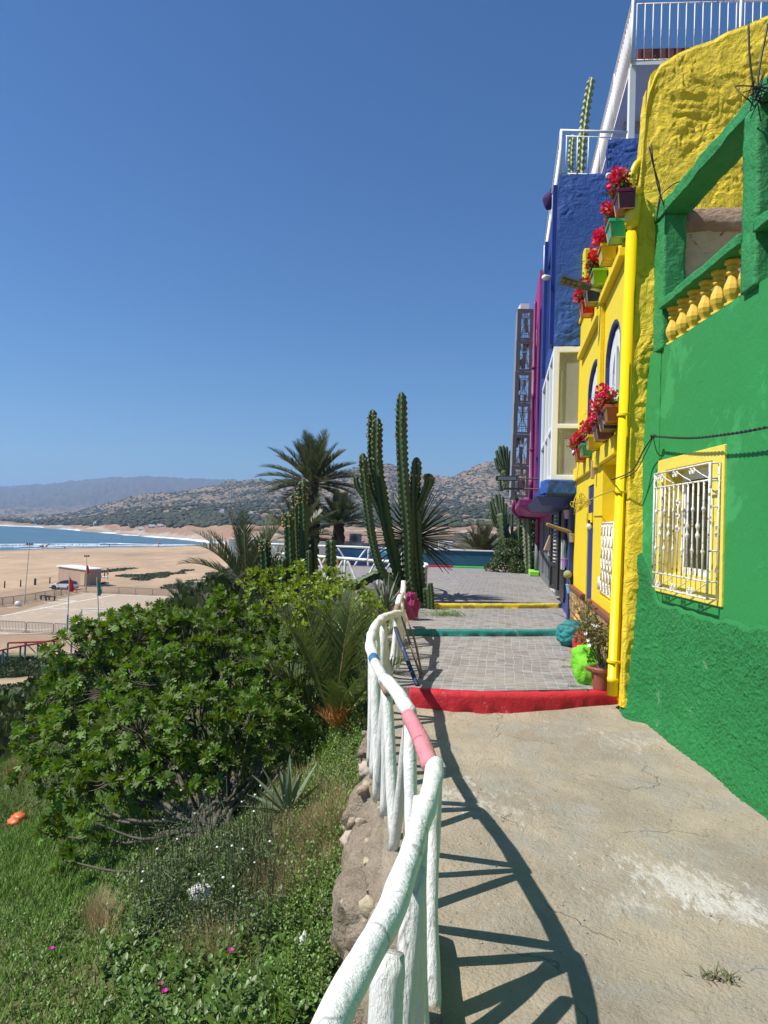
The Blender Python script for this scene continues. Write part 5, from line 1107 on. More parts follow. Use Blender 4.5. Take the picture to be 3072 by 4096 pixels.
cactus('column_cactus', [(col(11.0,(1324,2420),(1322,2290),(1322,2156)), .085)], 'short single cactus column standing in front of the white fence', base=(-1.05,11,0))
# fallen wavy column over the fence foot
cactus('fallen_cactus', [(col(13.6,(1590,2330),(1520,2300),(1470,2318),(1430,2338),(1395,2345)), .10)], 'fallen dark cactus arm lying along the foot of the white fence', base=(-.6,13.6,.25))
RC = mat('distant_cactus_green', (.075,.115,.045), .6, .002, 40)
cactus('candelabra_cactus', [
    (col(23.2,(2058,2300),(2035,2220),(2012,2150),(2005,2050)), .16)] +
    [(col(23.2+.2*(k % 3), (2012+(k % 4)*3,2150-k*6), (x0,y0), (x1,y1)), .052) for k, (x0, y0, x1, y1) in enumerate([(1972,2060,1958,2005),(1985,2060,1968,1990),(1992,2030,1982,1975),(2002,2030,1996,1970),(2012,2040,2010,1985),(2020,2080,2022,2010),(1980,2100,1962,2050),(2030,2110,2034,2055),(2045,2190,2048,2050),(2070,2200,2074,2100),(2060,2210,2060,2130)])] +
    [(col(24.2,(2080,2100),(2060,2000),(2035,1940),(2012,1880)), .13)] +
    [(col(24.3, (2040,1940-k*6), (x0,y0), (x1,y1)), .056) for k, (x0, y0, x1, y1) in enumerate([(1998,1850,1985,1800),(2006,1830,1998,1782),(2016,1830,2012,1780),(2028,1840,2026,1785),(1995,1880,1980,1830),(2020,1900,2010,1850),(2040,1860,2042,1800),(2006,1960,1998,1900)])],
    'big many armed candelabra cactus behind the grey fretwork tower', base=(3.9,23.3,.3), m=RC, ribs=4)
cactus('column_cactus', [(col(22.0,(2112,2310),(2110,2200),(2104,2045)), .13)], 'pale single cactus column standing under the purple overhang', base=(4.2,22,.3), m=mat('grey_green_cactus', (.22,.25,.15), .7, .004, 30), ribs=5)
# ------------------------------------------------------------ palms and sword-leaved plants
PALM = mat('palm_leaf', (.115,.135,.068), .40, island=.40, cscale=.5, trans=.18, spec=.5)
PALMY = mat('young_palm_leaf', (.11,.15,.045), .45, island=.35, cscale=.5, trans=.25)
RACH = mat('palm_stalk', (.25,.20,.07), .6, .002, 20)
BARK = mat('palm_bark', (.085,.065,.045), .95, .05, 9, (.04,.03,.022), 6, bump2=.02)
LEAFLET = ([(-.5,0,0),(.5,0,0),(.42,.55,.05),(-.42,.55,.05),(0,1,-.06)], [(0,1,2),(0,2,3),(3,2,4)])
def palm(label, c, n, L_, base=None, tr=.2, m=PALM, el=(-25, 80), droop=.55, seed=1, nl=46, ll=.16, az=None, name='date_palm', cat='palm tree', lw=.062, grp=None):
    t = thing(name, base if base is not None else c, label, cat, grp); rr = np.random.default_rng(seed); c = Vector(c)
    pos, dr, nm, sc = [], [], [], []; mb = MB()
    for i in range(n):
        a = rr.uniform(*az) if az else i*2.39996+rr.uniform(-.2, .2); e = rad(el[0]+(el[1]-el[0])*((i+.5)/n)**.85); l_ = L_*rr.uniform(.82, 1.08)
        d0 = Vector((math.cos(a)*math.cos(e), math.sin(a)*math.cos(e), math.sin(e))); P = []; p = c+d0*.04*L_; d = d0.copy(); S_ = 16
        for k in range(S_+1):
            P.append(p.copy()); p = p+d*(l_/S_); d = (d-ZV*(droop*(1.1-abs(d.z)*.5)/S_*(0.3+1.6*k/S_))).normalized()
        mb.tube(P, [L_*.010*(1-.85*k/S_) for k in range(S_+1)], 4, cap=False)
        side = d0.cross(ZV).normalized() if abs(d0.z) < .98 else Vector((1,0,0))
        for k in range(nl):
            s = .16+.84*k/(nl-1); j = min(S_-1, int(s*S_)); f_ = s*S_-j; q = P[j].lerp(P[j+1], f_); tg = (P[j+1]-P[j]).normalized(); up = side.cross(tg).normalized()
            for sg in (-1, 1):
                ln = ll*L_*(math.sin(math.pi*min(1, s*.93+.10))**.6)*rr.uniform(.8, 1.1)+.02
                v = (tg*(.75+.5*s)+side*sg*.75+up*.40+Vector(rr.normal(0, .09, 3))).normalized(); pos.append(q); dr.append(v); nm.append(up+side*sg*-.3); sc.append((ln*lw, ln, ln))
    adopt(mb.build('frond_stalks', RACH), t)
    adopt(leafmesh('fronds', np.array(pos), np.array(dr), np.array(nm), np.array(sc), *LEAFLET, m), t)
    if base is not None:
        b = Vector(base); V = []
        mb = MB(); P = bez([b, b.lerp(c, .5)+Vector((.04,0,0)), c+ZV*.05], 12); mb.tube(P, [tr*(1+.10*math.sin(k*2.1)+.06*((k*7) % 3)) for k in range(len(P))], 12, jit=.25, seed=seed)
        for k in range(90):       # cut frond bases round the trunk
            s = int(rr.uniform(.1, .99)*(len(P)-1)); a = rr.uniform(0, 6.28); q = P[s]+Vector((math.cos(a), math.sin(a), 0))*tr*.9; mb.tube([q, q+Vector((math.cos(a)*.07, math.sin(a)*.07, .12))*tr*5], [tr*.2, tr*.08], 4)
        adopt(mb.build('trunk', BARK), t)
    return t
def pc_(x, y, Y): return at(x, y, Y=Y)
palm('tallest date palm rising against the sky beyond the cactus group', pc_(1248,1935,26), 44, 2.0, Vector((pc_(1245,2240,26).x, 26, -1.2)), .23, el=(-22, 82), seed=3, ll=.24, nl=60)
palm('dark date palm with a thick trunk right of the tallest palm', pc_(1355,2100,25.2), 34, 1.25, Vector((pc_(1345,2240,25.2).x, 25.2, -1.0)), .19, el=(5, 84), seed=5, ll=.26, nl=50)
palm('low date palm with arching fronds behind the cactus group', pc_(1200,2160,24), 24, 1.6, Vector((pc_(1200,2240,24).x, 24, -1.2)), .16, el=(0, 75), seed=8, ll=.25, nl=48)
palm('young feathery date palm on the slope left of the cacti', pc_(985,2345,17), 18, 1.9, Vector((pc_(985,2360,17).x, 17, -3.2)), .14, el=(12, 78), droop=.95, seed=11, ll=.24, nl=44)
palm('small young date palm low on the slope in front of the football pitch', pc_(745,2450,19), 18, 1.0, Vector((pc_(745,2470,19).x, 19, -5.0)), .10, el=(8, 70), seed=12, ll=.24, nl=40)
palm('dry looking date palm behind the blue parapet', pc_(1925,2225,26.5), 30, 1.35, Vector((pc_(1925,2240,26.5).x, 26.5, -.6)), .2, m=mat('dry_palm_leaf', (.13,.13,.06), .55, island=.35, trans=.15), el=(0, 80), droop=.9, seed=14, ll=.25, nl=46)
palm('young palm with long fine fronds drooping beside the log railing', (-.60, 7.6, -.55), 15, 1.5, None, m=PALMY, el=(30, 84), droop=1.0, seed=21, nl=58, ll=.25, lw=.042, name='young_palm', cat='palm')
palm('dry orange palm shoot in the shade under the young palm', on_slope(1345, 2960)+ZV*.05, 9, .30, None, m=mat('orange_dry_leaf', (.45,.20,.04), .7, island=.3), el=(20, 80), droop=.4, seed=22, nl=16, ll=.5, lw=.05, name='dry_palm_shoot', cat='palm')
def sword(name, label, c, n, L_, w, m, el=(0, 85), seed=1, bend=.25, cat='plant', trunk=None, fold=.25):
    t = thing(name, trunk or c, label, cat); rr = random.Random(seed); V = []; F = []; c = Vector(c)
    for i in range(n):
        a = i*2.39996+rr.uniform(-.25, .25); e = rad(el[0]+(el[1]-el[0])*(i+.5)/n); d = Vector((math.cos(a)*math.cos(e), math.sin(a)*math.cos(e), math.sin(e))); l_ = L_*rr.uniform(.75, 1.05); p = c+d*L_*.05
        sd = d.cross(ZV).normalized(); b = len(V); S_ = 7
        for k in range(S_+1):
            s = k/S_; ww = w*(.55+.9*s if s < .35 else .87*(1-((s-.35)/.65)**1.6))+.002; up = sd.cross(d).normalized()
            V += [tuple(p-sd*ww), tuple(p-up*ww*fold*1.2-ZV*0), tuple(p+sd*ww), tuple(p-up*(ww*fold*1.2+.25*w))]; p = p+d*(l_/S_); d = (d-ZV*bend/S_*s*2).normalized()
        for k in range(S_):
            for x_, y_ in ((0,1),(1,2),(2,3),(3,0)): F.append((b+k*4+x_, b+k*4+y_, b+(k+1)*4+y_, b+(k+1)*4+x_))
    adopt(npmesh('leaves', V, F, m), t)
    if trunk: adopt(MB().tube(bez([trunk, Vector(trunk).lerp(c, .5), c], 6), .10, 10, jit=.3).build('trunk', BARK), t)
    return t
SWD = mat('yucca_leaf', (.045,.075,.038), .4, island=.45, cscale=2, trans=.08)
sword('yucca', 'dark sword leaved yucca sprouting behind the tallest cactus', pc_(1655,2150,13.6), 125, 1.0, .036, SWD, (-42, 80), 3, .25, 'yucca', Vector((.45,13.6,.25)))
AGV = mat('agave_leaf', (.13,.18,.085), .5, .002, 20, (.12,.17,.10), 5, island=.3, spots=(.42,.33,.17), sscale=6, sth=.68)
ag = on_slope(1150, 3290)+ZV*.06
sword('agave', 'grey green agave with scarred blades in the grass below the wall', ag, 24, .42, .030, AGV, (5, 82), 5, .35, 'agave')
sword('agave', 'thin grey agave fan at the foot of the tall cactus', pc_(1545,2440,11.6), 34, .62, .020, mat('grey_agave_leaf', (.19,.22,.16), .55, island=.3), (2, 85), 6, .3, 'agave')
sword('aloe', 'spiky green aloe under the candelabra cactus', pc_(2085,2225,22.2), 34, .48, .022, SWD, (5, 85), 7, .5, 'aloe')
# ------------------------------------------------------------ shrubs and trees made of leaves
FIGL = mat('fig_leaf', (.13,.21,.030), .55, island=.42, cscale=3, trans=.30, spec=.35)
FIGB = mat('fig_bark', (.13,.115,.09), .9, .006, 25, (.07,.06,.05), 8)
def clump_pts(c, r, dens, rr, up=.25):
    n = max(6, int(dens*4*math.pi*r*r)); d = sph(n, rr); d[:, 2] += up; d = nrmz(d); q = rr.uniform(.72, 1.06, (n, 1)); s = 1+.22*fbm(d[:, 0]*2+c[0]*3, d[:, 1]*2+c[1]*3, d[:, 2]*2, o=2)[:, None]
    return np.array(c)+d*r*q*s*np.array([1, 1, .85]), d
fig_cl = [(350,2620,8.2,.45),(550,2570,8.4,.5),(750,2590,8.2,.5),(905,2450,8.8,.22),(1000,2540,8.6,.38),(880,2680,7.8,.5),(1080,2720,7.6,.42),(650,2740,7.6,.52),(430,2770,7.8,.48),(240,2790,8.0,.3),(200,2950,7.8,.36),(350,2960,7.4,.45),(560,2940,7.0,.5),(800,2900,7.0,.5),(1000,2900,6.9,.38),(1140,2840,7.2,.27),
          (120,3100,7.6,.2),(280,3140,7.0,.36),(480,3110,6.7,.4),(700,3090,6.6,.36),(880,3070,6.6,.25),(380,3290,6.4,.15),(200,3340,6.8,.16),(250,3440,6.2,.10),(1110,2985,6.9,.16),(1200,2930,7.2,.14),(640,2470,8.6,.2),(870,2385,8.9,.13),(960,2420,9,.15),(330,2520,8.3,.14),(720,2475,8.4,.14),(480,2500,8.5,.22),(820,2510,8.5,.25),(110,2960,7.9,.15)]
def shrub_tree(name, label, cat, base, cls, dens, leaf, m, size, rosette, rr, bark, stem_r, nstems=None, grp=None, tips_twig=True):
    t = thing(name, base, label, cat, grp); base = Vector(base); mb = MB(); pos, dr, nm, sc = [], [], [], []
    hubs = []
    for j, (c, r) in enumerate(cls):
        c = Vector(c); mid = base.lerp(c, .5)+Vector((rr.normal(0, .08), rr.normal(0, .08), -.10+rr.normal(0, .05)))
        mb.tube(bez([base+Vector((rr.normal(0, .08), rr.normal(0, .08), 0)), base.lerp(c, .22)+Vector((rr.normal(0, .05), 0, .04)), mid, c], 4), [stem_r*(1-.8*k/12) for k in range(13)], 6, cap=False)
        P, D = clump_pts(c, r, dens, rr)
        for p, d in zip(P, D):
            d = Vector(d); p = Vector(p)
            if tips_twig and rr.random() < .55: mb.tube([c.lerp(p, .15), c.lerp(p, .6)+Vector((0,0,-.03)), p], [stem_r*.25, stem_r*.17, stem_r*.09], 3, cap=False)
            ax = (d+Vector((0,0,.45))+Vector(rr.normal(0, .25, 3))).normalized(); a = ax.orthogonal().normalized(); b = ax.cross(a); k0 = rr.uniform(0, 6)
            for k in range(rosette):
                th = k0+k*2.39996; el = .15+1.15*(k+.5)/rosette; q = (a*math.cos(th)+b*math.sin(th))*math.sin(el)+ax*math.cos(el); q = (q+Vector((0,0,-.18*(k/rosette)))+Vector(rr.normal(0, .12, 3))).normalized()
                pos.append(p+q*size*.10-ax*size*.25*(k/rosette)); dr.append(q); nm.append(ax+Vector(rr.normal(0, .25, 3))); sc.append(size*rr.uniform(.6, 1.1)*(.6+.4*(k+1)/rosette))
    adopt(mb.build('branches', bark, smooth=True), t)
    adopt(leafmesh('leaves', np.array(pos), np.array(dr), np.array(nm), np.array(sc), *leaf, m), t)
    return t
def cl3(L): return [(tuple(at(x, y, Y=Y)), r) for x, y, Y, r in L]
rr = np.random.default_rng(5)
fb = on_slope(860, 3330)-ZV*.05
shrub_tree('fig_tree', 'broad fig tree with lobed glossy leaves spreading over the grassy slope', 'fig tree', fb, cl3(fig_cl), 24, FIG, FIGL, .112, 8, rr, FIGB, .030)
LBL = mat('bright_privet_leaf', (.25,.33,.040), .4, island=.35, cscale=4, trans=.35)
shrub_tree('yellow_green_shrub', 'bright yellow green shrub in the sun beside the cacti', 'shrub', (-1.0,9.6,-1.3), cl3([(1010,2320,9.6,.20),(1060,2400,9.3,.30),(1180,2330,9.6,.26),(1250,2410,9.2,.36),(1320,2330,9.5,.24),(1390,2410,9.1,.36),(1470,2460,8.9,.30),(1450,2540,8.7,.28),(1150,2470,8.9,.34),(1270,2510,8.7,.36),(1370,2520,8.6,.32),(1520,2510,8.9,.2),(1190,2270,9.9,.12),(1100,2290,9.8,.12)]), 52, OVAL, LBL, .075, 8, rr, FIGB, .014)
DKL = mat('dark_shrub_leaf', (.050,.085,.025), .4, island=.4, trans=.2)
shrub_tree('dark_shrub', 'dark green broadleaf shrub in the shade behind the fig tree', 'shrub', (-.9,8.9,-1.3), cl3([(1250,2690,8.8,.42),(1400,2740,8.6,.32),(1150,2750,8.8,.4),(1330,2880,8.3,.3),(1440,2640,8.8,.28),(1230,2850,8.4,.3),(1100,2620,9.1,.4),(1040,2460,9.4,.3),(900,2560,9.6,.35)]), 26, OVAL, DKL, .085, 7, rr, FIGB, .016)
BUL = mat('bush_leaf', (.085,.135,.035), .5, island=.4, trans=.2)
bush = shrub_tree('flowering_bush', 'round green bush with tiny white flowers at the end of the blue parapet', 'bush', (3.7,22.6,.3), cl3([(2050,2240,22.6,.42),(1995,2262,22.4,.28),(2110,2255,22.4,.35),(2150,2240,22.8,.3),(2030,2180,23,.28),(1960,2275,22.6,.18),(2085,2195,23,.3),(2010,2225,22.6,.3),(2070,2270,22.2,.3),(2125,2275,22.2,.28)]), 130, OVAL, BUL, .075, 6, rr, FIGB, .012)
mb = MB()
for k in range(46):
    p = at(rr.uniform(1955, 2130), rr.uniform(2190, 2280), Y=22.05); mb.ball(p, .010, 5)
adopt(mb.build('white_flowers', mat('white_petal', (.85,.85,.80), .6)), bush)
shrub_tree('dark_thicket', 'tall dark thicket behind the single cactus under the purple overhang', 'shrub', (4.6,25.5,.2), cl3([(2130,2230,25.5,.5),(2150,2130,25.8,.5),(2100,2150,26.2,.4),(2170,2200,24.5,.4),(2090,2260,25,.35),(2120,2090,26,.3),(2150,2270,24,.4),(2100,2200,25,.4),(2160,2080,26,.35)]), 85, SLIM, DKL, .16, 6, rr, FIGB, .014)
# shrubs on the slope by the beach track
for k, (x, y, s) in enumerate([(20,2690,.75),(110,2700,.7),(190,2680,.65),(60,2740,.5),(250,2660,.55),(30,2630,.45)]):
    p = at(x, y, Z=-9.4); p.z = float(near_h(p.x, p.y)) if p.y < 60 else -10.2
# ------------------------------------------------------------ ground cover on the slope
def scatter(n, x0, x1, y0, y1, f):
    x = rr.uniform(x0, x1, n); y = rr.uniform(y0, y1, n); k = (x < wall_x(y)-.04) & f(x, y); x, y = x[k], y[k]
    return x, y, near_h(x, y)
ICE = mat('ice_plant', (.16,.27,.040), .45, island=.38, cscale=2, trans=.15)
LEAFY = mat('clover_leaf', (.18,.28,.05), .5, island=.35, cscale=2, trans=.25)
DRYG = mat('dry_grass', (.42,.34,.17), .7, island=.3, trans=.2)
def dryness(x, y): return fbm(x*.9+3, y*.7, 5, o=3)
def blades(name, x, y, z, h, w, m, lean=.5, tv=BLADE):
    n = len(x); a = rr.uniform(0, 6.283, n); d = np.stack([np.cos(a)*lean*rr.uniform(.2, 1, n), np.sin(a)*lean*rr.uniform(.2, 1, n), np.ones(n)], 1)
    nm = np.stack([np.cos(a), np.sin(a), np.full(n, .3)], 1); s = h*rr.uniform(.6, 1.25, n)
    return leafmesh(name, np.stack([x, y, z-.01], 1), d, nm, np.stack([np.full(n, w), s, s], 1), *tv, m)
# rays that meet the slope inside the picture keep the count low
def inview(x, y, z, pad=60):
    R = np.array(CM.to_3x3()).T; v = R@np.stack([x, y, z-EYE]); px = 1536+FPX*v[0]/-v[2]; py = 2048-FPX*v[1]/-v[2]; return (v[2] < 0) & (px > -500) & (px < 1650) & (py < 4096+500) & (py > 2500)
def cover(name, label, n, f, h, w, m, lean, tv=BLADE, y1=18):
    x, y, z = scatter(n, -10.5, -.2, 3.0, y1, f); k = inview(x, y, z); x, y, z = x[k], y[k], z[k]
    dd = np.hypot(x, y); keep = rr.random(len(x)) < np.clip(9/dd, .25, 1); x, y, z, dd = x[keep], y[keep], z[keep], dd[keep]
    o = blades(name, x, y, z, h*np.clip(dd/8, .75, 1.5), w, m, lean, tv); return tag(o, label, None, kind='stuff')
ice = lambda x, y: (x < -1.2-.25*(y-4)+.9*fbm(x*.6, y*.6, 1, o=3)) | (y < 4.9+.4*fbm(x, y, 2, o=2))
cover('ice_plant', 'fleshy green ice plant carpeting the slope at the lower left', 330000, lambda x, y: ice(x, y) | (rr.random(len(x)) < .12), .105, .010, ICE, .55)
cover('leafy_weeds', 'small leaved green weeds covering the bank beside the retaining wall', 230000, lambda x, y: (~ice(x, y) & (dryness(x, y) < .42)) | (rr.random(len(x)) < .15), .048, .030, LEAFY, 1.6, OVAL)
cover('dry_grass', 'straw coloured dry grass between the green weeds', 60000, lambda x, y: (dryness(x, y) > .30) & (y > 5.4) & (x > -3.2) | ((np.hypot((x+1.75), (y-5.6)*1.2) < .42)), .17, .0045, DRYG, .8)
tv2 = BLADE
# taller mixed weeds: leafy stems in clumps
def slope_pts(px, py):
    '''where the photo rays (px, py) meet the slope; all at once'''
    R = np.array(CM.to_3x3()); d = R@np.stack([(px-1536)/FPX, -(py-2048)/FPX, -np.ones(len(px))]); lo = np.full(len(px), -.15); hi = np.full(len(px), -7.)
    for _ in range(20):
        m_ = (lo+hi)/2; t = (m_-EYE)/d[2]; up = near_h(t*d[0], t*d[1]) >= m_; hi = np.where(up, m_, hi); lo = np.where(up, lo, m_)
    t = ((lo+hi)/2-EYE)/d[2]; x, y = t*d[0], t*d[1]; k = x < wall_x(y)-.03; x, y = x[k], y[k]; return np.stack([x, y, near_h(x, y)], 1)
def weed_field(name, label, n, box, h, leaf, m, per=9, sz=.035, seed=0):
    q = np.random.default_rng(seed); P, D, N_, Sz = [], [], [], []; mb = MB()
    for k, b in enumerate(slope_pts(q.uniform(box[0], box[1], n), q.uniform(box[2], box[3], n))):
        b = Vector(b); hh = h*q.uniform(.5, 1.2); ln = Vector((q.normal(0, .25), q.normal(0, .25), 1)).normalized()*hh; mb.tube([b, b+ln], [.003,.0012], 3, cap=False)
        for j in range(per):
            s = (j+.6)/per; a = j*2.4+k; P.append(b+ln*s); D.append((math.cos(a), math.sin(a), .35+.5*s)); N_.append((math.cos(a)*-.3, math.sin(a)*-.3, 1)); Sz.append(sz*q.uniform(.6, 1.3)*(1.2-.6*s))
    tag(leafmesh(name, np.array([tuple(p) for p in P]), np.array(D)+q.normal(0, .15, (len(D), 3)), np.array(N_), np.array(Sz), *leaf, m), label, None, kind='stuff')
    tag(mb.build(name+'_stems', mat('weed_stem', (.13,.17,.07), .7)), 'thin stems of the '+label, None, kind='stuff')
def pick(*a): return a
WA = mat('weed_leaf_bright', (.18,.29,.055), .5, island=.4, trans=.25); WB = mat('weed_leaf_grey', (.16,.20,.10), .6, island=.4, trans=.2); WC = mat('mallow_leaf', (.13,.22,.045), .45, island=.35, trans=.25)
weed_field('tall_weeds', 'bright green leafy weeds along the foot of the wall', 1300, pick(1130, 1500, 2850, 4096), .20, OVAL, WA, 12, .030, 1)
weed_field('grey_weeds', 'greyish feathery weeds in front of the fig tree', 480, pick(520, 1150, 3280, 3800), .28, OVAL, WB, 10, .026, 2)
weed_field('mallow', 'broad leaved dark weeds scattered through the bank', 420, pick(420, 1350, 3450, 4150), .14, OVAL, WC, 7, .062, 3)
weed_field('slope_weeds', 'mixed weeds scattered over the ice plant', 700, pick(0, 1100, 3350, 4200), .11, OVAL, WA, 8, .028, 4)
PP = []
for x0, x1, y0, y1, n_ in ((1080,1420,3130,3560,9000),(980,1200,3480,3660,2500),(350,450,3620,3760,900),(0,110,2800,3150,5000),(700,1000,3700,3900,900)):
    q = np.random.default_rng(n_); PP.append(slope_pts(q.normal((x0+x1)/2, (x1-x0)/4, n_), q.normal((y0+y1)/2, (y1-y0)/4, n_)))
x, y, z = np.concatenate(PP).T
tag(blades('straw_grass', np.array(x), np.array(y), np.array(z), .19, .0042, DRYG, .75), 'long straw coloured grass on the bank around the agave', None, kind='stuff')
x, y, z = scatter(26000, -1.2, -.3, 3.0, 8.5, lambda x, y: x > wall_x(y)-.45-.15*vnoise(y*3, 0, 0))
k = fbm(x*3, y*2, 8, o=3) > .0; x, y, z = x[k], y[k], z[k]
tag(blades('wall_weeds', x, y, z+.0, .15, .012, ICE, .9), 'long green shoots growing up against the rubble wall', None, kind='stuff')
# cover farther down the slope and by the track
x = rr.uniform(-34, -3, 150000); y = rr.uniform(14, 58, 150000); z = near_h(x, y)
gm, sd_ = ground_mix(x, y, z); R_ = np.array(CM.to_3x3()).T; v_ = R_@np.stack([x, y, z-EYE]); px_ = 1536+FPX*v_[0]/-v_[2]
k = (sd_ < .35) & (px_ > -150) & (px_ < 1300); x, y, z = x[k], y[k], z[k]
tag(leafmesh('slope_shrubs', np.stack([x, y, z], 1), np.stack([rr.normal(0, .6, len(x)), rr.normal(0, .6, len(x)), np.ones(len(x))], 1), sph(len(x), rr), rr.uniform(.18, .42, len(x)), *OVAL, mat('slope_leaf', (.085,.115,.038), .6, island=.45, trans=.15)), 'low green bushes covering the slope down to the beach track', None, kind='stuff')
# tall weeds with white heads, dry plumes
FW = mat('white_petal', (.85,.85,.80), .6); STM = mat('weed_stem', (.13,.17,.07), .7)
mb = MB(); mh = MB()
for p in slope_pts(rr.uniform(560, 1080, 220), rr.uniform(3330, 3800, 220)):
    p = Vector(p); h = rr.uniform(.2, .5); q = p+Vector((rr.normal(0, .05), rr.normal(0, .05), h)); mb.tube([p, p.lerp(q, .5)+Vector((.01,0,0)), q], .0025, 3, cap=False)
    if rr.random() < .13: mh.ball(q, .011, 5, (1,1,.6))
    for j in range(4): a = p.lerp(q, rr.uniform(.3, .95)); mb.tube([a, a+Vector(rr.normal(0, .05, 3))+ZV*.04], .0018, 3, cap=False)
tag(mb.build('weed_stems', STM), 'thin branching weed stems rising in front of the fig tree', None, kind='stuff')
tag(mh.build('wildflowers', FW), 'small white flower heads on the tall weeds in front of the fig tree', None, kind='stuff')
MF = mat('magenta_petal', (.65,.02,.38), .6, island=.2, trans=.3)
for k, (x, y) in enumerate([(640,4005),(655,4045),(203,3855),(920,3880),(38,3120)]):
    p = on_slope(x, y); g = p.z+.09
    c = np.array([p.x, p.y, g]); a = np.linspace(0, 6.28, 25)[:-1]
    o = leafmesh('ice_plant_flower', np.repeat(c[None], 24, 0), np.stack([np.cos(a), np.sin(a), np.full(24, .35)], 1), np.tile([0, 0, 1.], (24, 1)), np.stack([np.full(24, .012), np.full(24, .024), np.full(24, .02)], 1), *BLADE, MF)
    tag(o, ['magenta ice plant flower, upper one of the pair at the bottom left','magenta ice plant flower, lower one of the pair at the bottom left','lone magenta ice plant flower in the carpet at the far left','magenta ice plant flower among weeds near the foot of the wall','magenta ice plant flower at the left edge below the fig tree'][k], 'flower', 'magenta ice plant flowers')
# litter in the grass
def crumple(name, c, r, m, label, cat, sq=(1,1,.7), seed=0, sub=3, amp=.35, f=3.0, parent=None):
    bm = bmesh.new(); bmesh.ops.create_icosphere(bm, subdivisions=sub, radius=1)
    V = np.array([v.co[:] for v in bm.verts]); F = [[v.index for v in f_.verts] for f_ in bm.faces]; bm.free()
    d = 1+amp*fbm(V[:, 0]*f*.5+seed*3, V[:, 1]*f*.5, V[:, 2]*f*.5, o=3)+amp*.55*np.abs(fbm(V[:, 0]*f+seed, V[:, 1]*f, V[:, 2]*f+5, o=3))
    V = V*d[:, None]*r*np.array(sq)+np.array(c); o = npmesh(name, V, np.array(F), m, parent, True); return tag(o, label, cat) if label else o
crumple('plastic_bag', on_slope(72,3315)+ZV*.10, .13, mat('orange_plastic', (.75,.17,.05), .4), 'crumpled orange plastic bag lying in the ice plant at the left edge', 'bag', seed=1, amp=.6, f=4)
crumple('plastic_bag', on_slope(812,3610)+ZV*.06, .085, mat('white_plastic', (.78,.78,.76), .4), 'crumpled white plastic bag half buried in the weeds', 'bag', seed=2, amp=.5, f=4)
crumple('paper_scrap', on_slope(1215,3815)+ZV*.05, .035, mat('white_plastic', (.78,.78,.76)), 'white paper scrap caught in shoots beside the rubble wall', 'paper', (1,.5,1.6), 3, 2, .5, 4)
crumple('plastic_scrap', on_slope(1015,3705)+ZV*.05, .018, mat('blue_plastic', (.05,.30,.70), .4), 'tiny blue plastic scrap in the weeds', 'plastic scrap', seed=4, sub=2)
# stones of the wall and broken kerb
SM = [mat('pale_stone', (.52,.45,.36), .95, .02, 12, (.36,.30,.24), 6), mat('ochre_stone', (.50,.33,.17), .95, .02, 12, (.38,.24,.13), 6), mat('grey_stone', (.33,.31,.28), .95, .02, 12)]
lab = ['pale stone bedded at the top outer edge of the rubble wall','ochre stone set in the rubble wall below the pink rail','large pale stone jutting from the wall beside the third post','grey stone at the foot of the rubble wall near the camera','small pale stone on the wall beside the young palm']
for k, (x, y, z, r, mi) in enumerate([(1455,3060,-.08,.10,0),(1440,3200,-.22,.09,1),(1405,3330,-.25,.12,0),(1300,3620,-.62,.10,2),(1500,2860,-.10,.07,0)]):
    crumple('wall_stone', at(x, y, Z=z)+Vector((.045,0,-.03)), r*.72, SM[mi], lab[k], 'stone', (1,1.2,.7), 10+k, 3, .7, 4)
# ------------------------------------------------------------ painted boulders and pots at the yellow house
def boulder(x, y, z, r, col_, label, sq, seed, lift=.8):
    c = at(x, y, Z=z)+ZV*(r*sq[2]*lift); m = mat('boulder_'+label.split()[0], col_, .7, .02, 22, tuple(v*.75 for v in col_), 7, bump2=.006, b2scale=90)
    return crumple('painted_boulder', c, r, m, label, 'boulder', sq, seed, 5, .34, 2.6)
boulder(2352,2728,.18,.165,(.20,.66,.02),'lime green painted porous boulder behind the terracotta pot',(1.0,.9,1.25),21,.75)
boulder(2420,2640,.18,.12,(.20,.66,.02),'lime painted smaller lump of rock half hidden by the potted shrub',(1,1,1.6),27,1.2)
boulder(2332,2625,.18,.13,(.62,.02,.035),'red painted boulder between the lime and teal ones',(.9,.9,1.5),22)
boulder(2300,2580,.19,.20,(.02,.24,.24),'teal painted boulder folded like cloth at the end of the teal kerb',(1.1,.9,.85),23)
boulder(2352,2545,.26,.20,(.72,.36,.10),'orange painted upright boulder against the golden stone plinth',(.85,.7,1.25),24,.7)
tag(MB().box((2.16,8.62,.18),(2.36,8.76,.22)).build('brick', mat('pink_brick', (.45,.18,.15), .8), bevel=.008), 'flat pinkish brick under the teal boulder', 'brick')
crumple('driftwood', at(1640,2478,Z=.26)+ZV*.17, .15, mat('magenta_wood', (.33,.02,.13), .7, .02, 20, (.25,.015,.09), 6), 'magenta painted gnarled driftwood stump at the foot of the tallest cactus', 'driftwood', (.75,.7,1.35), 31, 5, .6, 5)
tag(log('driftwood', [at(1640,2465,Z=.4), at(1620,2420,Z=.62), at(1598,2375,Z=.84)], .07, mat('magenta_wood', (.33,.02,.13)), None, 33, 12, 6, .35, .4), 'magenta painted twisted branch leaning on the log railing above the stump', 'driftwood')
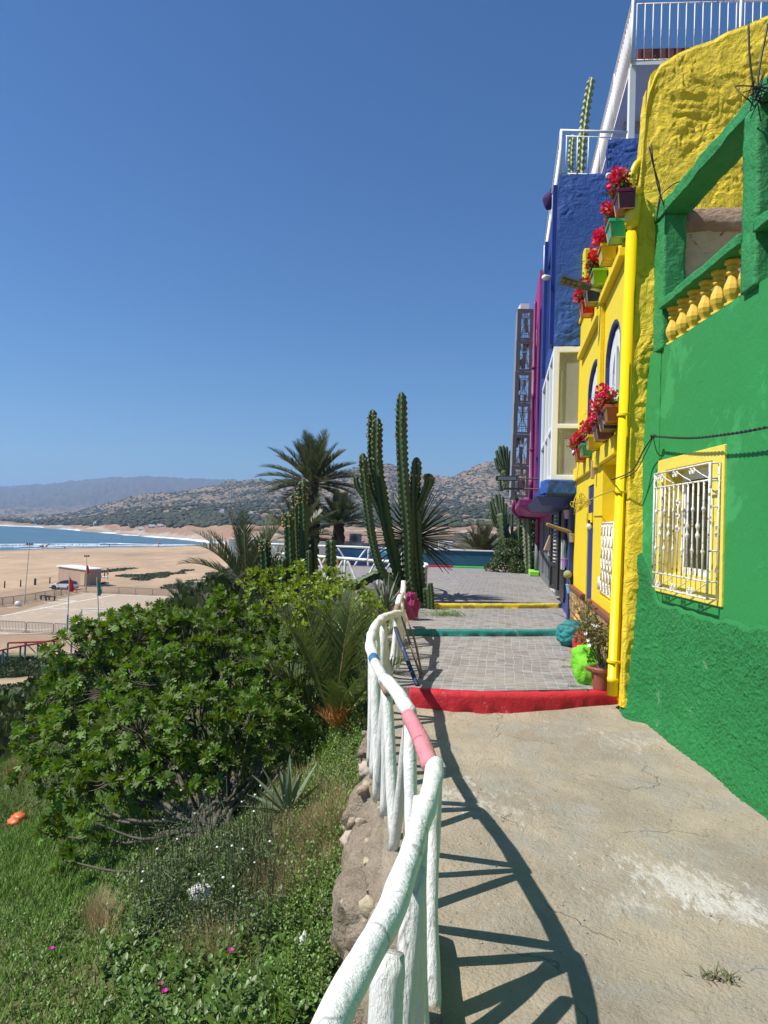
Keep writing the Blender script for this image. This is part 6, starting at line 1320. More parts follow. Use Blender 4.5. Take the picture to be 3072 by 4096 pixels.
# terracotta pot with shrub
pp_ = at(2405,2758,Z=.18)
tp = thing('terracotta_pot', pp_, 'brown plastic pot with an olive shrub and daisies beside the yellow drainpipe', 'plant pot')
adopt(MB().lathe([(.072,0),(.078,.01),(.094,.14),(.098,.175),(.118,.176),(.122,.20),(.114,.215),(.100,.205),(.092,.16),(.01,.155)], pp_, 28).build('pot', TERRA, smooth=False), tp)
for s in (-1,): adopt(MB().hexa([pp_+Vector((-.11,-.05,.165)), pp_+Vector((-.11,.03,.165)), pp_+Vector((-.155,.03,.185)), pp_+Vector((-.155,-.05,.185))], [pp_+Vector((-.11,-.05,.20)), pp_+Vector((-.11,.03,.20)), pp_+Vector((-.16,.03,.215)), pp_+Vector((-.16,-.05,.215))]).build('handle', TERRA, bevel=.008), tp)
OLV = mat('olive_leaf', (.16,.16,.045), .55, island=.4, trans=.15); rr6 = np.random.default_rng(8)
mb = MB(); L3 = []
for k in range(15):
    a = rr6.uniform(0, 6.28); e = pp_+Vector((math.cos(a)*.13-.04, math.sin(a)*.12+.05, rr6.uniform(.35, .72))); mb.tube(bez([pp_+ZV*.15, (pp_+e)/2+Vector((.02,0,.1)), e], 4), .004, 4, cap=False); L3.append((tuple(e), .085))
mb.tube([pp_+Vector((.06,-.03,.15)), pp_+Vector((.075,-.02,.75))], .011, 6)
adopt(mb.build('stems', FIGB), tp)
P_, D_ = zip(*[clump_pts(c, r, 900, rr6) for c, r in L3]); P_ = np.concatenate(P_); D_ = np.concatenate(D_)
adopt(leafmesh('foliage', P_, D_+rr6.normal(0, .5, D_.shape), sph(len(P_), rr6), rr6.uniform(.02, .036, len(P_)), *OVAL, OLV), tp)
x = pp_.x+rr6.uniform(-.08, .08, 500); y = pp_.y+rr6.uniform(-.08, .08, 500); o = blades('dry_grass_tuft', x, y, np.full(500, pp_.z+.17), .10, .003, mat('grey_dry_grass', (.22,.20,.13), .8, island=.4), 1.4); adopt(o, tp)
def daisies(P, par, m=FW, r=.022):
    for p in P:
        a = np.linspace(0, 6.28, 15)[:-1]; ax = Vector((-.5,-.7,.5)).normalized(); u_ = ax.orthogonal().normalized(); v_ = ax.cross(u_)
        d = np.array([tuple(u_*math.cos(t)+v_*math.sin(t)+ax*.2) for t in a]); o = leafmesh('daisy', np.repeat(np.array(p)[None], 14, 0), d, np.tile(tuple(ax), (14, 1)), np.stack([np.full(14, .009), np.full(14, r), np.full(14, r)], 1), *BLADE, m)
        adopt(o, par)
daisies([at(2343,2535,Y=6.7), at(2352,2562,Y=6.7), at(2357,2583,Y=6.6), at(2372,2503,Y=6.8), at(2382,2510,Y=6.8), at(2384,2500,Y=6.85)], tp)
rp_ = at(2340,2640,Z=.18)+Vector((.05,.25,0))
cp = thing('cordyline_pot', rp_, 'small red pot of stiff reddish cordyline leaves between the painted boulders', 'plant pot')
adopt(MB().lathe([(.06,0),(.08,.13),(.09,.135),(.09,.16),(.07,.15),(.01,.14)], rp_, 18).build('pot', TERRA), cp)
CRD = mat('cordyline_leaf', (.20,.15,.09), .5, (.0), island=.5)
s1 = sword('leaf_tuft', None, rp_+Vector((0,0,.32)), 26, .36, .010, CRD, (0, 80), 9, .35, None); s1.parent = cp; s1.matrix_parent_inverse = Matrix.Translation(-Vector(cp.location))
# ------------------------------------------------------------ geranium boxes on the yellow house
GL = mat('geranium_leaf', (.10,.17,.04), .5, island=.4, trans=.25)
PETAL = ([(0,0,0),(.45,.5,.1),(.3,1,0),(-.3,1,0),(-.45,.5,.1)], [(0,1,2),(0,2,3),(0,3,4)])
def flower_box(pos, yaw, w, d, h, c_, label, grp, fl, fm, seed, lush=1.0):
    t = thing('flower_box', pos, label, 'flower box', grp); M_ = Matrix.Translation(pos) @ Matrix.Rotation(yaw, 4, 'Z'); rr = np.random.default_rng(seed)
    m = mat('box_%02d_%02d_%02d' % tuple(int(v*99) for v in c_), c_, .32, .003, 25, tuple(v*.7 for v in c_), 9, spots=tuple(min(1, v*1.5+.04) for v in c_), sscale=12, sth=.66); gl = mat('gilt_edge', (.42,.27,.06), .5)
    def tr(mb): mb.v = [tuple(M_@Vector(v)) for v in mb.v]; return mb
    k = .76; mb = MB(); mb.hexa([(-w/2*k,-d/2*k,-h),(w/2*k,-d/2*k,-h),(w/2*k,d/2,-h),(-w/2*k,d/2,-h)], [(-w/2,-d/2,-.03),(w/2,-d/2,-.03),(w/2,d/2,-.03),(-w/2,d/2,-.03)])
    adopt(fixn(tr(mb).build('box', m, bevel=.006)), t)
    mb = MB(); panel(mb, ow(-w/2-.012,w/2+.012,-d/2-.012,d/2), [ow(-w/2+.02,w/2-.02,-d/2+.02,d/2-.02)], (0,0,.0), (1,0,0), (0,1,0), (0,0,1), .032); adopt(fixn(tr(mb).build('rim', m, bevel=.004)), t)
    mb = MB()
    for sx in (-1, 1): mb.tube([(sx*w/2*k,-d/2*k,-h), (sx*w/2,-d/2,-.03)], .006, 4)
    for a, b in (((-w/2*k,-d/2*k,-h),(w/2*k,-d/2*k,-h)), ((-w/2*k,-d/2*k,-h),(-w/2*k,d/2,-h)), ((w/2*k,-d/2*k,-h),(w/2*k,d/2,-h)), ((-w/2,-d/2-.004,-.034),(w/2,-d/2-.004,-.034)), ((-w/2-.004,-d/2,-.034),(-w/2-.004,d/2,-.034))): mb.tube([a, b], .006, 4)
    adopt(tr(mb).build('gilt_edging', gl), t)
    n = int(300*lush); c = rr.normal(0, 1, (n, 3))*np.array([w*.27, d*.33, .05])+np.array([0, -.03, .06]); c[:, 2] = np.abs(c[:, 2]); P = np.array([tuple(M_@Vector(v)) for v in c]); dd = sph(n, rr)+np.array([-.3, -.2, .5])
    adopt(leafmesh('foliage', P, dd, sph(n, rr)+np.array([0, 0, 1.2]), rr.uniform(.022, .042, n), *OVAL, GL), t)
    for j in range(fl):
        cc = Vector(M_@Vector((rr.uniform(-w/2, w/2), -d/2*rr.uniform(.2, 1.5), rr.uniform(.05, .15)))); nn = 42; s = sph(nn, rr); r_ = rr.uniform(.034, .052)
        adopt(leafmesh('flower_head', np.array(cc)+s*r_*.8, s+rr.normal(0, .5, s.shape), sph(nn, rr), np.full(nn, r_*.75), *PETAL, fm[j % len(fm)]), t)
    return t
R1 = mat('red_geranium', (.70,.015,.03), .6, island=.25, trans=.2); R2 = mat('pink_geranium', (.80,.05,.16), .6, island=.25, trans=.2); R3 = mat('coral_geranium', (.85,.12,.13), .6, island=.2, trans=.2)
yaw = -math.atan(1/FB)-math.pi+math.pi*0  # local -y looks away from the wall
yaw = math.atan2(1, FB)-math.pi           # local x runs along the facade towards the camera
G1 = 'geranium boxes along the yellow parapet'; G2 = 'geranium boxes under the arched windows'
up_ = [(2499,778,(.14,.012,.05),'deep maroon geranium box nearest the top of the drainpipe',6,[R2,R1,R3],1.2),(2465,895,(.03,.50,.34),'turquoise geranium box below the maroon one',4,[R2,R1],.7),(2430,990,(.72,.52,.02),'yellow geranium box in the upper row',3,[R2],.4),(2396,1088,(.20,.52,.02),'lime green geranium box just above the street lamp',2,[R1],1.3),(2367,1163,(.008,.03,.13),'navy geranium box below the street lamp',2,[R1],.7),(2347,1212,(.55,.015,.03),'red geranium box at the far end of the upper row',4,[R2,R1],1)]
for k, (x, y, c_, l_, f_, m_, lu) in enumerate(up_):
    p = at(x, y, off=-.09); flower_box(p, yaw, .25, .15, .17, c_, l_, G1, f_+6, m_, 50+k, lu)
lo_ = [(2452,1628,(.40,.10,.03),'rust orange geranium box behind the drainpipe',3,[R2,R1]),(2436,1660,(.006,.02,.09),'dark navy geranium box with gilt edges in the lower row',4,[R2,R3]),(2411,1705,(.13,.03,.10),'purple geranium box in the lower row',5,[R2,R1]),(2378,1745,(.60,.44,.02),'yellow geranium box in the lower row',5,[R1,R2]),(2349,1778,(.02,.35,.24),'turquoise geranium box in the lower row',5,[R1]),(2326,1800,(.50,.012,.03),'red geranium box at the far end of the lower row',6,[R1,R2])]
for k, (x, y, c_, l_, f_, m_) in enumerate(lo_):
    p = at(x, y, off=-.10); flower_box(p, yaw, .28, .16, .15, c_, l_, G2, f_+4, m_, 70+k, 1.0)
# white bird figure in the first box
bc = at(2462, 742, off=-.16)
bd = thing('bird_ornament', bc, 'white long necked bird ornament with a black wing standing among the top geraniums', 'bird ornament')
v, f, _, _ = euph_column([bc+Vector((.10,0,.02)), bc+Vector((.03,-.01,.0)), bc+Vector((-.03,-.02,.01))], .035, 1, 0, 0)
mb = MB(); mb.tube(bez([bc+Vector((.12,.0,.03)), bc+Vector((.05,-.01,.005)), bc+Vector((-.01,-.02,.01)), bc+Vector((-.035,-.025,.05)), bc+Vector((-.055,-.025,.085)), bc+Vector((-.085,-.03,.08)), bc+Vector((-.095,-.03,.05))], 5), [.008,.02,.03,.034,.036,.036,.034,.032,.028,.024,.02,.017,.014,.012,.012,.012,.012,.012,.013,.014,.015,.017,.018,.018,.018,.016,.014,.012,.009,.006,.003], 10)
adopt(mb.build('body', mat('white_glaze', (.8,.8,.78), .3), smooth=True), bd); adopt(MB().ball(bc+Vector((.06,-.025,.02)), .028, 8, (1.5,.5,.6)).build('wing', BLK, smooth=True), bd)
# hanging pots on the blue ground floor
def hang_pot(x, y, Y, c_, label, plant, r=.072):
    p = at(x, y, Y=Y); t = thing('hanging_pot', p, label, 'plant pot', 'pots hung on the blue wall')
    m = mat('pot_'+label.split()[0], c_, .6, .003, 30)
    adopt(MB().lathe([(r*.68,-.12),(r,.0),(r*1.08,.002),(r*1.08,.018),(r*.9,.01),(.01,0)], p, 16).build('pot', m, smooth=False), t)
    if plant == 'long': v, f, _, _ = euph_column([p+Vector((0,0,-.01)), p+Vector((-.05,-.02,.04)), p+Vector((-.22,-.04,.09)), p+Vector((-.42,-.06,.15))], .03, 7, .2, .05, wig=2); adopt(npmesh('cactus_stem', v, f, mat('brown_cactus', (.30,.22,.12), .8, .004, 40), None, True), t)
    if plant == 'ball':
        mb = MB(); mb.tube([p, p+Vector((-.03,0,.10))], .012, 6); mb.ball(p+Vector((-.05,0,.17)), .065, 14); o = mb.build('cactus_ball', mat('pale_ball_cactus', (.32,.33,.15), .8, .01, 60), smooth=True); adopt(o, t)
    if plant == 'column': v, f, _, _ = euph_column([p, p+Vector((-.02,0,.15)), p+Vector((-.01,0,.32))], .03, 6, .25, .05); adopt(npmesh('cactus_stem', v, f, mat('grey_green_cactus', (.22,.25,.15)), None, True), t)
    if plant == 'spray':
        mb = MB(); q = np.random.default_rng(3)
        for k in range(26): a = q.uniform(0, 6.28); l_ = q.uniform(.06, .15); mb.tube(bez([p, p+Vector((math.cos(a)*l_*.5, math.sin(a)*l_*.5, .16)), p+Vector((math.cos(a)*l_, math.sin(a)*l_, .12+.1*q.random()))], 4), .004, 3, cap=False)
        adopt(mb.build('stems', mat('grey_green_cactus', (.22,.25,.15))), t)
hang_pot(2272,2045,11.3,(.60,.33,.38),'pink hanging pot with a wiry plant under the blue slab','spray')
hang_pot(2288,2138,11.1,(.42,.33,.26),'tan basket pot with one long brown cactus reaching sideways','long')
hang_pot(2262,2238,11.6,(.42,.25,.45),'lilac hanging pot with a small upright cactus','column')
hang_pot(2282,2342,11.1,(.20,.48,.60),'light blue hanging pot with a round pale cactus','ball')
wb = at(2225,2095,Y=14.2)
tag(MB().lathe([(.09,-.14),(.12,0),(.125,.02),(.10,.0),(.01,-.01)], wb, 14).build('hanging_basket', mat('brown_basket', (.22,.10,.07), .8, .006, 60)), 'small brown basket hanging on the purple ground floor wall', 'basket')
# ------------------------------------------------------------ beach and football pitch
BZ = -10.3
def gnd(x, y): return float(h_far(np.array([x]), np.array([max(y, 56.)]))[0])
def onb(px, py):
    p = at(px, py, Z=BZ); p = at(px, py, Z=gnd(p.x, p.y)); p.z = gnd(p.x, p.y); return p
def sheet(name, pts, m, lift, nu=40, nv=30):
    a, b, c, d = [Vector(p) for p in pts]; V = []
    for i in range(nu):
        for j in range(nv):
            u, v = i/(nu-1), j/(nv-1); p = (a*(1-u)+b*u)*(1-v)+(d*(1-u)+c*u)*v; V.append((p.x, p.y, gnd(p.x, p.y)+lift))
    F = [(i*nv+j, (i+1)*nv+j, (i+1)*nv+j+1, i*nv+j+1) for i in range(nu-1) for j in range(nv-1)]
    return tag(npmesh(name, V, F, m, None, True), kind='structure')
sheet('football_pitch', [onb(-260,2545), onb(700,2530), onb(760,2390), onb(335,2372)], mat('trodden_earth', (.44,.345,.245), .95, .03, 3, (.37,.295,.215), .35, .5, spots=(.52,.46,.37), sscale=.8, sth=.58), .03)
LINE = mat('lime_marking', (.86,.83,.76), .9, 0, 5, (.66,.60,.50), 2.5, .5)
def marking(a, b, w=.15):
    a, b = onb(*a), onb(*b); n_ = 30; d = (b-a).normalized(); s = Vector((-d.y, d.x, 0)).normalized()*w; V = []; F = []
    for k in range(n_+1):
        p = a.lerp(b, k/n_); z = gnd(p.x, p.y)+.045; V += [(p.x-s.x, p.y-s.y, z), (p.x+s.x, p.y+s.y, z)]
    F = [(2*k, 2*k+2, 2*k+3, 2*k+1) for k in range(n_)]; tag(npmesh('pitch_marking', V, F, LINE), kind='structure')
for a, b in (((0,2466),(463,2380)), ((463,2380),(700,2390)), ((160,2432),(330,2440)), ((0,2514),(150,2522)), ((150,2522),(215,2516)), ((175,2410),(262,2413)), ((262,2413),(305,2404)), ((232,2399),(300,2404)), ((30,2431),(75,2431)), ((330,2440),(700,2452))): marking(a, b)
GALV = mat('galvanised_steel', (.22,.185,.155), .6, .0, 20, (.16,.13,.11), 3)
def barrier(a, b, label, grp, h=1.12, nb=17):
    t = thing('crowd_barrier', a, label, 'barrier', grp); d = (b-a); L_ = d.length; d = d.normalized(); mb = MB()
    a2 = a+d*.05; b2 = b-d*.05; r = .12
    mb.tube([a2+ZV*.15, a2+ZV*(h-r), a2+d*r*.3+ZV*(h-r*.3), a2+d*r+ZV*h, b2-d*r+ZV*h, b2-d*r*.3+ZV*(h-r*.3), b2+ZV*(h-r), b2+ZV*.15], .036, 5)
    mb.tube([a2+ZV*.18, b2+ZV*.18], .024, 5)
    adopt(mb.build('frame', GALV), t)
    mb = MB()
    mb.tube([a2+ZV*.18, a2+d*.001+ZV*(h-.05)], .014, 4)
    base = None
    for k in range(nb):
        q = a2.lerp(b2, (k+1)/(nb+1)); 
        if base is None: base = adopt(MB().tube([ZV*.18, ZV*h], .022, 4).build('bar', GALV), t); base.matrix_parent_inverse = Matrix.Identity(4); base.location = q-a
        else: c = base.copy(); C.objects.link(c); c.parent = t; c.location = q-a
    n_ = Vector((-d.y, d.x, 0))
    for q in (a2+d*.15, b2-d*.15): adopt(MB().tube([q-n_*.3+ZV*.03, q+ZV*.17, q+n_*.3+ZV*.03], .025, 4).build('foot', GALV), t)
G3 = 'steel barriers on the near side of the football pitch'; G4 = 'steel barriers along the left side of the pitch'; G5 = 'steel barriers across the far end of the pitch'
near_b = [(-6,2527),(104,2532),(213,2538),(320,2543),(420,2548)]
for k in range(4): barrier(onb(*near_b[k]), onb(*near_b[k+1]), ['near side steel barrier at the very left edge of the photo','near side steel barrier second from the left edge','near side steel barrier crossed by the red flag pole','near side steel barrier running behind the fig tree top'][k], G3)
lb_b = [(-30,2430),(10,2424),(54,2418),(100,2411),(141,2404),(179,2396),(217,2390),(245,2384),(274,2379),(306,2373),(342,2369)]
LBL_ = ['slanting row barrier cut by the left edge of the photo','slanting row barrier just left of the light pole','slanting row barrier left of the tall light pole foot','slanting row barrier behind the foot of the tallest light pole','slanting row barrier just left of the dark benches','slanting row barrier right behind the dark benches','slanting row barrier right of the dark benches','slanting row barrier left of the red flag pole, below the car','slanting row barrier under the rear wheel of the white car','last slanting row barrier, meeting the floodlight pole at the corner']
for k in range(10): barrier(onb(*lb_b[k]), onb(*lb_b[k+1]), LBL_[k], G4, nb=12)
fr_b = [(345,2369),(407,2373),(475,2377),(542,2380),(610,2383),(675,2386),(742,2388),(810,2390)]
FBL_ = ['far row barrier starting at the floodlight pole and crossed by the green flag','far row barrier just right of the green flag','far row barrier below the green beach plants','far row barrier in the middle of the row, left of the small palm','far row barrier just above the small young palm','far row barrier right of the small young palm','last far row barrier, beside the far goal']
for k in range(7): barrier(onb(*fr_b[k]), onb(*fr_b[k+1]), FBL_[k], G5, nb=16)
def flagpole(base, top, label, fc=None, fy=(0, 1), lamp=False, bluefoot=None, side=1):
    a = onb(*base); tp_ = at(*top, Y=a.y); t = thing('flagpole' if fc else 'light_pole', a, label, 'flagpole' if fc else 'lamp post')
    adopt(MB().tube([a, tp_], [.07, .05], 8).build('pole', mat('pale_pole', (.62,.58,.52), .6, .002, 9)), t)
    if bluefoot: adopt(MB().tube([a+ZV*.3, a.lerp(tp_, bluefoot)], .10, 8).build('painted_base', mat('pole_blue', (.12,.30,.52), .7, .004, 9)), t)
    if fc:
        p0_, p1_ = a.lerp(tp_, fy[1]), a.lerp(tp_, fy[0]); H_ = (p0_-p1_).length; V = []; F = []
        for i in range(14):
            for j in range(8):
                u = i/13; v = j/7; V.append((p0_.x+side*(.06+.58*v*(.35+.65*u)*(1-.25*(u > .9))), p0_.y+.10*math.sin(v*7+u*3)*v, p0_.z-H_*u-.25*v*(1-u)))
        F = [(i*8+j, (i+1)*8+j, (i+1)*8+j+1, i*8+j+1) for i in range(13) for j in range(7)]
        adopt(npmesh('flag', V, F, mat('flag_%02d%02d' % (fc[0]*99, fc[1]*99), fc, .8, .01, 5, tuple(v*.6 for v in fc), 2, trans=.3), None, True), t)
    if lamp:
        mb = MB(); mb.tube([tp_+Vector((-.38,0,-.05)), tp_+Vector((.38,0,-.05))], .03, 5)
        for s in (-.32, 0, .32): mb.hexa([tp_+Vector((s-.10,-.06,-.02)), tp_+Vector((s+.10,-.06,-.02)), tp_+Vector((s+.10,.1,-.02)), tp_+Vector((s-.10,.1,-.02))], [tp_+Vector((s-.07,-.02,.24)), tp_+Vector((s+.07,-.02,.24)), tp_+Vector((s+.07,.08,.24)), tp_+Vector((s-.07,.08,.24))])
        adopt(mb.build('floodlights', mat('dark_plastic', (.05,.05,.05))), t)
    return t
flagpole((268,2532),(278,2303), 'pole with a drooping red flag standing between the near barriers', (.62,.02,.03), (.72,.97), bluefoot=.32)
flagpole((398,2528),(387,2308), 'pole with a drooping green flag right of the red one', (.01,.22,.14), (.66,.95), bluefoot=.33)
flagpole((343,2370),(347,2226), 'tall pole with floodlights and a small red flag at the corner of the hut', (.58,.02,.03), (.52,.78), lamp=True)
flagpole((96,2420),(118,2179), 'tallest pale light pole leaning beside the left barriers', None, lamp=True)
flagpole((858,2480),(862,2330), 'pole with a small yellow flag showing above the fig tree', (.70,.55,.02), (.62,.97))
def goal(a, b, h, label):
    a, b = onb(*a), onb(*b); t = thing('football_goal', a, label, 'football goal'); m = mat('goal_white', (.72,.70,.66), .5)
    adopt(MB().tube([a, a+ZV*h], .07, 6).build('post', m), t); adopt(MB().tube([b, b+ZV*h], .07, 6).build('post', m), t); adopt(MB().tube([a+ZV*h, b+ZV*h], .07, 6).build('crossbar', m), t)
    n_ = Vector((0,1,0)); mb = MB(); mb.tube([a+ZV*h, a+n_*-.9+ZV*.02], .02, 4); adopt(mb.build('stay', m), t)
goal((322,2516),(434,2519),2.15,'white football goal behind the near barriers'); goal((819,2376),(905,2378),1.7,'white football goal far away above the fig tree by the yellow flag')
# hut
c0, c1, c2 = onb(338,2346), onb(403,2341), onb(232,2330)
dirA = (c1-c0); dirB = (c2-c0); hh = 2.75; hut = thing('beach_hut', c0, 'flat roofed pinkish concrete hut with a wide white roof beside the pitch', 'hut')
HW = mat('pink_render', (.40,.285,.215), .9, .01, 2, (.33,.23,.17), .8, stretch=(1,1,.3)); c3 = c1+dirB
q = [c0, c1, c3, c2]; q = [Vector((p.x, p.y, BZ-.4)) for p in q]
mb = MB(); mb.prism(q, (0,0,hh+.4)); adopt(fixn(mb.build('wall', HW)), hut)
ctr = sum(q, Vector())/4; R4 = [ctr+(p-ctr)*1.13 for p in q]; mb = MB(); mb.prism([Vector((p.x, p.y, BZ+hh+.002)) for p in R4], (0,0,.18)); adopt(fixn(mb.build('roof', mat('white_roof', (.80,.79,.76), .7))), hut)
nB = dirB.normalized(); oB = Vector((-abs(nB.y), -abs(nB.x), 0)) if nB.x < 0 else Vector((0,-1,0)); oB = Vector((nB.y, -nB.x, 0)).normalized(); oB = oB if oB.y < 0 else -oB
mb = MB(); panel(mb, ow(.1,1.5,0,2.0), [], Vector((c0.x, c0.y, BZ))+oB*.03, nB, ZV, oB, .025); adopt(fixn(mb.build('door', mat('tan_door', (.50,.38,.26), .8))), hut)
# parked car
ca = at(205,2353,Z=BZ+.0); cb = at(323,2353,Z=BZ); cy_ = ca.y; Lc = (cb.x-ca.x); cx = (ca.x+cb.x)/2; sc_ = Lc/4.5; czb = gnd(cx, cy_)
car = thing('parked_car', (cx, cy_, czb), 'white hatchback car with black wheels parked in front of the pinkish hut', 'car')
CW = mat('white_car_paint', (.82,.82,.81), .25, 0, 5, (.80,.80,.79)); CB = mat('black_trim', (.02,.02,.022), .5); CG = mat('car_glass', (.02,.025,.03), .08, spec=.8)
def loft(secs, m, name, w_of, par, wz=None):
    """profile (x,z) extruded across y with narrowing shoulders"""
    n = len(secs); V = []; lay = [(-.98, .90), (-1, .97), (-1, 1), (1, 1), (1, .97), (.98, .90)]
    V = []; 
    for s, k in ((-1, 0.0), (-.93, .06), (.93, .06), (1, 0.0)):
        for x, z in secs:
            zz = z; f = 1.0 if abs(s) == 1 else 1.0; V.append((cx+sc_*x, cy_+sc_*w_of(z)*s, czb+sc_*(z+(k if z > .5 else 0)*.35)))
    F = []
    for L_ in range(3):
        for i in range(n): j = (i+1) % n; F.append((L_*n+i, L_*n+j, (L_+1)*n+j, (L_+1)*n+i))
    F.append(tuple(range(n))[::-1]); F.append(tuple(3*n+i for i in range(n))); return adopt(fixn(npmesh(name, V, F, m, None, False)), par)
loft([(-2.22,.38),(-2.25,.62),(-2.15,.80),(-1.75,.92),(-1.05,1.00),(-.95,1.02),(1.55,1.06),(2.12,1.0),(2.24,.78),(2.22,.42),(1.85,.30),(-1.9,.30)], CW, 'body', lambda z: .90, car)
loft([(-1.02,1.0),(-.30,1.46),(.25,1.55),(1.15,1.52),(1.95,1.28),(2.08,1.02)], CG, 'windows', lambda z: .88-.22*max(0, z-1.0), car)
loft([(-.22,1.525),(.25,1.60),(1.15,1.57),(2.0,1.34),(1.95,1.30),(1.15,1.54),(.25,1.57)], CB, 'roof', lambda z: .76, car)
loft([(-2.2,.24),(-2.26,.40),(2.26,.42),(2.2,.24)], CB, 'sill_trim', lambda z: .905, car)
for wx in (-1.38, 1.38):
    for s in (-1, 1):
        w = adopt(MB().lathe([(.10,-.10),(.30,-.11),(.345,-.07),(.345,.07),(.30,.11),(.10,.10)], (cx+sc_*wx, cy_+s*sc_*.83, czb+.345*sc_), 18, (0,s,0)).build('wheel', mat('tyre', (.02,.02,.02), .8)), car)
        r = MB().lathe([(.03,.0),(.20,.115),(.21,.118),(.03,.09)], (cx+sc_*wx-car.location.x*0, cy_+s*sc_*.83, czb+.345*sc_), 10, (0,s,0)).build('rim', mat('dark_rim', (.12,.12,.12), .3, metal=.6)); r.parent = w; r.matrix_parent_inverse = Matrix.Identity(4)
    adopt(MB().lathe([(.34,-.005),(.42,.0),(.42,.012),(.34,.012)], (cx+sc_*wx, cy_-.9*sc_, czb+.36*sc_), 18, (0,-1,0)).build('wheel_arch', CB), car)
for s in (-1, 1): adopt(MB().box((cx-2.2*sc_, cy_+s*.55*sc_-.15, czb+.72*sc_),(cx-2.05*sc_, cy_+s*.55*sc_+.2, czb+.84*sc_)).build('headlight', glass_mat('lamp_glass', (.8,.85,.9), .7), bevel=.02), car)
adopt(MB().box((cx-.9*sc_, cy_-1.02*sc_, czb+1.02*sc_),(cx-.72*sc_, cy_-.88*sc_, czb+1.14*sc_)).build('mirror', CB, bevel=.03), car)
# benches, sacks, posts, sign
for k, (x, y) in enumerate(((180,2399),(201,2403))):
    p = onb(x, y); t = thing('bench', p, ['dark bench beside the left barriers, the one farther left','dark bench beside the left barriers, the one nearer the pitch'][k], 'bench', 'dark benches at the edge of the pitch')
    adopt(MB().box((p.x-.75,p.y-.2,p.z+.5),(p.x+.75,p.y+.2,p.z+.62)).build('seat', CB, bevel=.02), t)
    for s in (-.6, .6): adopt(MB().box((p.x+s-.05,p.y-.15,p.z-.05),(p.x+s+.05,p.y+.15,p.z+.498)).build('leg', CB), t)
crumple('sandbag', onb(72,2424)+ZV*.25, .42, mat('white_plastic', (.78,.78,.76)), 'pile of white sacks at the foot of the tallest light pole', 'sack', (1,.8,.9), 41, 3, .3, 3)
for k, (x, y, l_) in enumerate([(18,2352,'leftmost short dark post standing in the sand near the water side of the track'),(82,2347,'thick short dark post in the sand between the light pole and the left edge'),(138,2340,'thin short dark post right of the tallest light pole'),(142,2340,'twin thin short dark post right of the tallest light pole'),(199,2334,'thin short dark post at the nose of the white car'),(418,2312,'short dark post in the grass right of the hut')]):
    p = onb(x, y); tag(MB().tube([p-ZV*.1, p+ZV*1.15], [.14, .11], 6).build('beach_post', mat('dark_post', (.09,.07,.055), .9)), l_, 'post')
p = onb(430,2318); t = thing('sign_post', p, 'thin post with small stacked brown plates beside the green patch right of the hut', 'sign')
adopt(MB().tube([p, p+ZV*2.3], .05, 6).build('post', GALV), t)
for k in range(4): adopt(MB().box((p.x-.22,p.y-.07,p.z+1.0+k*.33),(p.x+.22,p.y-.052,p.z+1.22+k*.33)).build('plate', mat('brown_plate', (.24,.15,.10), .8)), t)
p = onb(421,2315); mb = MB(); mb.ball(p+ZV*.35, .9, 12, (1,.25,.09)); o = mb.build('surfboard', CW, smooth=True); tag(o, 'white surfboard lying tilted on the grass beside the hut', 'surfboard')
# green patch on the sand
x = rr.uniform(-66, -22, 60000); y = rr.uniform(122, 172, 60000); c_ = at(520,2305,Z=BZ); f_ = fbm(x*.18, y*.08, 3, o=4); px_ = 1586+FPX*x/y
k = (f_ > .05+.002*np.abs(y-142)) & (px_ > 405) & (px_ < 1100); x, y = x[k], y[k]; z = np.array([h_far(np.array([a]), np.array([b]))[0] for a, b in zip(x, y)]) if False else h_far(x, y)
tag(leafmesh('beach_plants', np.stack([x, y, z], 1), np.stack([rr.normal(0, .8, len(x)), rr.normal(0, .8, len(x)), np.ones(len(x))], 1), sph(len(x), rr), rr.uniform(.2, .45, len(x)), *OVAL, mat('beach_plant_leaf', (.07,.10,.04), .7, island=.4)), 'flat green beach plants behind the barriers', None, kind='stuff')
# red and green rail fence by the track
def rail_fence(pts, h, label, cols):
    t = thing('painted_rail_fence', pts[0], label, 'fence'); P = [Vector(p) for p in pts]
    mb = MB(); mb.tube([p+ZV*h for p in P], .075, 6); adopt(mb.build('rail', mat('faded_red_paint', (.50,.05,.045), .7)), t)
    for k, p in enumerate(P):
        m = mat(*cols[k % len(cols)]); adopt(MB().tube([p-ZV*.3, p+ZV*h], .08, 6).build('post', m), t)
        if k < len(P)-1 and k % 2: adopt(MB().tube([p.lerp(P[k+1], .55)-ZV*.1, p+ZV*h*.95], .05, 5).build('brace', mat('pale_blue_paint', (.25,.42,.52), .7)), t)
cg = [('post_green', (.04,.22,.15), .7), ('post_blue', (.10,.22,.32), .7)]
def os_(x, y, z=-9.9): p = at(x, y, Z=z); return p
rail_fence([os_(-60,2670), os_(10,2648), os_(80,2632), os_(150,2620), os_(215,2604), os_(285,2600)], .95, 'faded red rail fence on green and blue posts, nearer the bushes', cg)
rail_fence([os_(30,2612), os_(100,2610), os_(178,2606), os_(240,2604)], .85, 'faded red rail fence behind the first one, beside the beach track', cg)
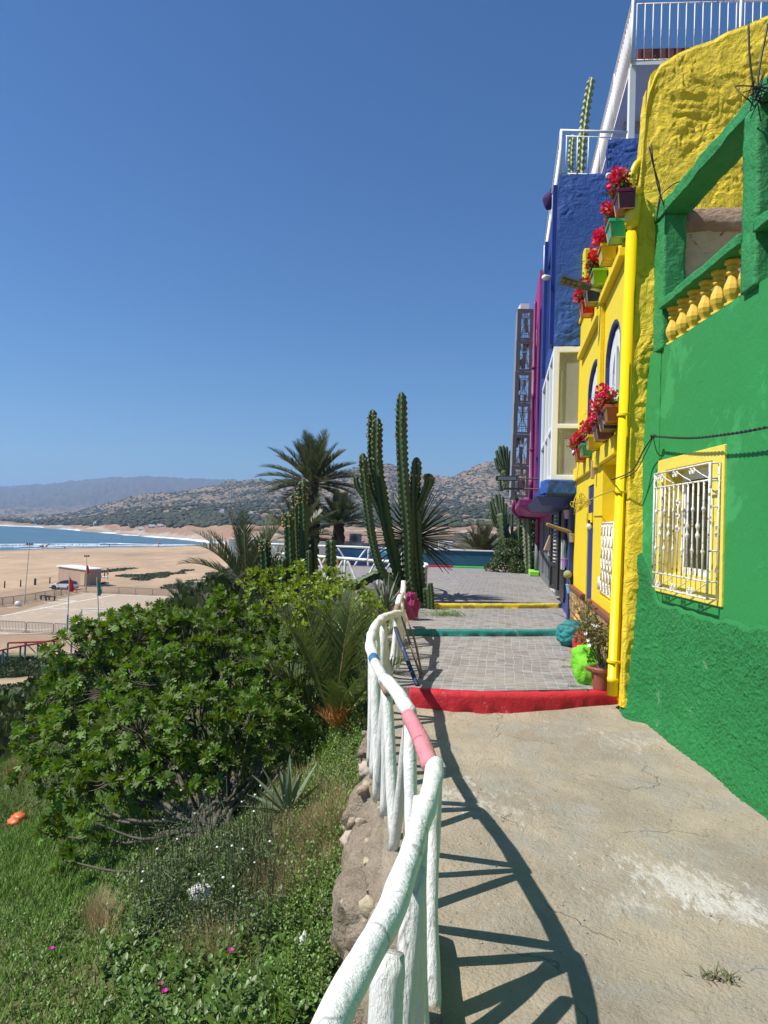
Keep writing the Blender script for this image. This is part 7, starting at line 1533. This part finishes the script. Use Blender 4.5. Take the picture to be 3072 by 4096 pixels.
# people on the beach
def person(p, h, pose, cl, label, skin=(.35,.20,.13), extra=None):
    me = bpy.data.meshes.new('person'); s = h/1.75
    if pose == 'stand': J = [(0,0,.95),(0,0,1.2),(0,0,1.42),(0,0,1.50),(0,-.02,1.66),(-.20,0,1.38),(-.27,.02,1.10),(-.24,-.06,.85),(.20,0,1.38),(.27,.02,1.10),(.24,-.06,.85),(-.10,0,.90),(-.13,-.04,.48),(-.14,.04,.05),(.10,0,.90),(.14,.10,.50),(.15,.18,.06)]
    elif pose == 'carry': J = [(0,0,.95),(0,0,1.2),(0,0,1.42),(0,0,1.50),(0,-.02,1.66),(-.20,0,1.38),(-.34,.02,1.14),(-.16,-.12,.98),(.20,0,1.38),(.36,.02,1.16),(.18,-.14,1.02),(-.10,0,.90),(-.20,-.12,.50),(-.22,-.02,.05),(.10,0,.90),(.18,.14,.50),(.28,.22,.08)]
    else: J = [(0,0,.12),(0,.06,.38),(0,.10,.62),(0,.10,.70),(0,.08,.86),(-.20,.08,.58),(-.28,.02,.34),(-.20,-.16,.22),(.20,.08,.58),(.28,.02,.34),(.20,-.16,.22),(-.11,-.02,.12),(-.16,-.42,.34),(-.16,-.70,.06),(.11,-.02,.12),(.16,-.42,.30),(.18,-.74,.05)]
    Rr = [.13,.14,.15,.055,.105,.06,.045,.035,.06,.045,.035,.085,.06,.045,.085,.06,.045]; E = [(0,1),(1,2),(2,3),(3,4),(2,5),(5,6),(6,7),(2,8),(8,9),(9,10),(0,11),(11,12),(12,13),(0,14),(14,15),(15,16)]
    me.from_pydata([tuple(Vector(q)*s) for q in J], E, []); o = bpy.data.objects.new('person', me); C.objects.link(o); o.location = p
    md = o.modifiers.new('skin', 'SKIN'); sub = o.modifiers.new('sub', 'SUBSURF'); sub.levels = sub.render_levels = 1
    for i, v in enumerate(me.skin_vertices[0].data): v.radius = (Rr[i]*s, Rr[i]*s*.8); v.use_root = (i == 0)
    me.materials.append(mat('skin_%d' % int(cl[0]*99), cl, .8)); tag(o, label, 'person')
    hd = Vector(J[4])*s; g = MB(); g.ball(Vector(p)+hd+Vector((0,.02,.05))*s, .105*s, 8); hm = adopt2(g.build('hair', mat('black_hair', (.02,.016,.013), .8), smooth=True), o); return o
def adopt2(ch, par): ch.parent = par; ch.matrix_parent_inverse = Matrix.Translation(-Vector(par.location)); return ch
def onfar(px, py):
    p = at(px, py, Z=-11.15); return Vector((p.x, p.y, max(gnd(p.x, p.y), SEA-.3)))
def board(p, col_, label, rot, s=1.0):
    mb = MB(); mb.ball((0,0,0), 1.0*s, 12, (1,.04,.27)); o = mb.build('surfboard', mat('board_%d' % int(col_[1]*99), col_, .4), smooth=True); o.location = p; o.rotation_euler = rot; return tag(o, label, 'surfboard')
a = onfar(172,2194); person(a, 1.8, 'carry', (.03,.03,.04), 'surfer in dark wetsuit with a red board, left one of the pair on wet sand')
b = onfar(178,2194)+Vector((.3,1,0)); person(b, 1.75, 'carry', (.06,.03,.04), 'surfer in dark wetsuit holding a raised red board, right one of the pair')
board(a+Vector((-.4,-.3,1.0)), (.60,.05,.07), 'red surfboard carried low by the left surfer', (0,.15,.1)); board(b+Vector((.5,-.3,1.5)), (.62,.07,.10), 'red surfboard raised by the right surfer', (0,-.55,.1))
person(onfar(437,2189), 1.75, 'stand', (.05,.05,.06), 'lone dark figure standing at the water edge beyond the hut')
person(onfar(259,2193), 1.7, 'sit', (.05,.045,.045), 'dark figure sitting low on the wet sand left of the lone standing figure')
person(onfar(814,2184), 1.75, 'stand', (.06,.05,.05), 'distant figure walking on the sand left of the feathery palm')
p = onfar(634,2189); person(p, 1.7, 'sit', (.05,.04,.05), 'dark figure sitting on the sand under the red umbrella')
um = thing('beach_umbrella', p+Vector((-.2,.4,0)), 'red beach umbrella pitched on the empty sand', 'umbrella')
q = p+Vector((-.2,.4,0)); adopt(MB().tube([q, q+Vector((.15,0,1.9))], .03, 5).build('pole', GALV), um); adopt(MB().lathe([(1.05,0),(.75,.25),(.3,.40),(.02,.45),(.02,.40)], q+Vector((.15,0,1.55)), 10, (.3,-.2,1)).build('canopy', mat('umbrella_red', (.62,.06,.10), .7, trans=.2)), um)
for k, (x, y) in enumerate(((367,2152),(446,2154),(486,2154))):
    p = at(x, y, Z=SEA+.1); person(p-ZV*.35, 1.75, 'sit', (.03,.03,.035), ['surfer waiting in the bay, the one farthest left','surfer waiting in the bay, the middle one','surfer waiting in the bay, nearest the rocks'][k])
# far houses, vans, mast
HM = [mat('far_house_white', (.72,.70,.66), .8), mat('far_house_tan', (.52,.40,.30), .8)]
def far_house(x, y, Y, w, h, label, grp=None, m=0):
    p = at(x, y, Y=Y); gz = float(h_far(np.array([p.x]), np.array([p.y]))[0]); o = MB().box((p.x-w/2, p.y-w/2, gz-3), (p.x+w/2, p.y+w/2, gz+h)); o.box((p.x-w*.2, p.y-w*.3, gz+h+.01), (p.x+w*.4, p.y+w*.3, gz+h+h*.35)); o = o.build('far_house', HM[m]); return tag(o, label, 'house', grp)
rd = random.Random(2)
for k in range(46):
    x = 12+118*rd.random()**.9; far_house(x, 2060, 1180+rd.uniform(-30, 240), rd.uniform(3, 6), rd.uniform(2.2, 4.5), 'tiny white house in the far village under the hazy mountain at the left', 'white houses of the far village')
far_house(133, 2083, 880, 5, 4.5, 'small white house alone on the low headland right of the far village'); far_house(382, 2080, 700, 3.2, 4, 'tiny pale house on the dark bench above the cliffs'); far_house(887, 2088, 640, 4.6, 4.2, 'white cabin above the red cliff left of the palms'); far_house(1002, 2096, 600, 5, 3, 'long white cabin above the red cliff just left of the cacti')
for k, (x, l_) in enumerate(((566,'white van on the coast road, leftmost of three'),(606,'white van on the coast road, middle of three'),(641,'white van on the coast road, rightmost of three'))):
    p = at(x, 2106, Y=560); gz = gnd(p.x, 560); t = thing('van', (p.x, 560, gz), l_, 'van', 'vans parked on the coast road')
    adopt(MB().hexa([(p.x-2.6,559,gz+.4),(p.x+2.6,559,gz+.4),(p.x+2.6,561,gz+.4),(p.x-2.6,561,gz+.4)], [(p.x-1.9,559,gz+2.4),(p.x+2.5,559,gz+2.4),(p.x+2.5,561,gz+2.4),(p.x-1.9,561,gz+2.4)]).build('body', CW), t)
    for s in (-1.6, 1.6): adopt(MB().lathe([(.1,0),(.42,0),(.42,.25),(.1,.25)], (p.x+s,558.9,gz+.42), 10, (0,-1,0)).build('wheel', CB), t)
p = at(922, 2006, Y=900); q = at(928, 1913, Y=900); gz = gnd(p.x, 900); tag(MB().tube([(p.x,900,gz-1),(q.x,900,q.z)], [.9,.45], 4).build('radio_mast', mat('grey_mast', (.32,.32,.34), .6)), 'thin lattice radio mast standing on the hill left of the palms', 'mast')
for k, (x, l_) in enumerate(((660,'thin power pole on the near hill, leftmost'),(702,'thin power pole on the near hill, middle'),(813,'thin power pole on the near hill, closest to the radio mast'))):
    p = at(x, 2010, Y=905); gz = gnd(p.x, 905); tag(MB().tube([(p.x,905,gz-1),(p.x,905,gz+8)], .22, 4).build('power_pole', mat('grey_mast', (.32,.32,.34))), l_, 'pole', 'power poles on the near hill')
bz = [(1330,2186,58,3.2,1.3,'low beige building seen between the two darkest palms'),(1400,2190,50,1.6,.9,'small beige building right of the thick palm trunk')]
for x, y, Y, w, h, l_ in bz:
    p = at(x, y, Y=Y); t = thing('beige_building', (p.x, Y, p.z-1), l_, 'building'); adopt(MB().box((p.x-w/2,Y,p.z-6),(p.x+w/2,Y+3,p.z+h*.4)).build('wall', HM[1]), t); adopt(MB().box((p.x-w/2-.1,Y-.1,p.z+h*.4),(p.x+w/2+.1,Y+3.1,p.z+h*.4+.12)).build('roof', mat('brick_edge_far', (.45,.22,.15), .8)), t)
# ------------------------------------------------------------ lamps, cameras, wires
sl = at(2422,1168,off=-.0); tip = sl+Vector((-.53,-.03,.12))
st = thing('street_lamp', sl, 'flat grey solar street lamp on a short arm sticking out of the yellow wall', 'street lamp')
LGM = mat('lamp_grey', (.07,.072,.06), .5, .001, 20); ax_ = (tip-sl).normalized(); sd = ax_.cross(Vector((0,.35,1))).normalized(); upv = sd.cross(ax_)
adopt(MB().tube([sl+ax_*-.02, sl+ax_*.2], .02, 10).build('arm', WH), st)
mb = MB(); a = sl+ax_*.17; mb.hexa([a-sd*.035-upv*.02, a+sd*.035-upv*.02, tip+sd*.075-upv*.012, tip-sd*.075-upv*.012], [a-sd*.035+upv*.03, a+sd*.035+upv*.03, tip+sd*.07+upv*.012, tip-sd*.07+upv*.012]); adopt(fixn(mb.build('lamp_head', LGM, bevel=.01)), st)
mb = MB(); a = sl+ax_*.33-upv*.024
for k in range(4): 
    for s in (-1, 1): b = a+ax_*(k*.062)+sd*s*.027; mb.hexa([b-sd*.022-ax_*.024, b+sd*.022-ax_*.024, b+sd*.022+ax_*.024, b-sd*.022+ax_*.024], [b-sd*.022-ax_*.024+upv*.006, b+sd*.022-ax_*.024+upv*.006, b+sd*.022+ax_*.024+upv*.006, b-sd*.022+ax_*.024+upv*.006])
adopt(mb.build('led_panel', mat('led_cream', (.16,.145,.085), .4)), st)
SC = mat('solar_cell', (.06,.07,.10), .2)
for k, (x0, y0, x1, y1, l_) in enumerate(((2140,1915,1985,1913,'upper solar wall lamp with a visible striped panel reaching out over the plaza'),(2158,1957,2012,1955,'lower solar wall lamp seen edge on below the striped one'))):
    Yl = 15.0-k*1.0; a = at(x0, y0, Y=Yl); b = at(x1, y1, Y=Yl); t = thing('solar_lamp', a, l_, 'lamp'); d = b-a
    adopt(MB().tube([a+Vector((.15,0,0)), a+d*.48], .018, 8).build('arm', mat('rusty_arm', (.16,.09,.07), .6)), t)
    p0_, p1_ = a+d*.45, b; tl = .10 if k == 0 else .0; n_ = Vector((0,-math.sin(.9),0))
    mb = MB()
    if k == 0: mb.hexa([p0_+Vector((0,0,-.055)), p1_+Vector((0,0,-.055)), p1_+Vector((0,.12,-.03)), p0_+Vector((0,.12,-.03))], [p0_+Vector((0,-.02,.055)), p1_+Vector((0,-.02,.055)), p1_+Vector((0,.12,.06)), p0_+Vector((0,.12,.06))])
    else: mb.hexa([p0_+Vector((0,-.1,-.015)), p1_+Vector((0,-.1,-.015)), p1_+Vector((0,.12,-.015)), p0_+Vector((0,.12,-.015))], [p0_+Vector((0,-.1,.02)), p1_+Vector((0,-.1,.02)), p1_+Vector((0,.12,.02)), p0_+Vector((0,.12,.02))])
    adopt(fixn(mb.build('housing', CB, bevel=.01)), t)
    if k == 0:
        mb = MB()
        for j in range(13): c = p1_.lerp(p0_, .08+.86*j/13); e_ = p1_.lerp(p0_, .08+.86*(j+.82)/13); mb.hexa([c+Vector((0,-.012,-.035)), e_+Vector((0,-.012,-.035)), e_+Vector((0,0,-.035)), c+Vector((0,0,-.035))], [c+Vector((0,-.03,.035)), e_+Vector((0,-.03,.035)), e_+Vector((0,-.015,.035)), c+Vector((0,-.015,.035))])
        adopt(fixn(mb.build('solar_panel', mat('cell_grey', (.55,.56,.55), .3))), t)
def cctv(p, label, d=Vector((-.15,-.1,-.03)), dome=False):
    t = thing('security_camera', p, label, 'security camera')
    if dome: adopt(MB().lathe([(.03,.05),(.045,.03),(.05,0)], p, 14, (0,0,1)).build('housing', WH, smooth=True), t); adopt(MB().ball(p-ZV*.003, .038, 12).build('lens', CB, smooth=True), t)
    else: adopt(MB().tube([p, p+d*.5], .012, 6).build('bracket', WH), t); adopt(MB().lathe([(.02,0),(.04,.02),(.045,.12),(.03,.15)], p+d*.4, 12, d).build('housing', WH, smooth=True), t)
cctv(at(2212,1112,Y=11.3), 'white bullet security camera on the edge of the blue wall'); cctv(at(2300,1815,Y=10.6), 'white dome security camera at the corner by the lower red flower box', dome=True)
WIRE = mat('black_wire', (.015,.018,.017), .5); YW = mat('yellow_painted_wire', (.60,.42,.02), .6)
def wire(pts, r=.005, m=WIRE, n=8, name='cable', label=None, cat='cable', twist=0.0):
    P = bez(pts, n)
    if twist:
        t = thing(name, pts[0], label, cat); S_ = 4; Q = [P[i].lerp(P[i+1], k/S_) for i in range(len(P)-1) for k in range(S_)]
        for ph0 in (0, math.pi):
            W_ = []; s = 0
            for i, p in enumerate(Q):
                if i: s += (p-Q[i-1]).length
                W_.append(p+Vector((math.cos(s*twist+ph0), 0, math.sin(s*twist+ph0)))*r)
            adopt(MB().tube(W_, r, 5).build('strand', m, smooth=True), t)
        return t
    return tag(MB().tube(P, r, 5).build(name, m, smooth=True), label, cat)
X1 = GX-.10
k0 = at(2612,1745,X=X1)
wire([k0, at(2760,1752,X=X1), at(2920,1735,X=X1), at(3072,1708,X=X1), at(3400,1640,X=X1)], .0055, n=10, label='twisted black cable stretched across the green wall above the window', twist=55)
tag(MB().ball(k0, .028, 10, (.8,1.4,.7)).build('cable_knot', WIRE, smooth=True), 'black taped knot where the twisted cable is anchored on the green wall', 'knot')
kk = at(2460,1915,Y=6.38)
wire([k0, at(2575,1800,Y=6.25), at(2530,1880,Y=6.3), kk, kk+Vector((.0,.1,.0))], .006, label='black wire hanging from the knot to the yellow drainpipe', cat='wire')
wire([k0+Vector((0,0,-.01)), at(2582,1815,Y=6.22), at(2540,1888,Y=6.3), at(2480,1917,Y=6.36)], .004, label='second thinner wire under the one between knot and drainpipe', cat='wire')
wire([k0, at(2622,1790,X=X1+.05), at(2628,1810,X=GX-.01)], .004, label='short wire tail holding the knot to the wall hook', cat='wire')
wire([at(2480,1640,Y=6.52), at(2476,2000,Y=6.5), at(2468,2350,Y=6.5), at(2455,2700,Y=6.5)], .004, m=YW, label='thin yellow painted wire running down behind the drainpipe', cat='wire')
def tangle(c, r, n, m, label, seed):
    q = np.random.default_rng(seed); t = thing('wire_tangle', c, label, 'wires')
    for k in range(n):
        P = [c+Vector(q.normal(0, r, 3))*Vector((.6,1,1)).length/1.5 for _ in range(5)]; adopt(MB().tube(bez(P, 6), .004, 4).build('loop', m, smooth=True), t)
tangle(at(2320,2010,off=-.12), .07, 9, YW, 'tangle of yellow painted wires on the yellow wall under the lintel', 4)
wire([at(2340,2010,off=-.12), at(2390,1985,off=-.14), at(2455,1960,off=-.12)], .006, m=YW, label='yellow painted wire from the tangle across to the drainpipe', cat='wire')
wire([at(2302,1950,off=-.1), at(2312,1880,off=-.1), at(2318,1820,off=-.1)], .004, m=YW, label='yellow painted wire down the corner below the dome camera', cat='wire')
tag(MB().prism([fac(8.55,-.07,2.30), fac(8.55,-.03,2.30), fac(8.62,-.03,2.30), fac(8.62,-.07,2.30)], (0,0,.22)).build('junction_box', mat('pinkish_plastic', (.55,.38,.25), .7), bevel=.004), 'small pinkish terminal strip fixed on the yellow lintel', 'terminal strip')
# bare rebar wires at the green frame
rw = [[(2560,1030-160),(2640,760),(2595,620),(2588,590)], [(2660,845),(2630,740),(2612,640),(2608,580)], [(2625,860),(2632,760),(2680,700),(2720,660)]]
wire([at(x, y, Y=6.15) for x, y in ((2628,868),(2640,760),(2610,650),(2598,585))], .006, label='thin dark reinforcing wire rising left at the corner of the green frame', cat='wire')
wire([at(x, y, Y=6.15) for x, y in ((2665,850),(2630,740),(2612,640),(2606,575))], .006, label='thin dark reinforcing wire crossing behind the left one at the frame corner', cat='wire')
wire([at(x, y, Y=6.15) for x, y in ((2625,880),(2640,790),(2690,740),(2750,715))], .005, label='thin dark wire curving right over the green beam corner', cat='wire')
wire([at(x, y, Y=4.6) for x, y in ((3020,390),(3000,240),(2994,90))], .007, label='tall dark rebar wire left of two above the right green post', cat='wire')
wire([at(x, y, Y=4.6) for x, y in ((3025,390),(3040,260),(3072,95))], .007, label='tall dark rebar wire right of two above the right green post', cat='wire')
tangle(at(3040,370,Y=4.45), .05, 8, WIRE, 'knot of black wires round the top of the right green post', 6)
lbp = at(2356,2096,off=-.05); lw = thing('wall_bulb', lbp, 'bare white bulb hanging over the dark blue door', 'light bulb'); adopt(MB().ball(lbp-ZV*.03, .032, 12, (1,1,1.2)).build('bulb', mat('opal_glass', (.75,.76,.72), .2), smooth=True), lw); adopt(MB().tube([lbp, lbp+ZV*.05], .014, 8).build('socket', CB), lw)
# weeds in the joints
def tuft(p, n, h, label, sp=.06, m=None):
    p = Vector(p); x = p.x+rr.normal(0, sp, n); y = p.y+rr.normal(0, sp*.6, n); o = blades('weed_tuft', x, y, np.full(n, p.z+.01), h, .006, m or ICE, 1.6); tag(o, label, 'weed')
tuft(at(2880,3915,Z=.0), 70, .05, 'small weed tuft growing alone in the concrete at the lower right', .035, mat('dusty_weed', (.16,.17,.08), .8, island=.3))
tuft(at(1790,2462,Z=.26), 260, .16, 'weeds growing at the foot of the tallest cactus by the driftwood', .16)
for k, (x, y, l_) in enumerate(((2250,2640,'sprig of weed in the paving joints, upper of two'),(2262,2668,'sprig of weed in the paving joints, lower of two'),(2290,2745,'weed creeping left of the lime boulder base'),(2340,2762,'weed creeping at the foot of the brown pot'))): tuft(at(x, y, Z=.18), 26, .03, l_, .03, mat('dusty_weed', (.16,.17,.08)))
x = rr.uniform(.1, .6, 900); y = rr.uniform(11.3, 12.4, 900)
tag(blades('bed_weeds', rr.uniform(-1.6, .35, 2600), rr.uniform(10.6, 12.2, 2600), np.full(2600, .2), .22, .008, mat('dry_weed', (.20,.20,.10), .8, island=.4), .9), 'grey green weeds in the bed round the cacti', None, kind='stuff')
# pebbles and crumbs on the concrete
mb = MB(); q = np.random.default_rng(12)
for k in range(260):
    x_ = q.uniform(.3, 2.2); y_ = q.uniform(2.0, 6.4)**1.0; r_ = q.uniform(.002, .0055); mb.ball((x_, y_, .004+float(.012*fbm((x_+.02)/2.33*5, (y_+3)/9.75*16, 1, o=4))), r_, 5, (1,1,.7))
tag(mb.build('grit', mat('grit', (.45,.40,.33), .9, island=.6)), 'loose grit and crumbs scattered on the bare concrete', None, kind='stuff')
# ------------------------------------------------------------ haze
hz = MB().box((-9500, -60, -20), (9500, 9300, 420)).build('haze', None); tag(hz, 'pale blue sea haze softening the far mountains', 'haze', kind='stuff')
hm_ = bpy.data.materials.new('haze'); hm_.use_nodes = True; n = hm_.node_tree; n.nodes.remove(n.nodes['Principled BSDF'])
pv = n.nodes.new('ShaderNodeVolumePrincipled'); pv.inputs['Color'].default_value = (.40,.60,.93,1); pv.inputs['Density'].default_value = 1.8e-4; pv.inputs['Anisotropy'].default_value = .2
n.links.new(pv.outputs[0], n.nodes['Material Output'].inputs['Volume']); hz.data.materials.append(hm_)
